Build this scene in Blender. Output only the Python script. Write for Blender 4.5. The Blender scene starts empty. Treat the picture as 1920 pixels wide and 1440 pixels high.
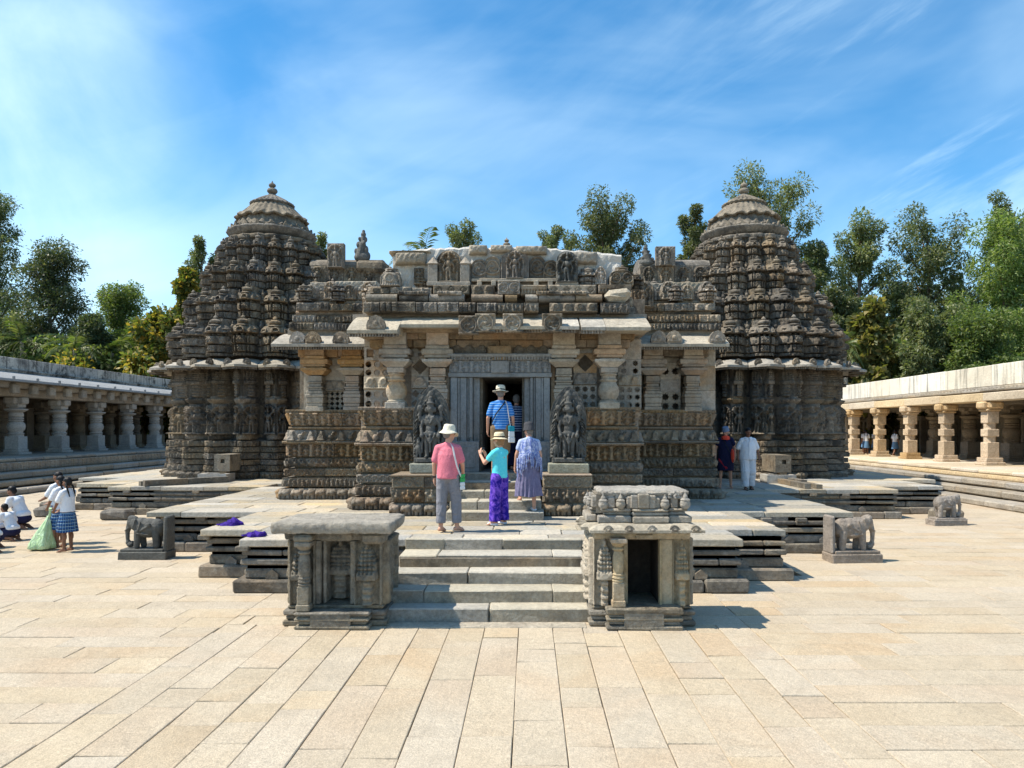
import bpy, bmesh, math, random
import numpy as np
from mathutils import Vector, Matrix, Euler

SC = bpy.context.scene
COL = SC.collection
R_ = math.radians
rng = np.random.default_rng(7)
random.seed(11)
H = 2.47          # eye height above the courtyard
AX = -0.62        # axis of the temple
PT = 0.81         # top of the temple platform

# ------------------------------------------------------------------ camera
cam_d = bpy.data.cameras.new('camera')
cam = bpy.data.objects.new('camera', cam_d); COL.objects.link(cam)
cam.location = (0, 0, H); cam.rotation_euler = (R_(90), 0, 0)
cam_d.sensor_width = 36; cam_d.lens = 26.25
cam_d.shift_x = -32 / 1920; cam_d.shift_y = 85 / 1920
cam_d.clip_start = 0.1; cam_d.clip_end = 3000
SC.camera = cam
# ------------------------------------------------------------------ light
SUN_EL, SUN_AZ = 57.0, 6.5      # light travels to +X and a little away from the camera
W = bpy.data.worlds.new('World'); SC.world = W; W.use_nodes = True
nt = W.node_tree; nt.nodes.clear()
def wn(t, **k):
    n = nt.nodes.new(t)
    for a, b in k.items(): setattr(n, a, b)
    return n
sky = wn('ShaderNodeTexSky', sky_type='NISHITA'); sky.sun_disc = False
sky.sun_elevation = R_(SUN_EL); sky.sun_rotation = math.atan2(-math.cos(R_(SUN_AZ)), -math.sin(R_(SUN_AZ)))
sky.altitude = 400; sky.air_density = 1.0; sky.dust_density = 0.3; sky.ozone_density = 2.2
hsv = wn('ShaderNodeHueSaturation'); hsv.inputs['Saturation'].default_value = 1.34; hsv.inputs['Hue'].default_value = .492
tc = wn('ShaderNodeTexCoord'); L_ = nt.links.new
def wmap(v, **k):
    n = wn('ShaderNodeMapping'); L_(v, n.inputs['Vector'])
    for a, b in k.items(): n.inputs[a].default_value = b
    return n.outputs[0]
def wnoise(v, sc, det, ro, dist):
    n = wn('ShaderNodeTexNoise'); L_(v, n.inputs['Vector'])
    for a, b in (('Scale', sc), ('Detail', det), ('Roughness', ro), ('Distortion', dist)): n.inputs[a].default_value = b
    return n.outputs['Fac']
def wrange(v, a, b, c=0., d=1.):
    n = wn('ShaderNodeMapRange'); n.interpolation_type = 'SMOOTHSTEP'; L_(v, n.inputs[0])
    for q, x in zip((1, 2, 3, 4), (a, b, c, d)): n.inputs[q].default_value = x
    return n.outputs[0]
def wmul(a, b, op='MULTIPLY'):
    n = wn('ShaderNodeMath', operation=op); L_(a, n.inputs[0])
    if isinstance(b, float): n.inputs[1].default_value = b
    else: L_(b, n.inputs[1])
    return n.outputs[0]
def wdot(v):
    n = wn('ShaderNodeVectorMath', operation='DOT_PRODUCT'); L_(tc.outputs['Generated'], n.inputs[0]); n.inputs[1].default_value = v; return n.outputs['Value']
G_ = tc.outputs['Generated']
# thin veil towards the sun's side, streaks of cirrus rising to the right, faint mottling everywhere
veil = wmul(wmul(wrange(wdot((-.76, .60, .25)), .86, 1.0), wrange(wnoise(G_, 2.6, 7, .6, .5), .30, .64, .3, 1.)), .66)
st = wmap(wmap(G_, Rotation=(0, R_(27), 0)), Scale=(1.3, 1.3, 7.0), Location=(.4, 0, .3))
cir = wmul(wmul(wrange(wnoise(st, 1.5, 9, .6, .45), .42, .70), wrange(wdot((.66, .70, .27)), .82, .96, .12, 1.)), .52)
mot = wmul(wrange(wnoise(wmap(G_, Scale=(1, 1, 2.2)), 2.0, 5, .5, .6), .36, .75), .30)
fac = wmul(wmul(veil, cir, 'ADD'), mot, 'ADD'); fac.node.use_clamp = True
mx_ = wn('ShaderNodeMixRGB'); mx_.inputs[2].default_value = (5.2, 6.6, 7.2, 1)
bg = wn('ShaderNodeBackground'); bg.inputs['Strength'].default_value = .15
ow = wn('ShaderNodeOutputWorld')
L_(sky.outputs[0], hsv.inputs['Color']); L_(hsv.outputs[0], mx_.inputs[1]); L_(fac, mx_.inputs[0])
L_(mx_.outputs[0], bg.inputs[0]); L_(bg.outputs[0], ow.inputs[0])

sun_d = bpy.data.lights.new('sun', 'SUN'); sun_d.energy = 5.0; sun_d.angle = R_(.53); sun_d.color = (1, .93, .81)
sun = bpy.data.objects.new('sun', sun_d); COL.objects.link(sun)
sv = Vector((math.cos(R_(SUN_EL)) * math.cos(R_(SUN_AZ)), math.cos(R_(SUN_EL)) * math.sin(R_(SUN_AZ)), -math.sin(R_(SUN_EL))))
sun.rotation_euler = sv.to_track_quat('-Z', 'Y').to_euler(); sun.location = (-20, 5, 40)
VS = SC.view_settings
SC.display_settings.display_device = 'sRGB'
VS.view_transform = 'Standard'; VS.look = 'None'; VS.exposure = .52; VS.gamma = 1; VS.use_curve_mapping = False
SC.cycles.max_bounces = 8; SC.cycles.diffuse_bounces = 4; SC.cycles.use_denoising = True

# ------------------------------------------------------------------ materials
def mat(name, c, rough=.85, kind=None, **k):
    m = bpy.data.materials.new(name); m.use_nodes = True
    b = m.node_tree.nodes['Principled BSDF']
    b.inputs['Base Color'].default_value = (*c, 1); b.inputs['Roughness'].default_value = rough
    b.inputs['Specular IOR Level'].default_value = k.get('spec', .3)
    return m

def stone(name, c1, c2, c3, scale=2.0, bump=.35, bscale=30., streak=0., rnd=.16, rough=.9, speck=0., c3amt=.5, tint=None, lichen=None, satv=.5, grainv=.30, black=0., dk=1.):
    """weathered stone: two tones, blotches of a third, per-stone variation, fine grain"""
    wt = lambda c: (c[0] * .93, c[1] * .90, c[2] * .85)
    c1, c2, c3 = (tuple(dk * q for q in wt(c)) for c in (c1, c2, c3)); tint = (wt(tint[0]), tint[1]) if tint else None; lichen = (wt(lichen[0]), lichen[1]) if lichen else None
    m = bpy.data.materials.new(name); m.use_nodes = True
    t = m.node_tree; N = t.nodes; Lk = t.links.new
    b = N['Principled BSDF']; b.inputs['Roughness'].default_value = rough; b.inputs['Specular IOR Level'].default_value = .25
    g = N.new('ShaderNodeNewGeometry'); oi = N.new('ShaderNodeObjectInfo')
    def noise(sc, det=6, ro=.6, vec=None, dist=0):
        n = N.new('ShaderNodeTexNoise'); n.inputs['Scale'].default_value = sc; n.inputs['Detail'].default_value = det
        n.inputs['Roughness'].default_value = ro; n.inputs['Distortion'].default_value = dist
        Lk(vec or g.outputs['Position'], n.inputs['Vector']); return n.outputs['Fac']
    def ramp(f, a, bb):
        r = N.new('ShaderNodeMapRange'); r.inputs[1].default_value = a; r.inputs[2].default_value = bb; Lk(f, r.inputs[0]); return r.outputs[0]
    def mix(f, a, bb, mode='MIX'):
        x = N.new('ShaderNodeMix'); x.data_type = 'RGBA'; x.blend_type = mode
        if isinstance(f, float): x.inputs[0].default_value = f
        else: Lk(f, x.inputs[0])
        for s, v in ((6, a), (7, bb)):
            if isinstance(v, tuple): x.inputs[s].default_value = (*v, 1)
            else: Lk(v, x.inputs[s])
        return x.outputs[2]
    def math_(op, a, v):
        x = N.new('ShaderNodeMath'); x.operation = op; Lk(a, x.inputs[0])
        if isinstance(v, (int, float)): x.inputs[1].default_value = v
        else: Lk(v, x.inputs[1])
        return x.outputs[0]
    col = mix(ramp(noise(scale, 8, .68), .3, .7), c1, c2)
    off = N.new('ShaderNodeVectorMath'); off.operation = 'ADD'; Lk(g.outputs['Position'], off.inputs[0])
    sc3 = N.new('ShaderNodeVectorMath'); sc3.operation = 'SCALE'; sc3.inputs[0].default_value = (37, 61, 17); Lk(oi.outputs['Random'], sc3.inputs['Scale']); Lk(sc3.outputs[0], off.inputs[1])
    f3 = math_('MULTIPLY', ramp(noise(scale * .45, 5, .6, off.outputs[0], .4), .48, .66), c3amt)
    col = mix(f3, col, c3)
    if tint:
        f4 = math_('MULTIPLY', ramp(noise(scale * .3, 4, .6, off.outputs[0], .8), .5, .66), tint[1]); col = mix(f4, col, tint[0])
    if lichen:
        f6 = math_('MULTIPLY', ramp(noise(scale * 3.2, 6, .7, off.outputs[0]), .56, .68), lichen[1]); col = mix(f6, col, lichen[0])
    if black:
        f8 = math_('MULTIPLY', ramp(noise(1.25, 9, .74, off.outputs[0], .3), .50, .60), black); col = mix(f8, col, (.040, .037, .033))
    if streak:
        mp = N.new('ShaderNodeMapping'); mp.inputs['Scale'].default_value = (6, 6, .35); Lk(g.outputs['Position'], mp.inputs['Vector'])
        f5 = math_('MULTIPLY', ramp(noise(1.0, 5, .6, mp.outputs[0]), .5, .72), streak); col = mix(f5, col, (.035, .032, .03))
    if speck:
        f6 = ramp(noise(95, 2, .5), .36, .64); col = mix(math_('MULTIPLY', f6, speck), col, (.12, .10, .08))
        f7 = ramp(noise(34, 3, .6), .40, .66); col = mix(math_('MULTIPLY', f7, speck * .45), col, (.15, .12, .09))
    hs = N.new('ShaderNodeHueSaturation'); Lk(col, hs.inputs['Color'])
    gr = math_('ADD', math_('MULTIPLY', ramp(noise(15, 9, .82), .34, .66), grainv * 2), 1 - grainv)
    Lk(math_('MULTIPLY', math_('ADD', math_('MULTIPLY', oi.outputs['Random'], rnd * 2), 1 - rnd), gr), hs.inputs['Value'])
    fr = N.new('ShaderNodeMath'); fr.operation = 'FRACT'; Lk(math_('MULTIPLY', oi.outputs['Random'], 7.31), fr.inputs[0])
    Lk(math_('ADD', math_('MULTIPLY', fr.outputs[0], satv), 1 - satv / 2), hs.inputs['Saturation'])
    Lk(hs.outputs[0], b.inputs['Base Color'])
    if bump:
        bp = N.new('ShaderNodeBump'); bp.inputs['Strength'].default_value = min(1, bump * 1.2); bp.inputs['Distance'].default_value = .05
        bscale *= .55; s = N.new('ShaderNodeMath'); s.operation = 'ADD'; Lk(noise(bscale, 7, .75), s.inputs[0])
        Lk(math_('MULTIPLY', noise(bscale * .22, 4, .6), 1.6), s.inputs[1]); Lk(s.outputs[0], bp.inputs['Height']); Lk(bp.outputs[0], b.inputs['Normal'])
    return m

M = {}
M['granite'] = stone('granite_paving', (.565, .48, .36), (.645, .56, .435), (.55, .44, .31), 1.1, .4, 55, rnd=.05, tint=((.56, .40, .25), .45), black=.10, speck=.34, c3amt=.4, rough=.85, satv=.22, grainv=.12)
M['joint'] = stone('joint_soil', (.30, .24, .165), (.22, .175, .12), (.36, .28, .19), 3, .5, 60, rnd=0)
M['slate'] = stone('platform_slabs', (.35, .335, .30), (.46, .41, .325), (.54, .43, .285), 1.0, .4, 35, rnd=.2, c3amt=.85, tint=((.31, .325, .325), .7))
M['dark'] = stone('grey_schist', (.215, .197, .170), (.325, .297, .25), (.145, .128, .108), 2.2, .6, 40, rnd=.18, tint=((.36, .27, .18), .5), lichen=((.42, .40, .35), .6), black=.5, dk=.85)
M['riser'] = stone('step_schist', (.36, .345, .305), (.47, .445, .385), (.205, .185, .155), 3.5, .95, 42, rnd=.10, tint=((.36, .30, .215), .4), black=.2)
M['tower'] = stone('tower_schist', (.235, .203, .162), (.355, .312, .25), (.125, .110, .094), 2.6, .7, 34, rnd=.2, tint=((.36, .265, .175), .45), lichen=((.48, .445, .38), .5), black=.85, dk=.70)
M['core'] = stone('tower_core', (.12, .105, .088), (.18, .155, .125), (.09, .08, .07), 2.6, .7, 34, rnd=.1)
M['dome'] = stone('dome_schist', (.26, .235, .20), (.36, .32, .262), (.16, .142, .125), 2.0, .6, 30, streak=.6, rnd=.1, lichen=((.50, .455, .38), .5), black=.5, dk=.78)
M['hall'] = stone('hall_schist', (.29, .25, .20), (.41, .365, .30), (.19, .16, .13), 2.4, .6, 34, rnd=.2, tint=((.43, .27, .15), .6), lichen=((.50, .46, .38), .45), black=.6, dk=.78)
M['hallwarm'] = stone('hall_warm_schist', (.33, .255, .175), (.41, .325, .23), (.22, .165, .12), 2.0, .5, 34, rnd=.18, tint=((.44, .26, .14), .6), black=.45, dk=.82)
M['rust'] = stone('iron_stained_schist', (.40, .265, .155), (.50, .36, .225), (.27, .185, .12), 2.6, .5, 30, rnd=.16, lichen=((.5, .45, .37), .5), black=.35)
M['column'] = stone('column_schist', (.38, .345, .295), (.47, .435, .375), (.24, .21, .175), 2.0, .4, 30, rnd=.18, tint=((.45, .29, .165), .75), black=.3)
M['eave'] = stone('eave_stone', (.42, .385, .325), (.52, .48, .405), (.33, .30, .26), 1.6, .5, 30, rnd=.08, streak=.3, black=.25)
M['carved'] = stone('parapet_schist', (.31, .275, .23), (.46, .41, .345), (.17, .152, .132), 2.2, .65, 34, rnd=.3, tint=((.44, .315, .2), .4), lichen=((.58, .54, .46), .6), black=.75, dk=.78)
M['black'] = stone('black_schist', (.085, .086, .082), (.14, .142, .134), (.06, .058, .054), 3, .5, 45, rnd=.1, rough=.6)
M['toweave'] = stone('tower_eave_stone', (.33, .30, .25), (.44, .405, .34), (.23, .205, .17), 2.2, .5, 30, rnd=.08, black=.3)
M['blue'] = stone('door_schist', (.24, .255, .27), (.33, .345, .355), (.20, .195, .19), 1.5, .3, 30, streak=.35, rnd=.1, rough=.7)
M['plaster'] = stone('old_plaster', (.54, .51, .45), (.64, .61, .555), (.40, .345, .27), 2.2, .6, 24, rnd=.05, c3amt=.8, grainv=.15)
M['limewash'] = stone('limewashed_wall', (.74, .71, .63), (.80, .775, .70), (.60, .54, .45), 1.0, .4, 24, streak=.75, rnd=.05, grainv=.08)
M['tread'] = stone('worn_step_tops', (.43, .41, .355), (.53, .50, .425), (.36, .33, .275), 2.5, .5, 40, rnd=.08, grainv=.2)
M['mossy'] = stone('mossy_plaster', (.50, .47, .43), (.64, .60, .54), (.09, .085, .085), 1.1, .4, 24, streak=.9, rnd=.15, c3amt=.9, black=.85)
M['rough'] = stone('rough_stone', (.39, .345, .275), (.49, .44, .355), (.27, .23, .185), 5, 1.0, 22, rnd=.15)
M['greenish'] = stone('green_schist', (.255, .265, .22), (.335, .345, .29), (.36, .29, .2), 2.5, .5, 40, rnd=.1)
M['shrine'] = stone('shrine_schist', (.32, .288, .235), (.45, .41, .335), (.175, .155, .13), 3.4, .8, 45, rnd=.12, tint=((.38, .29, .185), .45), lichen=((.48, .45, .38), .5), black=.5, dk=.88)
M['ochre'] = stone('ochre_granite', (.55, .405, .25), (.64, .50, .335), (.42, .295, .18), 2.4, .55, 40, rnd=.12, speck=.15)
M['greycol'] = stone('grey_column', (.36, .355, .345), (.46, .455, .44), (.27, .25, .235), 1.8, .35, 34, rnd=.1)
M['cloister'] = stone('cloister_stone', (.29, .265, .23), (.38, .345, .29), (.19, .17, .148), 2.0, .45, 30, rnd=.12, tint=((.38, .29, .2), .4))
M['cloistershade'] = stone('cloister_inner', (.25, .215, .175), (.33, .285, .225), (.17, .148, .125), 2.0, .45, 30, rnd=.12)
M['bluegrey'] = stone('eave_cement', (.30, .315, .335), (.36, .375, .39), (.24, .245, .25), 1.5, .3, 25, rnd=.05)
M['fascia'] = stone('fascia_stone', (.55, .455, .33), (.64, .545, .40), (.44, .35, .25), 1.3, .4, 30, rnd=.12)
M['void'] = mat('dark_interior', (.015, .014, .016), .9)
M['doorshade'] = stone('painted_door_shade', (.035, .031, .028), (.06, .053, .047), (.02, .018, .017), 3, .4, 30)  # near-black colour standing in for the shade inside the right shrine

def fabric(name, c, c2=None, stripes=None, noise=None, rough=.85, bump=.25, checks=None):
    m = bpy.data.materials.new(name); m.use_nodes = True
    t = m.node_tree; N = t.nodes; Lk = t.links.new; b = N['Principled BSDF']
    b.inputs['Roughness'].default_value = rough; b.inputs['Specular IOR Level'].default_value = .2
    tcn = N.new('ShaderNodeTexCoord')
    out = None
    def rgb(col):
        x = N.new('ShaderNodeRGB'); x.outputs[0].default_value = (*col, 1); return x.outputs[0]
    def mixc(f, a, bb):
        x = N.new('ShaderNodeMix'); x.data_type = 'RGBA'; Lk(f, x.inputs[0]); Lk(a, x.inputs[6]); Lk(bb, x.inputs[7]); return x.outputs[2]
    out = rgb(c)
    sp = N.new('ShaderNodeSeparateXYZ'); Lk(tcn.outputs['Object'], sp.inputs[0])
    def stripe(axis, period, duty):
        a = N.new('ShaderNodeMath'); a.operation = 'DIVIDE'; Lk(sp.outputs[axis], a.inputs[0]); a.inputs[1].default_value = period
        f = N.new('ShaderNodeMath'); f.operation = 'FRACT'; Lk(a.outputs[0], f.inputs[0])
        g = N.new('ShaderNodeMath'); g.operation = 'LESS_THAN'; Lk(f.outputs[0], g.inputs[0]); g.inputs[1].default_value = duty
        return g.outputs[0]
    if stripes: out = mixc(stripe(2, stripes[0], stripes[1]), out, rgb(c2))
    if checks:
        at = N.new('ShaderNodeMath'); at.operation = 'ARCTAN2'; Lk(sp.outputs[1], at.inputs[0]); Lk(sp.outputs[0], at.inputs[1])
        sp2 = at.outputs[0]
        a = N.new('ShaderNodeMath'); a.operation = 'MULTIPLY'; Lk(sp2, a.inputs[0]); a.inputs[1].default_value = 3.8
        f = N.new('ShaderNodeMath'); f.operation = 'FRACT'; Lk(a.outputs[0], f.inputs[0])
        g = N.new('ShaderNodeMath'); g.operation = 'LESS_THAN'; Lk(f.outputs[0], g.inputs[0]); g.inputs[1].default_value = .45
        out = mixc(g.outputs[0], out, rgb(c2)); out = mixc(stripe(2, .075, .45), out, rgb(c2))
        h = N.new('ShaderNodeMath'); h.operation = 'LESS_THAN'; Lk(f.outputs[0], h.inputs[0]); h.inputs[1].default_value = .1
        out = mixc(h.outputs[0], out, rgb(checks)); out = mixc(stripe(2, .075, .12), out, rgb(checks))
    if noise:
        n = N.new('ShaderNodeTexNoise'); n.inputs['Scale'].default_value = noise; n.inputs['Detail'].default_value = 5; n.inputs['Distortion'].default_value = 2.0
        Lk(tcn.outputs['Object'], n.inputs['Vector'])
        r = N.new('ShaderNodeMapRange'); r.inputs[1].default_value = .42; r.inputs[2].default_value = .62; Lk(n.outputs['Fac'], r.inputs[0])
        out = mixc(r.outputs[0], out, rgb(c2))
    Lk(out, b.inputs['Base Color'])
    if bump:
        n = N.new('ShaderNodeTexNoise'); n.inputs['Scale'].default_value = 9; n.inputs['Detail'].default_value = 3; n.inputs['Distortion'].default_value = 1.2
        mpn = N.new('ShaderNodeMapping'); mpn.inputs['Scale'].default_value = (1, 1, .6); Lk(tcn.outputs['Object'], mpn.inputs['Vector']); Lk(mpn.outputs[0], n.inputs['Vector'])
        bp = N.new('ShaderNodeBump'); bp.inputs['Strength'].default_value = bump * 2; bp.inputs['Distance'].default_value = .04
        Lk(n.outputs['Fac'], bp.inputs['Height']); Lk(bp.outputs[0], b.inputs['Normal'])
    return m

F = {}
F['skin'] = mat('light_skin', (.56, .30, .20), .55)
F['brownskin'] = mat('brown_skin', (.20, .095, .055), .5)
F['pink'] = fabric('pink_cotton', (.68, .20, .25), (.60, .16, .21), noise=25)
F['greytrouser'] = fabric('grey_linen', (.235, .23, .25), (.20, .195, .215), noise=14, bump=.5)
F['cream'] = fabric('cream_canvas', (.70, .64, .50), bump=.2)
F['straw'] = fabric('straw', (.72, .60, .40), (.66, .53, .33), noise=60, bump=.1)
F['blackband'] = fabric('black_band', (.02, .018, .018), bump=0)
F['turquoise'] = fabric('turquoise_cotton', (.10, .66, .75), (.14, .72, .78), noise=16)
F['tiedye'] = fabric('purple_tie_dye', (.02, .008, .26), (.20, .09, .58), noise=6.5, bump=.35)
F['lavender'] = fabric('pale_blue_cotton', (.36, .42, .62), (.46, .52, .68), noise=20)
F['shawl'] = fabric('blue_white_shawl', (.13, .18, .42), (.42, .46, .62), noise=12, bump=.5)
F['skirt'] = fabric('purple_grey_pleats', (.155, .14, .235), (.20, .185, .29), noise=8)
F['darkgrey'] = fabric('dark_grey_felt', (.055, .055, .06), bump=.2)
F['bluestripe'] = fabric('blue_striped_cotton', (.02, .16, .50), (.22, .40, .66), stripes=(.05, .30))
F['khaki'] = fabric('khaki_cotton', (.24, .165, .10), (.21, .145, .085), noise=12)
F['navystripe'] = fabric('navy_striped_cotton', (.015, .035, .11), (.34, .42, .56), stripes=(.055, .38))
F['navy'] = fabric('navy_cotton', (.012, .013, .045), (.016, .018, .06), noise=9)
F['orange'] = fabric('orange_cotton', (.88, .09, .05), bump=.2)
F['red'] = fabric('red_cotton', (.34, .02, .035), bump=.1)
F['bluecap'] = fabric('blue_grey_cap', (.17, .22, .32), bump=.1)
F['white'] = fabric('white_cotton', (.72, .735, .77), (.66, .68, .73), noise=10, bump=.3)
F['whitelinen'] = fabric('white_linen_trousers', (.62, .635, .67), (.56, .57, .61), noise=10, bump=.5)
F['plaid'] = fabric('blue_plaid', (.025, .10, .26), (.012, .035, .11), checks=(.34, .50, .60), bump=.2)
F['paleskirt'] = fabric('pale_blue_uniform', (.11, .22, .38), (.14, .26, .42), noise=9)
F['hair'] = fabric('black_hair', (.012, .010, .010), rough=.45, bump=.3)
F['fairhair'] = fabric('light_brown_hair', (.30, .17, .085), rough=.6, bump=.3)
F['greyhair'] = fabric('grey_hair', (.18, .165, .155), rough=.6, bump=.3)
F['purple'] = fabric('purple_bag_cloth', (.045, .016, .22), (.03, .010, .16), noise=16, bump=.6)
F['greenbag'] = fabric('green_plastic', (.40, .58, .31), (.52, .68, .44), noise=9, rough=.4, bump=.6)
F['green'] = fabric('green_cloth', (.05, .36, .10), bump=.1)
F['bagwhite'] = fabric('white_bag_cloth', (.70, .71, .72), bump=.1)
F['strap'] = mat('white_strap', (.72, .68, .64), .7)
F['black'] = mat('black_plastic', (.015, .015, .017), .4)
F['eye'] = mat('dark_eye', (.02, .012, .01), .3)
F['lip'] = mat('lip', (.40, .14, .12), .5)
F['teal'] = fabric('teal_strap', (.02, .28, .36), bump=.1)

# ------------------------------------------------------------------ builders
WL = {}
def link(o):
    COL.objects.link(o); return o
def thing(name, label, cat, loc=(0, 0, 0), group=None, rotz=0):
    o = bpy.data.objects.new(name, None); o.empty_display_size = .2; link(o)
    o.location = loc; o.rotation_euler = (0, 0, rotz); o['label'] = label; o['category'] = cat
    if group: o['group'] = group
    WL[o] = Vector(loc); return o
def tag(o, label=None, cat=None, group=None, kind=None):
    for k, v in (('label', label), ('category', cat), ('group', group), ('kind', kind)):
        if v: o[k] = v
    return o
def put(name, me, parent=None, wloc=(0, 0, 0), rotz=0, scale=None, label=None, kind=None):
    """an object whose mesh is laid out in world axes; wloc is its place in the world (parents are unrotated)"""
    o = bpy.data.objects.new(name, me); link(o); WL[o] = Vector(wloc)
    if parent is not None:
        o.parent = parent; o.location = Vector(wloc) - WL[parent]
    else: o.location = wloc
    if rotz: o.rotation_euler = (0, 0, rotz)
    if scale is not None: o.scale = scale
    if label: o['label'] = label
    if kind: o['kind'] = kind
    return o
def child(name, me, parent, loc=(0, 0, 0), rotz=0, scale=None):
    """an object in its parent's own axes (for parents that are turned)"""
    o = bpy.data.objects.new(name, me); link(o); o.parent = parent; o.location = loc
    if rotz: o.rotation_euler = (0, 0, rotz)
    if scale is not None: o.scale = scale
    return o
def dup(o, parent=None):
    c = o.copy(); link(c); c.parent = parent
    if o in WL: WL[c] = WL[o].copy()
    for ch in list(o.children): dup(ch, c)
    return c
def mesh(name, V, Fq, m, smooth=False):
    me = bpy.data.meshes.new(name)
    V = np.asarray(V, dtype=np.float32)
    if isinstance(Fq, np.ndarray):
        n, k = Fq.shape
        me.vertices.add(len(V)); me.vertices.foreach_set('co', V.ravel())
        me.loops.add(n * k); me.loops.foreach_set('vertex_index', Fq.astype(np.int32).ravel())
        me.polygons.add(n); me.polygons.foreach_set('loop_start', np.arange(0, n * k, k, dtype=np.int32))
        me.polygons.foreach_set('loop_total', np.full(n, k, dtype=np.int32))
        me.update(calc_edges=True)
    else:
        me.from_pydata([tuple(map(float, v)) for v in V], [], Fq); me.update()
    if m is not None: me.materials.append(m)
    if smooth: me.polygons.foreach_set('use_smooth', np.ones(len(me.polygons), dtype=bool))
    return me

class MB:
    def __init__(s): s.v = []; s.f = []
    def add(s, V, Fs):
        b = len(s.v); s.v.extend([tuple(map(float, v)) for v in V]); s.f.extend([tuple(b + i for i in f) for f in Fs]); return s
    def box(s, x0, x1, y0, y1, z0, z1, b=0.0, j=0.0):
        """chamfered box; j roughens its corners"""
        if x1 < x0: x0, x1 = x1, x0
        if y1 < y0: y0, y1 = y1, y0
        b = min(b, (x1 - x0) * .4, (y1 - y0) * .4, (z1 - z0) * .4)
        if b <= 0:
            V = [(x, y, z) for x in (x0, x1) for y in (y0, y1) for z in (z0, z1)]
            return s.add(V, [(0, 1, 3, 2), (4, 6, 7, 5), (0, 4, 5, 1), (2, 3, 7, 6), (0, 2, 6, 4), (1, 5, 7, 3)])
        V = []; idx = {}
        X, Y, Z = (x0, x1), (y0, y1), (z0, z1)
        for i in (0, 1):
            for jj in (0, 1):
                for k in (0, 1):
                    p = (X[i], Y[jj], Z[k]); sg = (1 - 2 * i, 1 - 2 * jj, 1 - 2 * k)
                    dj = [random.uniform(-j, j) for _ in range(3)] if j else (0, 0, 0)
                    for a in range(3):
                        q = [p[c] + dj[c] + (sg[c] * b if c != a else 0) for c in range(3)]
                        idx[(i, jj, k, a)] = len(V); V.append(q)
        Fs = []
        for a in range(3):
            c1, c2 = (a + 1) % 3, (a + 2) % 3
            for sd in (0, 1):
                fc = []
                for (u, w) in ((0, 0), (1, 0), (1, 1), (0, 1)):
                    t = [0, 0, 0]; t[a] = sd; t[c1] = u; t[c2] = w; fc.append(idx[(*t, a)])
                Fs.append(tuple(fc) if sd else tuple(fc[::-1]))
            for u in (0, 1):
                for w in (0, 1):
                    t0 = [0, 0, 0]; t1 = [0, 0, 0]; t0[c1] = t1[c1] = u; t0[c2] = t1[c2] = w; t1[a] = 1
                    q = (idx[(*t0, c1)], idx[(*t1, c1)], idx[(*t1, c2)], idx[(*t0, c2)])
                    Fs.append(q if (u == w) else q[::-1])
        for i in (0, 1):
            for jj in (0, 1):
                for k in (0, 1):
                    q = tuple(idx[(i, jj, k, a)] for a in range(3)); Fs.append(q[::-1] if (i + jj + k) % 2 else q)
        # outward orientation is fixed below in build()
        return s.add(V, Fs)
    def lathe(s, prof, n=20, c=(0, 0), ph=0, square=None):
        """prof: (r, z) from bottom to top"""
        V = []
        for r, z in prof:
            for k in range(n):
                a = 2 * math.pi * (k + ph) / n; V.append((c[0] + r * math.cos(a), c[1] + r * math.sin(a), z))
        Fs = [(i * n + k, i * n + (k + 1) % n, (i + 1) * n + (k + 1) % n, (i + 1) * n + k) for i in range(len(prof) - 1) for k in range(n)]
        Fs.append(tuple(range(n))[::-1]); Fs.append(tuple((len(prof) - 1) * n + k for k in range(n)))
        return s.add(V, Fs)
    def tube(s, pts, rad, n=8):
        """tapered tube along points"""
        pts = [Vector(p) for p in pts]; V = []
        for i, p in enumerate(pts):
            t = (pts[min(i + 1, len(pts) - 1)] - pts[max(i - 1, 0)]).normalized()
            a = t.cross(Vector((0, 0, 1)) if abs(t.z) < .9 else Vector((1, 0, 0))).normalized(); bq = t.cross(a)
            r = rad[i] if isinstance(rad, (list, tuple)) else rad
            for k in range(n):
                q = 2 * math.pi * k / n; V.append(p + a * (r * math.cos(q)) + bq * (r * math.sin(q)))
        m = len(pts)
        Fs = [(i * n + k, i * n + (k + 1) % n, (i + 1) * n + (k + 1) % n, (i + 1) * n + k) for i in range(m - 1) for k in range(n)]
        Fs += [tuple(range(n))[::-1], tuple((m - 1) * n + k for k in range(n))]
        return s.add(V, Fs)
    def prism(s, poly, z0, z1):
        n = len(poly)
        V = [(x, y, z0) for x, y in poly] + [(x, y, z1) for x, y in poly]
        Fs = [(k, (k + 1) % n, n + (k + 1) % n, n + k) for k in range(n)] + [tuple(range(n))[::-1], tuple(range(n, 2 * n))]
        return s.add(V, Fs)
    def plate(s, poly, y0, y1):
        """polygon in x,z pushed through y0..y1"""
        n = len(poly)
        V = [(x, y0, z) for x, z in poly] + [(x, y1, z) for x, z in poly]
        Fs = [(k, (k + 1) % n, n + (k + 1) % n, n + k) for k in range(n)] + [tuple(range(n))[::-1], tuple(range(n, 2 * n))]
        return s.add(V, Fs)
    def blob(s, c, r, n=10, m=7):
        V = []; 
        for i in range(m + 1):
            t = math.pi * i / m
            for k in range(n):
                a = 2 * math.pi * k / n; V.append((c[0] + r[0] * math.sin(t) * math.cos(a), c[1] + r[1] * math.sin(t) * math.sin(a), c[2] - r[2] * math.cos(t)))
        Fs = [(i * n + k, i * n + (k + 1) % n, (i + 1) * n + (k + 1) % n, (i + 1) * n + k) for i in range(m) for k in range(n)]
        return s.add(V, Fs)
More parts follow.
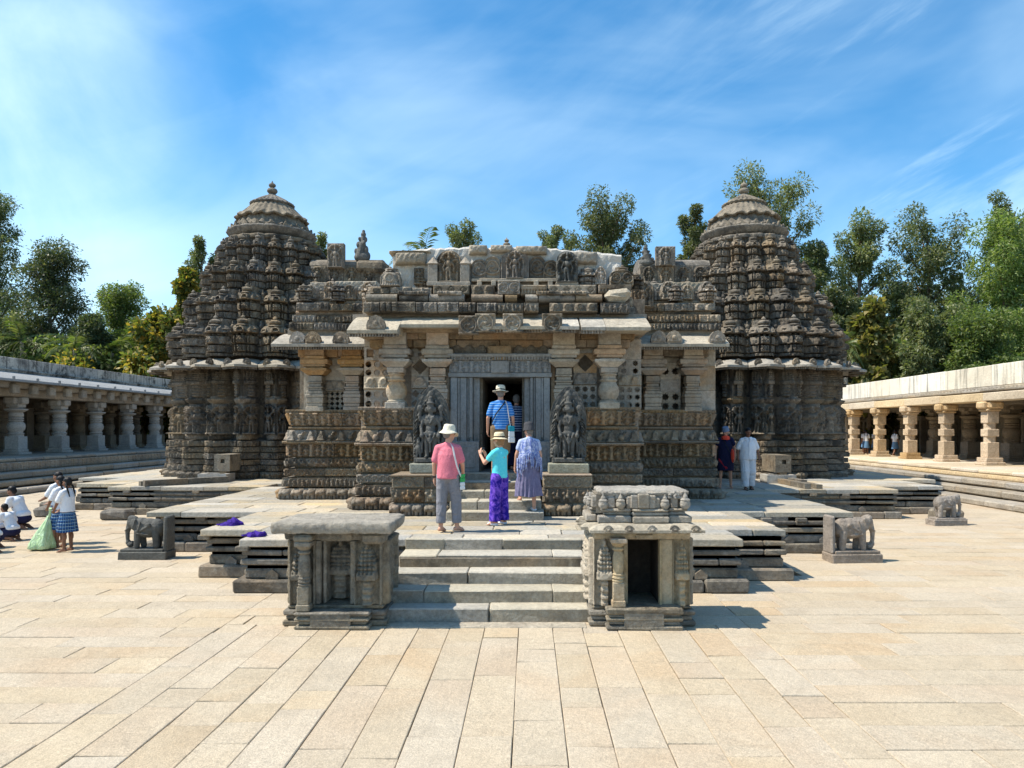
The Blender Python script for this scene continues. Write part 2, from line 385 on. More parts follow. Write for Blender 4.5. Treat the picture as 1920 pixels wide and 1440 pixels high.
    def me(s, name, m, smooth=False, fix=True):
        me = mesh(name, s.v, s.f, m, False)
        if fix:
            bm = bmesh.new(); bm.from_mesh(me); bmesh.ops.recalc_face_normals(bm, faces=bm.faces); bm.to_mesh(me); bm.free()
        if smooth:
            me.polygons.foreach_set('use_smooth', np.ones(len(me.polygons), dtype=bool))
            try: me.set_sharp_from_angle(angle=R_(42))
            except Exception: pass
        return me
# ------------------------------------------------------------------ carved reliefs
mx2 = np.maximum
def E(U, V, x, z, rx, rz, h=1.0):
    d = 1 - ((U - x) / rx) ** 2 - ((V - z) / rz) ** 2
    return h * mx2(d, 0) ** .36
def seg(U, V, x0, z0, x1, z1, w, h=1.0):
    dx, dz = x1 - x0, z1 - z0; l2 = dx * dx + dz * dz + 1e-9
    t = np.clip(((U - x0) * dx + (V - z0) * dz) / l2, 0, 1)
    d2 = (U - x0 - t * dx) ** 2 + (V - z0 - t * dz) ** 2
    return h * mx2(1 - d2 / (w * w), 0) ** .36
def ring(U, V, x, z, R, w, h=1.0):
    r = np.hypot(U - x, V - z); return h * np.sqrt(mx2(1 - ((r - R) / w) ** 2, 0))
def grain(U, V, r, amp):
    s = np.zeros_like(U)
    for _ in range(5):
        kx, kz, p = r.uniform(20, 70), r.uniform(20, 70), r.uniform(0, 6); s += np.sin(U * kx + p) * np.sin(V * kz + p * 1.7)
    return s * amp / 2.5
def p_eleph(L, Hh, r, n=None, dep=.06):
    n = n or max(1, round(L / (Hh * 1.15)))
    def f(U, V):
        h = np.zeros_like(U)
        for i in range(n):
            w = L / n; c = -L / 2 + (i + .5) * w + r.uniform(-.02, .02) * w; k = Hh
            e = E(U, V, c + .08 * w, .62 * k, .36 * w, .30 * k, dep * 1.25)
            e = mx2(e, E(U, V, c - .28 * w, .62 * k, .19 * w, .26 * k, dep * 1.35))
            e = mx2(e, seg(U, V, c - .42 * w, .55 * k, c - .40 * w, .12 * k, .075 * w, dep))
            for lx in (-.16, .0, .22, .34): e = mx2(e, seg(U, V, c + lx * w, .42 * k, c + lx * w, .06 * k, .085 * w, dep * .9))
            e = mx2(e, E(U, V, c - .2 * w, .60 * k, .09 * w, .2 * k, dep * 1.6))
            if r.random() < .35: e = mx2(e, E(U, V, c + .1 * w, .92 * k, .1 * w, .12 * k, dep * .9))
            h = mx2(h, e)
        return mx2(h, (V < .06 * Hh) * dep * .9) + grain(U, V, r, .004)
    return f
def p_riders(L, Hh, r, dep=.05):
    n = max(1, round(L / (Hh * .85)))
    def f(U, V):
        h = np.zeros_like(U)
        for i in range(n):
            w = L / n; c = -L / 2 + (i + .5) * w; k = Hh; s = r.choice((-1, 1)) if r.random() < .2 else -1
            e = E(U, V, c, .42 * k, .34 * w, .2 * k, dep)
            e = mx2(e, seg(U, V, c + s * .22 * w, .45 * k, c + s * .4 * w, .74 * k, .1 * w, dep))
            e = mx2(e, E(U, V, c + s * .42 * w, .7 * k, .09 * w, .09 * k, dep))
            for lx in (-.28, -.12, .14, .28): e = mx2(e, seg(U, V, c + lx * w, .35 * k, c + (lx + r.uniform(-.08, .08)) * w, .06 * k, .055 * w, dep * .8))
            e = mx2(e, E(U, V, c - s * .05 * w, .68 * k, .1 * w, .19 * k, dep * 1.1)); e = mx2(e, E(U, V, c - s * .05 * w, .9 * k, .07 * w, .08 * k, dep * 1.1))
            h = mx2(h, e)
        return mx2(h, (V < .06 * Hh) * dep * .8 + (V > .95 * Hh) * dep * .5) + grain(U, V, r, .004)
    return f
def p_scroll(L, Hh, r, dep=.035):
    n = max(1, round(L / (Hh * .95)))
    def f(U, V):
        h = np.zeros_like(U); w = L / n
        for i in range(n):
            c = -L / 2 + (i + .5) * w; z = Hh * .5
            R = min(w, Hh) * .42; rr = np.hypot(U - c, V - z); a = np.arctan2(V - z, U - c)
            h = mx2(h, ring(U, V, c, z, R, .1 * R + .006, dep))
            sp = np.cos(a * 3 + rr / R * 7 * (1 if i % 2 else -1)); h = mx2(h, (rr < R * .78) * mx2(sp, 0) * dep * .9)
            h = mx2(h, E(U, V, c, z, .18 * R, .18 * R, dep * 1.2))
        h = mx2(h, ((V < .07 * Hh) | (V > .93 * Hh)) * dep * .9)
        return h + grain(U, V, r, .003)
    return f
def p_crowd(L, Hh, r, dep=.055, dens=1.0):
    n = max(2, round(L / (Hh * .52) * dens))
    def f(U, V):
        h = np.zeros_like(U); w = L / n
        for i in range(n):
            c = -L / 2 + (i + .5) * w + r.uniform(-.1, .1) * w; k = Hh * r.uniform(.82, .97); d = dep * r.uniform(.7, 1.15); ln = r.uniform(-.15, .15) * w
            e = E(U, V, c + ln, .82 * k, .2 * w, .1 * k, d * 1.15); e = mx2(e, E(U, V, c + ln * .5, .57 * k, .3 * w, .2 * k, d))
            e = mx2(e, seg(U, V, c - .1 * w, .42 * k, c - r.uniform(.1, .35) * w, .05 * k, .14 * w, d)); e = mx2(e, seg(U, V, c + .1 * w, .42 * k, c + r.uniform(.1, .35) * w, .05 * k, .14 * w, d))
            e = mx2(e, seg(U, V, c, .66 * k, c + r.choice((-1, 1)) * .45 * w, r.uniform(.45, .95) * k, .09 * w, d * .9))
            h = mx2(h, e)
        return mx2(h, ((V < .05 * Hh) | (V > .96 * Hh)) * dep * .7) + grain(U, V, r, .004)
    return f
def p_niches(L, Hh, r, dep=.06, pil=True):
    n = max(1, round(L / (Hh * .95)))
    def f(U, V):
        h = np.zeros_like(U); w = L / n
        for i in range(n + 1):
            x = -L / 2 + i * w; du = np.abs(U - x)
            prof = .1 * w + .05 * w * (np.sin(V / Hh * 20) > .2) + .07 * w * (V > .85 * Hh) + .05 * w * (V < .12 * Hh)
            h = mx2(h, (du < prof) * dep * 1.25)
        for i in range(n):
            c = -L / 2 + (i + .5) * w; k = Hh * .9
            h = mx2(h, E(U, V, c, .82 * k, .09 * w, .085 * k, dep)); h = mx2(h, E(U, V, c, .56 * k, .17 * w, .22 * k, dep)); h = mx2(h, E(U, V, c, .24 * k, .2 * w, .22 * k, dep * .9))
            h = mx2(h, ring(U, V, c, .62 * k, .3 * w, .04 * w, dep * .6) * (V > .5 * k))
            h = mx2(h, seg(U, V, c - .15 * w, .65 * k, c - .28 * w, .4 * k, .05 * w, dep * .8)); h = mx2(h, seg(U, V, c + .15 * w, .65 * k, c + .28 * w, .42 * k, .05 * w, dep * .8))
        return mx2(h, (V > .95 * Hh) * dep * 1.4) + grain(U, V, r, .004)
    return f
def p_turrets(L, Hh, r, dep=.09):
    n = max(1, round(L / (Hh * .95)))
    def f(U, V):
        h = np.zeros_like(U); w = L / n
        for i in range(n):
            c = -L / 2 + (i + .5) * w
            if i % 2 == 0:
                st = np.floor(V / Hh * 6) / 6; hw = .40 * w * (1 - .8 * st); h = mx2(h, (np.abs(U - c) < hw) * dep * (1.1 - .6 * st) * (V < .86 * Hh)); h = mx2(h, E(U, V, c, .9 * Hh, .06 * w, .09 * Hh, dep * .6))
            else:
                h = mx2(h, E(U, V, c - .02, .4 * Hh, .3 * w, .32 * Hh, dep * .9)); h = mx2(h, E(U, V, c + .04, .72 * Hh, .12 * w, .16 * Hh, dep)); h = mx2(h, seg(U, V, c, .5 * Hh, c + .32 * w, .85 * Hh, .07 * w, dep * .8))
        return mx2(h, (V < .12 * Hh) * dep * 1.2) + grain(U, V, r, .004)
    return f
def p_blocks(L, Hh, r, dep=.05):
    edges = [-L / 2]
    while edges[-1] < L / 2: edges.append(edges[-1] + r.uniform(.05, .16))
    lev = [r.choice((0, .5, 1.0)) * dep for _ in edges]; car = [r.random() < .6 for _ in edges]
    def f(U, V):
        h = np.zeros_like(U)
        for i in range(len(edges) - 1):
            m = (U >= edges[i] + .008) & (U < edges[i + 1] - .008); c = (edges[i] + edges[i + 1]) / 2; w = edges[i + 1] - edges[i]
            b = np.full_like(U, lev[i])
            if car[i]:
                b = b + ring(U, V, c, Hh * .5, w * .3, w * .1, dep * .5) + E(U, V, c, Hh * .5, w * .14, w * .2, dep * .5) + seg(U, V, c - w * .3, Hh * .1, c + w * .2, Hh * .3, w * .1, dep * .35) + seg(U, V, c + w * .3, Hh * .9, c - w * .2, Hh * .72, w * .1, dep * .35)
            else: b = b + (np.sin(V / Hh * 25) > .3) * dep * .25
            h = np.where(m, b, h)
        return h + grain(U, V, r, .003)
    return f
def p_diamonds(L, Hh, r, dep=.03):
    n = max(1, round(L / (Hh * 1.25)))
    def f(U, V):
        h = np.full_like(U, dep); w = L / n
        for i in range(n):
            c = -L / 2 + (i + .5) * w; d = np.abs(U - c) / (.3 * w) + np.abs(V - .5 * Hh) / (.36 * Hh)
            h -= ((d > .75) & (d < 1.0)) * dep * .9; h -= ((d > .25) & (d < .42)) * dep * .7
        return h
    return f
def p_dentil(L, Hh, r, dep=.05, pitch=.07):
    def f(U, V):
        a = ((U / pitch) % 1) < .55
        return np.where(V > .55 * Hh, dep * 1.3, a * dep * (V > .12 * Hh)) + (V > .8 * Hh) * dep * .5
    return f
def p_row_kudu(L, Hh, r, dep=.07):
    n = max(1, round(L / (Hh * 1.3)))
    def f(U, V):
        h = np.zeros_like(U); w = L / n
        for i in range(n):
            c = -L / 2 + (i + .5) * w
            h = mx2(h, (np.abs(U - c) < .4 * w) * (V < .55 * Hh) * dep * .7); h = mx2(h, E(U, V, c, .62 * Hh, .34 * w, .34 * Hh, dep)); h = mx2(h, ring(U, V, c, .6 * Hh, .2 * w, .06 * w, dep * 1.25))
        return mx2(h, (V < .14 * Hh) * dep * 1.1) + ((U / .05 % 1) < .5) * (V < .3 * Hh) * dep * .2
    return f
def p_plain(L, Hh, r, dep=.012):
    def f(U, V): return grain(U, V, r, dep) + dep
    return f
def fig(U, V, x, z, k, dep, r, halo=True, att=True):
    """a standing deity of height k with crown, four arms, halo and attendants"""
    h = E(U, V, x, z + .79 * k, .06 * k, .07 * k, dep * 1.15); sw = r.uniform(-.05, .05) * k
    h = mx2(h, E(U, V, x, z + .9 * k, .05 * k, .1 * k, dep * 1.1)); h = mx2(h, E(U, V, x, z + .6 * k, .12 * k, .13 * k, dep * 1.1)); h = mx2(h, E(U, V, x + sw, z + .42 * k, .115 * k, .1 * k, dep * 1.05))
    for s in (-1, 1):
        h = mx2(h, seg(U, V, x + sw + s * .05 * k, z + .4 * k, x + s * .06 * k, z + .03 * k, .05 * k, dep))
        h = mx2(h, seg(U, V, x + s * .11 * k, z + .66 * k, x + s * .19 * k, z + .48 * k, .035 * k, dep)); h = mx2(h, seg(U, V, x + s * .19 * k, z + .48 * k, x + s * .15 * k, z + .34 * k, .03 * k, dep))
        h = mx2(h, seg(U, V, x + s * .11 * k, z + .68 * k, x + s * .22 * k, z + .76 * k, .033 * k, dep * .9)); h = mx2(h, E(U, V, x + s * .23 * k, z + .82 * k, .05 * k, .06 * k, dep))
        if att:
            h = mx2(h, E(U, V, x + s * .27 * k, z + .17 * k, .06 * k, .15 * k, dep * .85)); h = mx2(h, E(U, V, x + s * .27 * k, z + .34 * k, .04 * k, .045 * k, dep * .9)); h = mx2(h, seg(U, V, x + s * .3 * k, z + .02 * k, x + s * .31 * k, z + .62 * k, .025 * k, dep * .7))
    if halo:
        t = np.arctan2(V - z - .66 * k, U - x)
        h = mx2(h, ring(U, V, x, z + .66 * k, .31 * k, .06 * k, dep * .8 * (1 + .25 * np.sign(np.sin(t * 22)))) * (V > z + .6 * k))
    return mx2(h, (V < z + .03 * k) * (np.abs(U - x) < .33 * k) * dep * 1.2)
def p_fig(L, Hh, r, dep=.1, n=1, **k):
    def f(U, V):
        h = np.zeros_like(U)
        for i in range(n): h = mx2(h, fig(U, V, -L / 2 + (i + .5) * L / n, .02, Hh * .92, dep, r, **k))
        return h + grain(U, V, r, .006)
    return f
def p_aedicule(L, Hh, r, dep=.1):
    """pilaster carrying a miniature ribbed tower"""
    def f(U, V):
        v = V / Hh; x = np.abs(U)
        h = (x < .16 * L) * (v < .42) * dep * .8 + (x < .22 * L) * (np.sin(v * 60) > 0) * (v < .42) * dep * .25
        h = mx2(h, (x < .36 * L) * (v > .40) * (v < .5) * dep * 1.3)
        w = .34 * L * np.sqrt(mx2(1 - ((v - .48) / .44) ** 2, 0)); tower = (x < w) * (v > .48) * (v < .92) * dep * (1.25 - .7 * (v - .48))
        tower = tower * (1 - .3 * (np.sin(v * 95) > .3)) * (1 - .2 * (np.sin(U / L * 42) > .4)); h = mx2(h, tower)
        h = mx2(h, E(U, V, 0, .93 * Hh, .07 * L, .07 * Hh, dep))
        h = mx2(h, (x > .42 * L) * dep * .5)
        return h + grain(U, V, r, .006)
    return f

def grid_faces(nu, nv):
    i = np.arange(nu - 1)[:, None]; j = np.arange(nv - 1)[None, :]
    a = i * nv + j
    return np.stack([a, a + nv, a + nv + 1, a + 1], -1).reshape(-1, 4)
def relief(L, Hh, D, f, res=.02, m=None, name='relief', mask=None, lean=0., grow=0.):
    """carved block: front height field towards -y (0..), sides back to y=+D. Centre of its foot at the origin. lean: top pushed towards -y"""
    nu, nv = max(3, int(L / res) + 1), max(3, int(Hh / res) + 1)
    u = np.linspace(-L / 2, L / 2, nu); v = np.linspace(0, Hh, nv); U, V = np.meshgrid(u, v, indexing='ij')
    h = f(U, V)
    eb = np.ones_like(h); eb[0] = eb[-1] = 0; eb[:, 0] = eb[:, -1] = 0
    h = h * (.35 + .65 * eb)
    Z = V.copy()
    if mask is not None:
        top = mask(u); Z = V * (top / Hh)[:, None]
    P = np.stack([U, -h - lean * V / Hh, Z], -1).reshape(-1, 3)
    Fq = grid_faces(nu, nv)
    bi = [i * nv for i in range(nu)] + [(nu - 1) * nv + j for j in range(1, nv)] + [i * nv + nv - 1 for i in range(nu - 2, -1, -1)] + [j for j in range(nv - 2, 0, -1)]
    B = P[bi].copy(); B[:, 1] = D
    nb = len(bi); b0 = len(P)
    S = np.array([(bi[k], b0 + k, b0 + (k + 1) % nb, bi[(k + 1) % nb]) for k in range(nb)])
    V_ = np.vstack([P, B])
    me = mesh(name, V_, np.vstack([Fq, S]), m)
    return me
_rc = {}
def rblock(kind, L, Hh, m, var=0, res=.02, D=.18, lean=0., **k):
    key = (kind.__name__, round(L, 2), round(Hh, 3), m, var, round(lean, 2), res)
    if key not in _rc: _rc[key] = relief(L, Hh, D, kind(L, Hh, np.random.default_rng(hash((kind.__name__, var)) % 9999 if False else sum(map(ord, kind.__name__)) * 13 + var * 7), **k), res, M[m], 'carved_block', lean=lean)
    return _rc[key]

def polar(Rf, zs, hw, nu, m, name, top=True, closed=False, smooth=False):
    """surface piece about a vertical axis: Rf(phi, z) radius, phi from the -y direction within +-hw(z)"""
    u = np.linspace(-1, 1, nu) if not closed else np.linspace(-1, 1, nu, endpoint=False)
    zs = np.asarray(zs); U, Z = np.meshgrid(u, zs, indexing='ij')
    Aw = hw(Z) if callable(hw) else np.full_like(U, hw)
    PH = U * Aw; r = Rf(U, PH, Z)
    P = np.stack([r * np.sin(PH), -r * np.cos(PH), Z], -1).reshape(-1, 3)
    nv = len(zs); Fq = grid_faces(nu, nv)
    if closed:
        j = np.arange(nv - 1); a = (nu - 1) * nv + j; Fq = np.vstack([Fq, np.stack([a, j, j + 1, a + 1], -1)])
    me = mesh(name, P, Fq, m, smooth)
    return me

def lattice(w, hgt, nx, nz, shape, t=.07, m=None):
    """pierced stone screen, foot centre at the origin, holes are real"""
    mb = MB(); cw, ch = w / nx, hgt / nz; N = 16 if shape != 'star' else 32
    for i in range(nx):
        for k in range(nz):
            cx, cz = -w / 2 + (i + .5) * cw, (k + .5) * ch; out = []; inn = []
            for a in range(N):
                an = 2 * math.pi * a / N; c, s = math.cos(an), math.sin(an); q = max(abs(c), abs(s))
                out.append((cx + c / q * cw / 2, cz + s / q * ch / 2)); rr = min(cw, ch)
                if shape == 'round': r = .38 * rr
                elif shape == 'diamond': r = .46 * rr / (abs(c) + abs(s))
                elif shape == 'square': r = .32 * rr / q
                else: r = rr * (.345 + .065 * math.cos(8 * an))
                inn.append((cx + c * r, cz + s * r))
            V = [(x, -t / 2, z) for x, z in out] + [(x, -t / 2, z) for x, z in inn] + [(x, t / 2, z) for x, z in inn] + [(x, t / 2, z) for x, z in out]
            Fs = []
            for a in range(N):
                b = (a + 1) % N
                Fs += [(a, b, N + b, N + a), (N + a, N + b, 2 * N + b, 2 * N + a), (2 * N + a, 2 * N + b, 3 * N + b, 3 * N + a)]
            mb.add(V, Fs)
    return mb.me('lattice_screen', m, fix=False)

def fuse(parts, voxel, m, name='body', smooth=2):
    """one continuous skin over tapered limbs ('c', p0, r0, p1, r1) and ellipsoids ('e', c, (rx, ry, rz)[, euler])"""
    mb = MB()
    for p in parts:
        if p[0] == 'c':
            a, b = Vector(p[1]), Vector(p[3]); r0, r1 = p[2], p[4]
            d = (b - a); l = max(d.length, 1e-5); q = d.to_track_quat('Z', 'Y'); V = []; n = 12
            prof = [(r0 * math.sin(t), -r0 * math.cos(t)) for t in (.02, .5, 1.0, 1.4)] + [(r1 * math.cos(t), l + r1 * math.sin(t)) for t in (.15, .6, 1.1, 1.55)]
            for r, z in prof:
                for k in range(n):
                    an = 2 * math.pi * k / n; V.append(a + q @ Vector((r * math.cos(an), r * math.sin(an), z)))
            mm = len(prof); Fs = [(i * n + k, i * n + (k + 1) % n, (i + 1) * n + (k + 1) % n, (i + 1) * n + k) for i in range(mm - 1) for k in range(n)] + [tuple(range(n))[::-1], tuple((mm - 1) * n + k for k in range(n))]
            mb.add(V, Fs)
        else:
            c, r = Vector(p[1]), p[2]; e = Euler(p[3]) if len(p) > 3 else None; t = MB(); t.blob((0, 0, 0), r, 14, 9)
            mb.add([c + (e.to_matrix() @ Vector(v) if e else Vector(v)) for v in t.v], t.f)
    me = mesh('tmp', mb.v, mb.f, None)
    o = bpy.data.objects.new('tmp', me); link(o)
    r = o.modifiers.new('r', 'REMESH'); r.mode = 'VOXEL'; r.voxel_size = voxel; r.use_smooth_shade = True
    if smooth:
        s = o.modifiers.new('s', 'SMOOTH'); s.factor = .5; s.iterations = smooth
    dg = bpy.context.evaluated_depsgraph_get(); out = bpy.data.meshes.new_from_object(o.evaluated_get(dg))
    bpy.data.objects.remove(o); bpy.data.meshes.remove(me); out.name = name; out.materials.clear(); out.materials.append(m)
    out.polygons.foreach_set('use_smooth', np.ones(len(out.polygons), dtype=bool))
    return out
# ------------------------------------------------------------------ courtyard
g = MB(); g.add([(-900, -300, -.06), (900, -300, -.06), (900, 1500, -.06), (-900, 1500, -.06)], [(0, 1, 2, 3)])
ground = put('courtyard_ground', g.me('ground', M['joint'])); tag(ground, kind='structure')
PXY = lambda X, Y, Z=0: (992 + 1400 * X / Y, 805 - 1400 * (Z - H) / Y)
stones = []      # x0, x1, y0, y1
def rows_y(xa, xb, y0, y1):           # columns of stones running away from the camera
    n = round((xb - xa) / .42); w = (xb - xa) / n
    xs = [xa + i * w + (random.uniform(-.03, .03) if 0 < i < n else 0) for i in range(n + 1)]
    for i in range(n):
        y = y0 - random.uniform(0, 1.2)
        while y < y1:
            l = random.choice((.5, .8, 1.0, 1.2, 1.5)) * random.uniform(.85, 1.15); e = min(y + l, y1)
            if y1 - e < .25: e = y1
            stones.append((xs[i], xs[i + 1], y, e)); y = e
def rows_x(xa, xb, y0, y1):           # rows of stones running across
    y = y0
    while y < y1:
        w = random.uniform(.40, .52); x = xa - random.uniform(0, 1.4)
        while x < xb:
            l = random.uniform(.8, 2.0); e = min(x + l, xb)
            if xb - e < .3: e = xb
            if e > xa: stones.append((max(x, xa), e, y, min(y + w, y1)))
            x = e
        y += w
rows_y(-3.85, 2.75, 3.6, 9.45)
rows_x(-20.5, -3.85, 3.6, 24); rows_x(2.75, 15.8, 3.6, 24)
rows_x(-3.85, 2.75, 9.45, 12); rows_x(-21, -8, 24, 44); rows_x(7, 16, 24, 44)
vis = []
for s in stones:
    cx, cy = (s[0] + s[1]) / 2, (s[2] + s[3]) / 2; p = PXY(cx, cy)
    wpx = (s[1] - s[0]) * 1400 / cy; hpx = H * 1400 * (1 / s[2] - 1 / s[3]) if s[2] > 1 else 0
    inview = -60 < p[0] < 1980 and p[1] < 1500
    if -7.6 < cx < 6.4 and cy > 15.4 or -5.4 < cx < 4.1 and cy > 12.8 or -4.3 < cx < 3.1 and cy > 11.6: continue
    vis.append((wpx * hpx if inview else -1, s))
vis.sort(key=lambda t: -t[0])
def pave_block(mb, s, th=.055):
    x0, x1, y0, y1 = s; gpx = random.uniform(.002, .0048); zt = random.uniform(-.004, .004); b = .006; t1, t2 = random.uniform(-.003, .003), random.uniform(-.003, .003)
    j = lambda: random.uniform(-.003, .003)
    x0 += gpx; x1 -= gpx; y0 += gpx; y1 -= gpx
    V = [(x0 + j(), y0 + j(), -th), (x1 + j(), y0 + j(), -th), (x1 + j(), y1 + j(), -th), (x0 + j(), y1 + j(), -th)]
    V += [(V[i][0], V[i][1], zt - b + (t1 if i in (1, 2) else -t1) + (t2 if i > 1 else -t2)) for i in range(4)]
    V += [(V[i + 4][0] + (b if i in (0, 3) else -b), V[i + 4][1] + (b if i < 2 else -b), V[i + 4][2] + b) for i in range(4)]
    mb.add(V, [(i, (i + 1) % 4, 4 + (i + 1) % 4, 4 + i) for i in range(4)] + [(4 + i, 4 + (i + 1) % 4, 8 + (i + 1) % 4, 8 + i) for i in range(4)] + [(8, 9, 10, 11)])
for k, (a, s) in enumerate(vis[:298]):
    mb = MB(); pave_block(mb, s); put('paving_stone', mb.me('paving_stone', M['granite'], fix=False), ground)
# the farther stones, joined, in several tones so that they differ like the near ones
for q in range(1):
    mb = MB()
    for a, s in vis[298:]: pave_block(mb, s)
    o = put('paving_stones', mb.me('paving_stones', M['granite'], fix=False), ground, kind='stuff')
mb = MB(); mb.box(-1.75, .72, 9.28, 9.53, -.05, .012, .01)
put('threshold_strip', mb.me('threshold_strip', M['rough']), ground)

# ------------------------------------------------------------------ temple platform
plat = thing('temple_platform', 'broad stepped stone platform with moulded sides under the whole temple', 'platform', (AX, 11.3, 0))
LEFT = [(-1.9, 11.3), (-4.4, 11.3), (-4.4, 12.5), (-5.45, 12.5), (-5.45, 15.1), (-7.7, 15.1), (-7.7, 21.6), (-12.2, 21.6), (-12.2, 22.9), (-13.9, 22.9), (-13.9, 25.5), (-15.4, 25.5), (-15.4, 40)]
RIGHT = [(.75, 11.3), (3.25, 11.3), (3.25, 12.2), (4.25, 12.2), (4.25, 14.9), (6.5, 14.9), (6.5, 20.6), (10.2, 20.6), (10.2, 21.8), (12.1, 21.8), (12.1, 24.6), (13.4, 24.6), (13.4, 40)]
COURSES = [(.635, .70, .10), (.555, .635, .03), (.50, .555, .10), (.41, .50, .02), (.355, .41, .10), (.20, .355, .06), (.0, .195, -.07)]
SOLID = (.635, .50, .355)
core = MB()
def inset(path, d, sgn):
    """offset an axis-parallel outline inwards by d (sgn: -1 left side, +1 right side)"""
    out = []
    for i, (x, y) in enumerate(path):
        out.append((x - sgn * d if i else x, y + d))
    return out
for path, sg in ((LEFT, -1), (RIGHT, 1)):
    for i in range(len(path) - 1):
        (x0, y0), (x1, y1) = path[i], path[i + 1]
        front = abs(y0 - y1) < 1e-6
        for (z0, z1, ins) in COURSES:
            if front:
                a, b = sorted((x0, x1))
                # shift the outer corner with the inset
                if sg < 0: aa, bb = a + ins, b + (ins if i else 0)
                else: aa, bb = a - (ins if i else 0), b - ins
                yy = y0 + ins
                if z0 in SOLID:
                    core.box(aa, bb, yy, yy + 1.2, z0 - .01, z1 + .01); continue
                x = aa
                while x < bb - .01:
                    l = random.uniform(.55, 1.35); e = x + l
                    if bb - e < .35: e = bb
                    mb = MB(); mb.box(x + .004, e - .004, yy + random.uniform(-.012, .012), yy + .9, z0, z1, .018 if z1 - z0 < .1 else .025, .008)
                    put('plinth_stone' if z0 == 0 else 'moulding_stone', mb.me('moulding_stone', M['dark']), plat); x = e
            else:
                xx = x0 - sg * ins
                a, b = xx, xx - sg * .9
                y = y0 + ins + .9
                if z0 in SOLID: core.box(a, a - sg * 1.2, y0 + ins, y1 + .3, z0 - .01, z1 + .01)
                else:
                    while y < y1 + .2:
                        e = min(y + random.uniform(.7, 1.5), y1 + .2)
                        core.box(a, b, y + .003, e - .003, z0, z1, .018); y = e
core.box(-3.3, 2.2, 12.4, 16, 0, .68); core.box(-4.3, 3.1, 13.6, 17, 0, .68); core.box(-6.5, 5.3, 16.2, 24, 0, .68); core.box(-11.2, 9.2, 22.6, 40, 0, .68); core.box(-13, 11.2, 24, 40, 0, .68)
put('moulded_core', core.me('platform_core', M['dark']), plat)
# small ornaments on the base course
for (x, y) in ((-3.9, 11.27), (-2.6, 11.27), (1.6, 11.25), (2.6, 11.25), (3.5, 12.17), (5.2, 14.87), (5.9, 14.87), (-5.0, 12.47), (-6.9, 15.07), (-6.2, 15.07), (8.3, 20.57), (9.2, 20.57), (-9.2, 21.57), (-11.2, 21.57)):
    mb = MB(); mb.plate([(x - .09, .2), (x + .09, .2), (x + .1, .27), (x + .05, .31), (x + .0, .345), (x - .05, .31), (x - .1, .27)], y + .04, y + .2)
    put('moulding_ornament', mb.me('ornament', M['dark']), plat)
    mb = MB(); mb.box(x - .55, x - .35, y + .02, y + .3, .62, .695, .01); put('moulding_ornament', mb.me('ornament', M['dark']), plat)
# paving slabs of the platform
def slabs(x0, x1, y0, y1, rw, big=False):
    y = y0
    while y < y1 - .01:
        w = random.uniform(*rw); e = y + w
        if y1 - e < rw[0] * .6: e = y1
        x = x0
        while x < x1 - .01:
            l = random.uniform(.6, 1.7); f = x + l
            if x1 - f < .4: f = x1
            cx, cy = (x + f) / 2, (y + e) / 2
            hid = (abs(cx - AX) < 4.6 and cy > 18.3) or (abs(cx - AX) < 2.6 and cy > 16)
            if not hid:
                mb = MB(); dz = random.uniform(-.006, .006)
                mb.box(x + random.uniform(.002, .008), f - .004, y + random.uniform(.0, .012), e - .005, .695 + dz, PT + dz, .014, .006); yield mb
            x = f
        y = e
rect = [(-4.4, 3.25, 11.3, 12.35, (.45, .6)), (-5.45, 4.25, 12.35, 15.0, (.45, .7)), (-7.7, 6.5, 15.0, 21.6, (.5, .85))]
n = 0
far = MB()
for r in rect:
    for mb in slabs(*r):
        cy = sum(v[1] for v in mb.v) / len(mb.v); n += 1
        put('paving_slab', mb.me('paving_slab', M['slate']), plat)
for r in ((-12.2, -7.7, 21.6, 22.9, (.5, .8)), (-13.9, -7.0, 22.9, 25.5, (.6, .9)), (6.5, 10.2, 20.6, 21.8, (.5, .8)), (5.0, 12.1, 21.8, 24.6, (.6, .9))):
    for mb in slabs(*r): put('paving_slab', mb.me('paving_slab', M['slate']), plat)
for r in ((-15.4, -4.5, 25.5, 40, (.8, 1.2)), (3.2, 13.4, 24.6, 40, (.8, 1.2))):
    for mb in slabs(*r): far.add(mb.v, mb.f)
put('rear_paving', far.me('rear_paving', M['slate']), plat, kind='stuff')
def treaded(me):
    """tops worn pale by feet"""
    me.materials.append(M['tread'])
    for p in me.polygons:
        if p.normal.z > .6: p.material_index = 1
    return me
# the flight of steps in front
ZS = [0, .171, .334, .494, .652, PT]
YS = [9.56, 9.89, 10.31, 10.77, 11.3]
ST = thing('front_steps', 'wide flight of five worn grey stone steps up to the platform', 'steps', (AX, 9.5, 0))
for i in range(5):
    xa, xb = -1.86, .80
    cuts = sorted(random.uniform(xa + .4, xb - .4) for _ in range((1, 2, 1, 2, 2)[i])); xs = [xa - .02] + cuts + [xb]
    yb = YS[i + 1] + .05 if i < 4 else 11.42
    for a, b in zip(xs, xs[1:]):
        mb = MB(); mb.box(a + .004, b - .004, YS[i] + random.uniform(-.008, .008), yb + .06 * (i < 4), ZS[i] - (.02 if i else .05), ZS[i + 1], .014, .008)
        put('step_stone', treaded(mb.me('step_stone', M['riser'])), ST)
mb = MB(); mb.box(-1.85, .78, 9.8, 11.9, -.05, .15); mb.box(-1.85, .78, 10.7, 11.9, .1, .62); put('step_core', mb.me('step_core', M['dark']), ST)

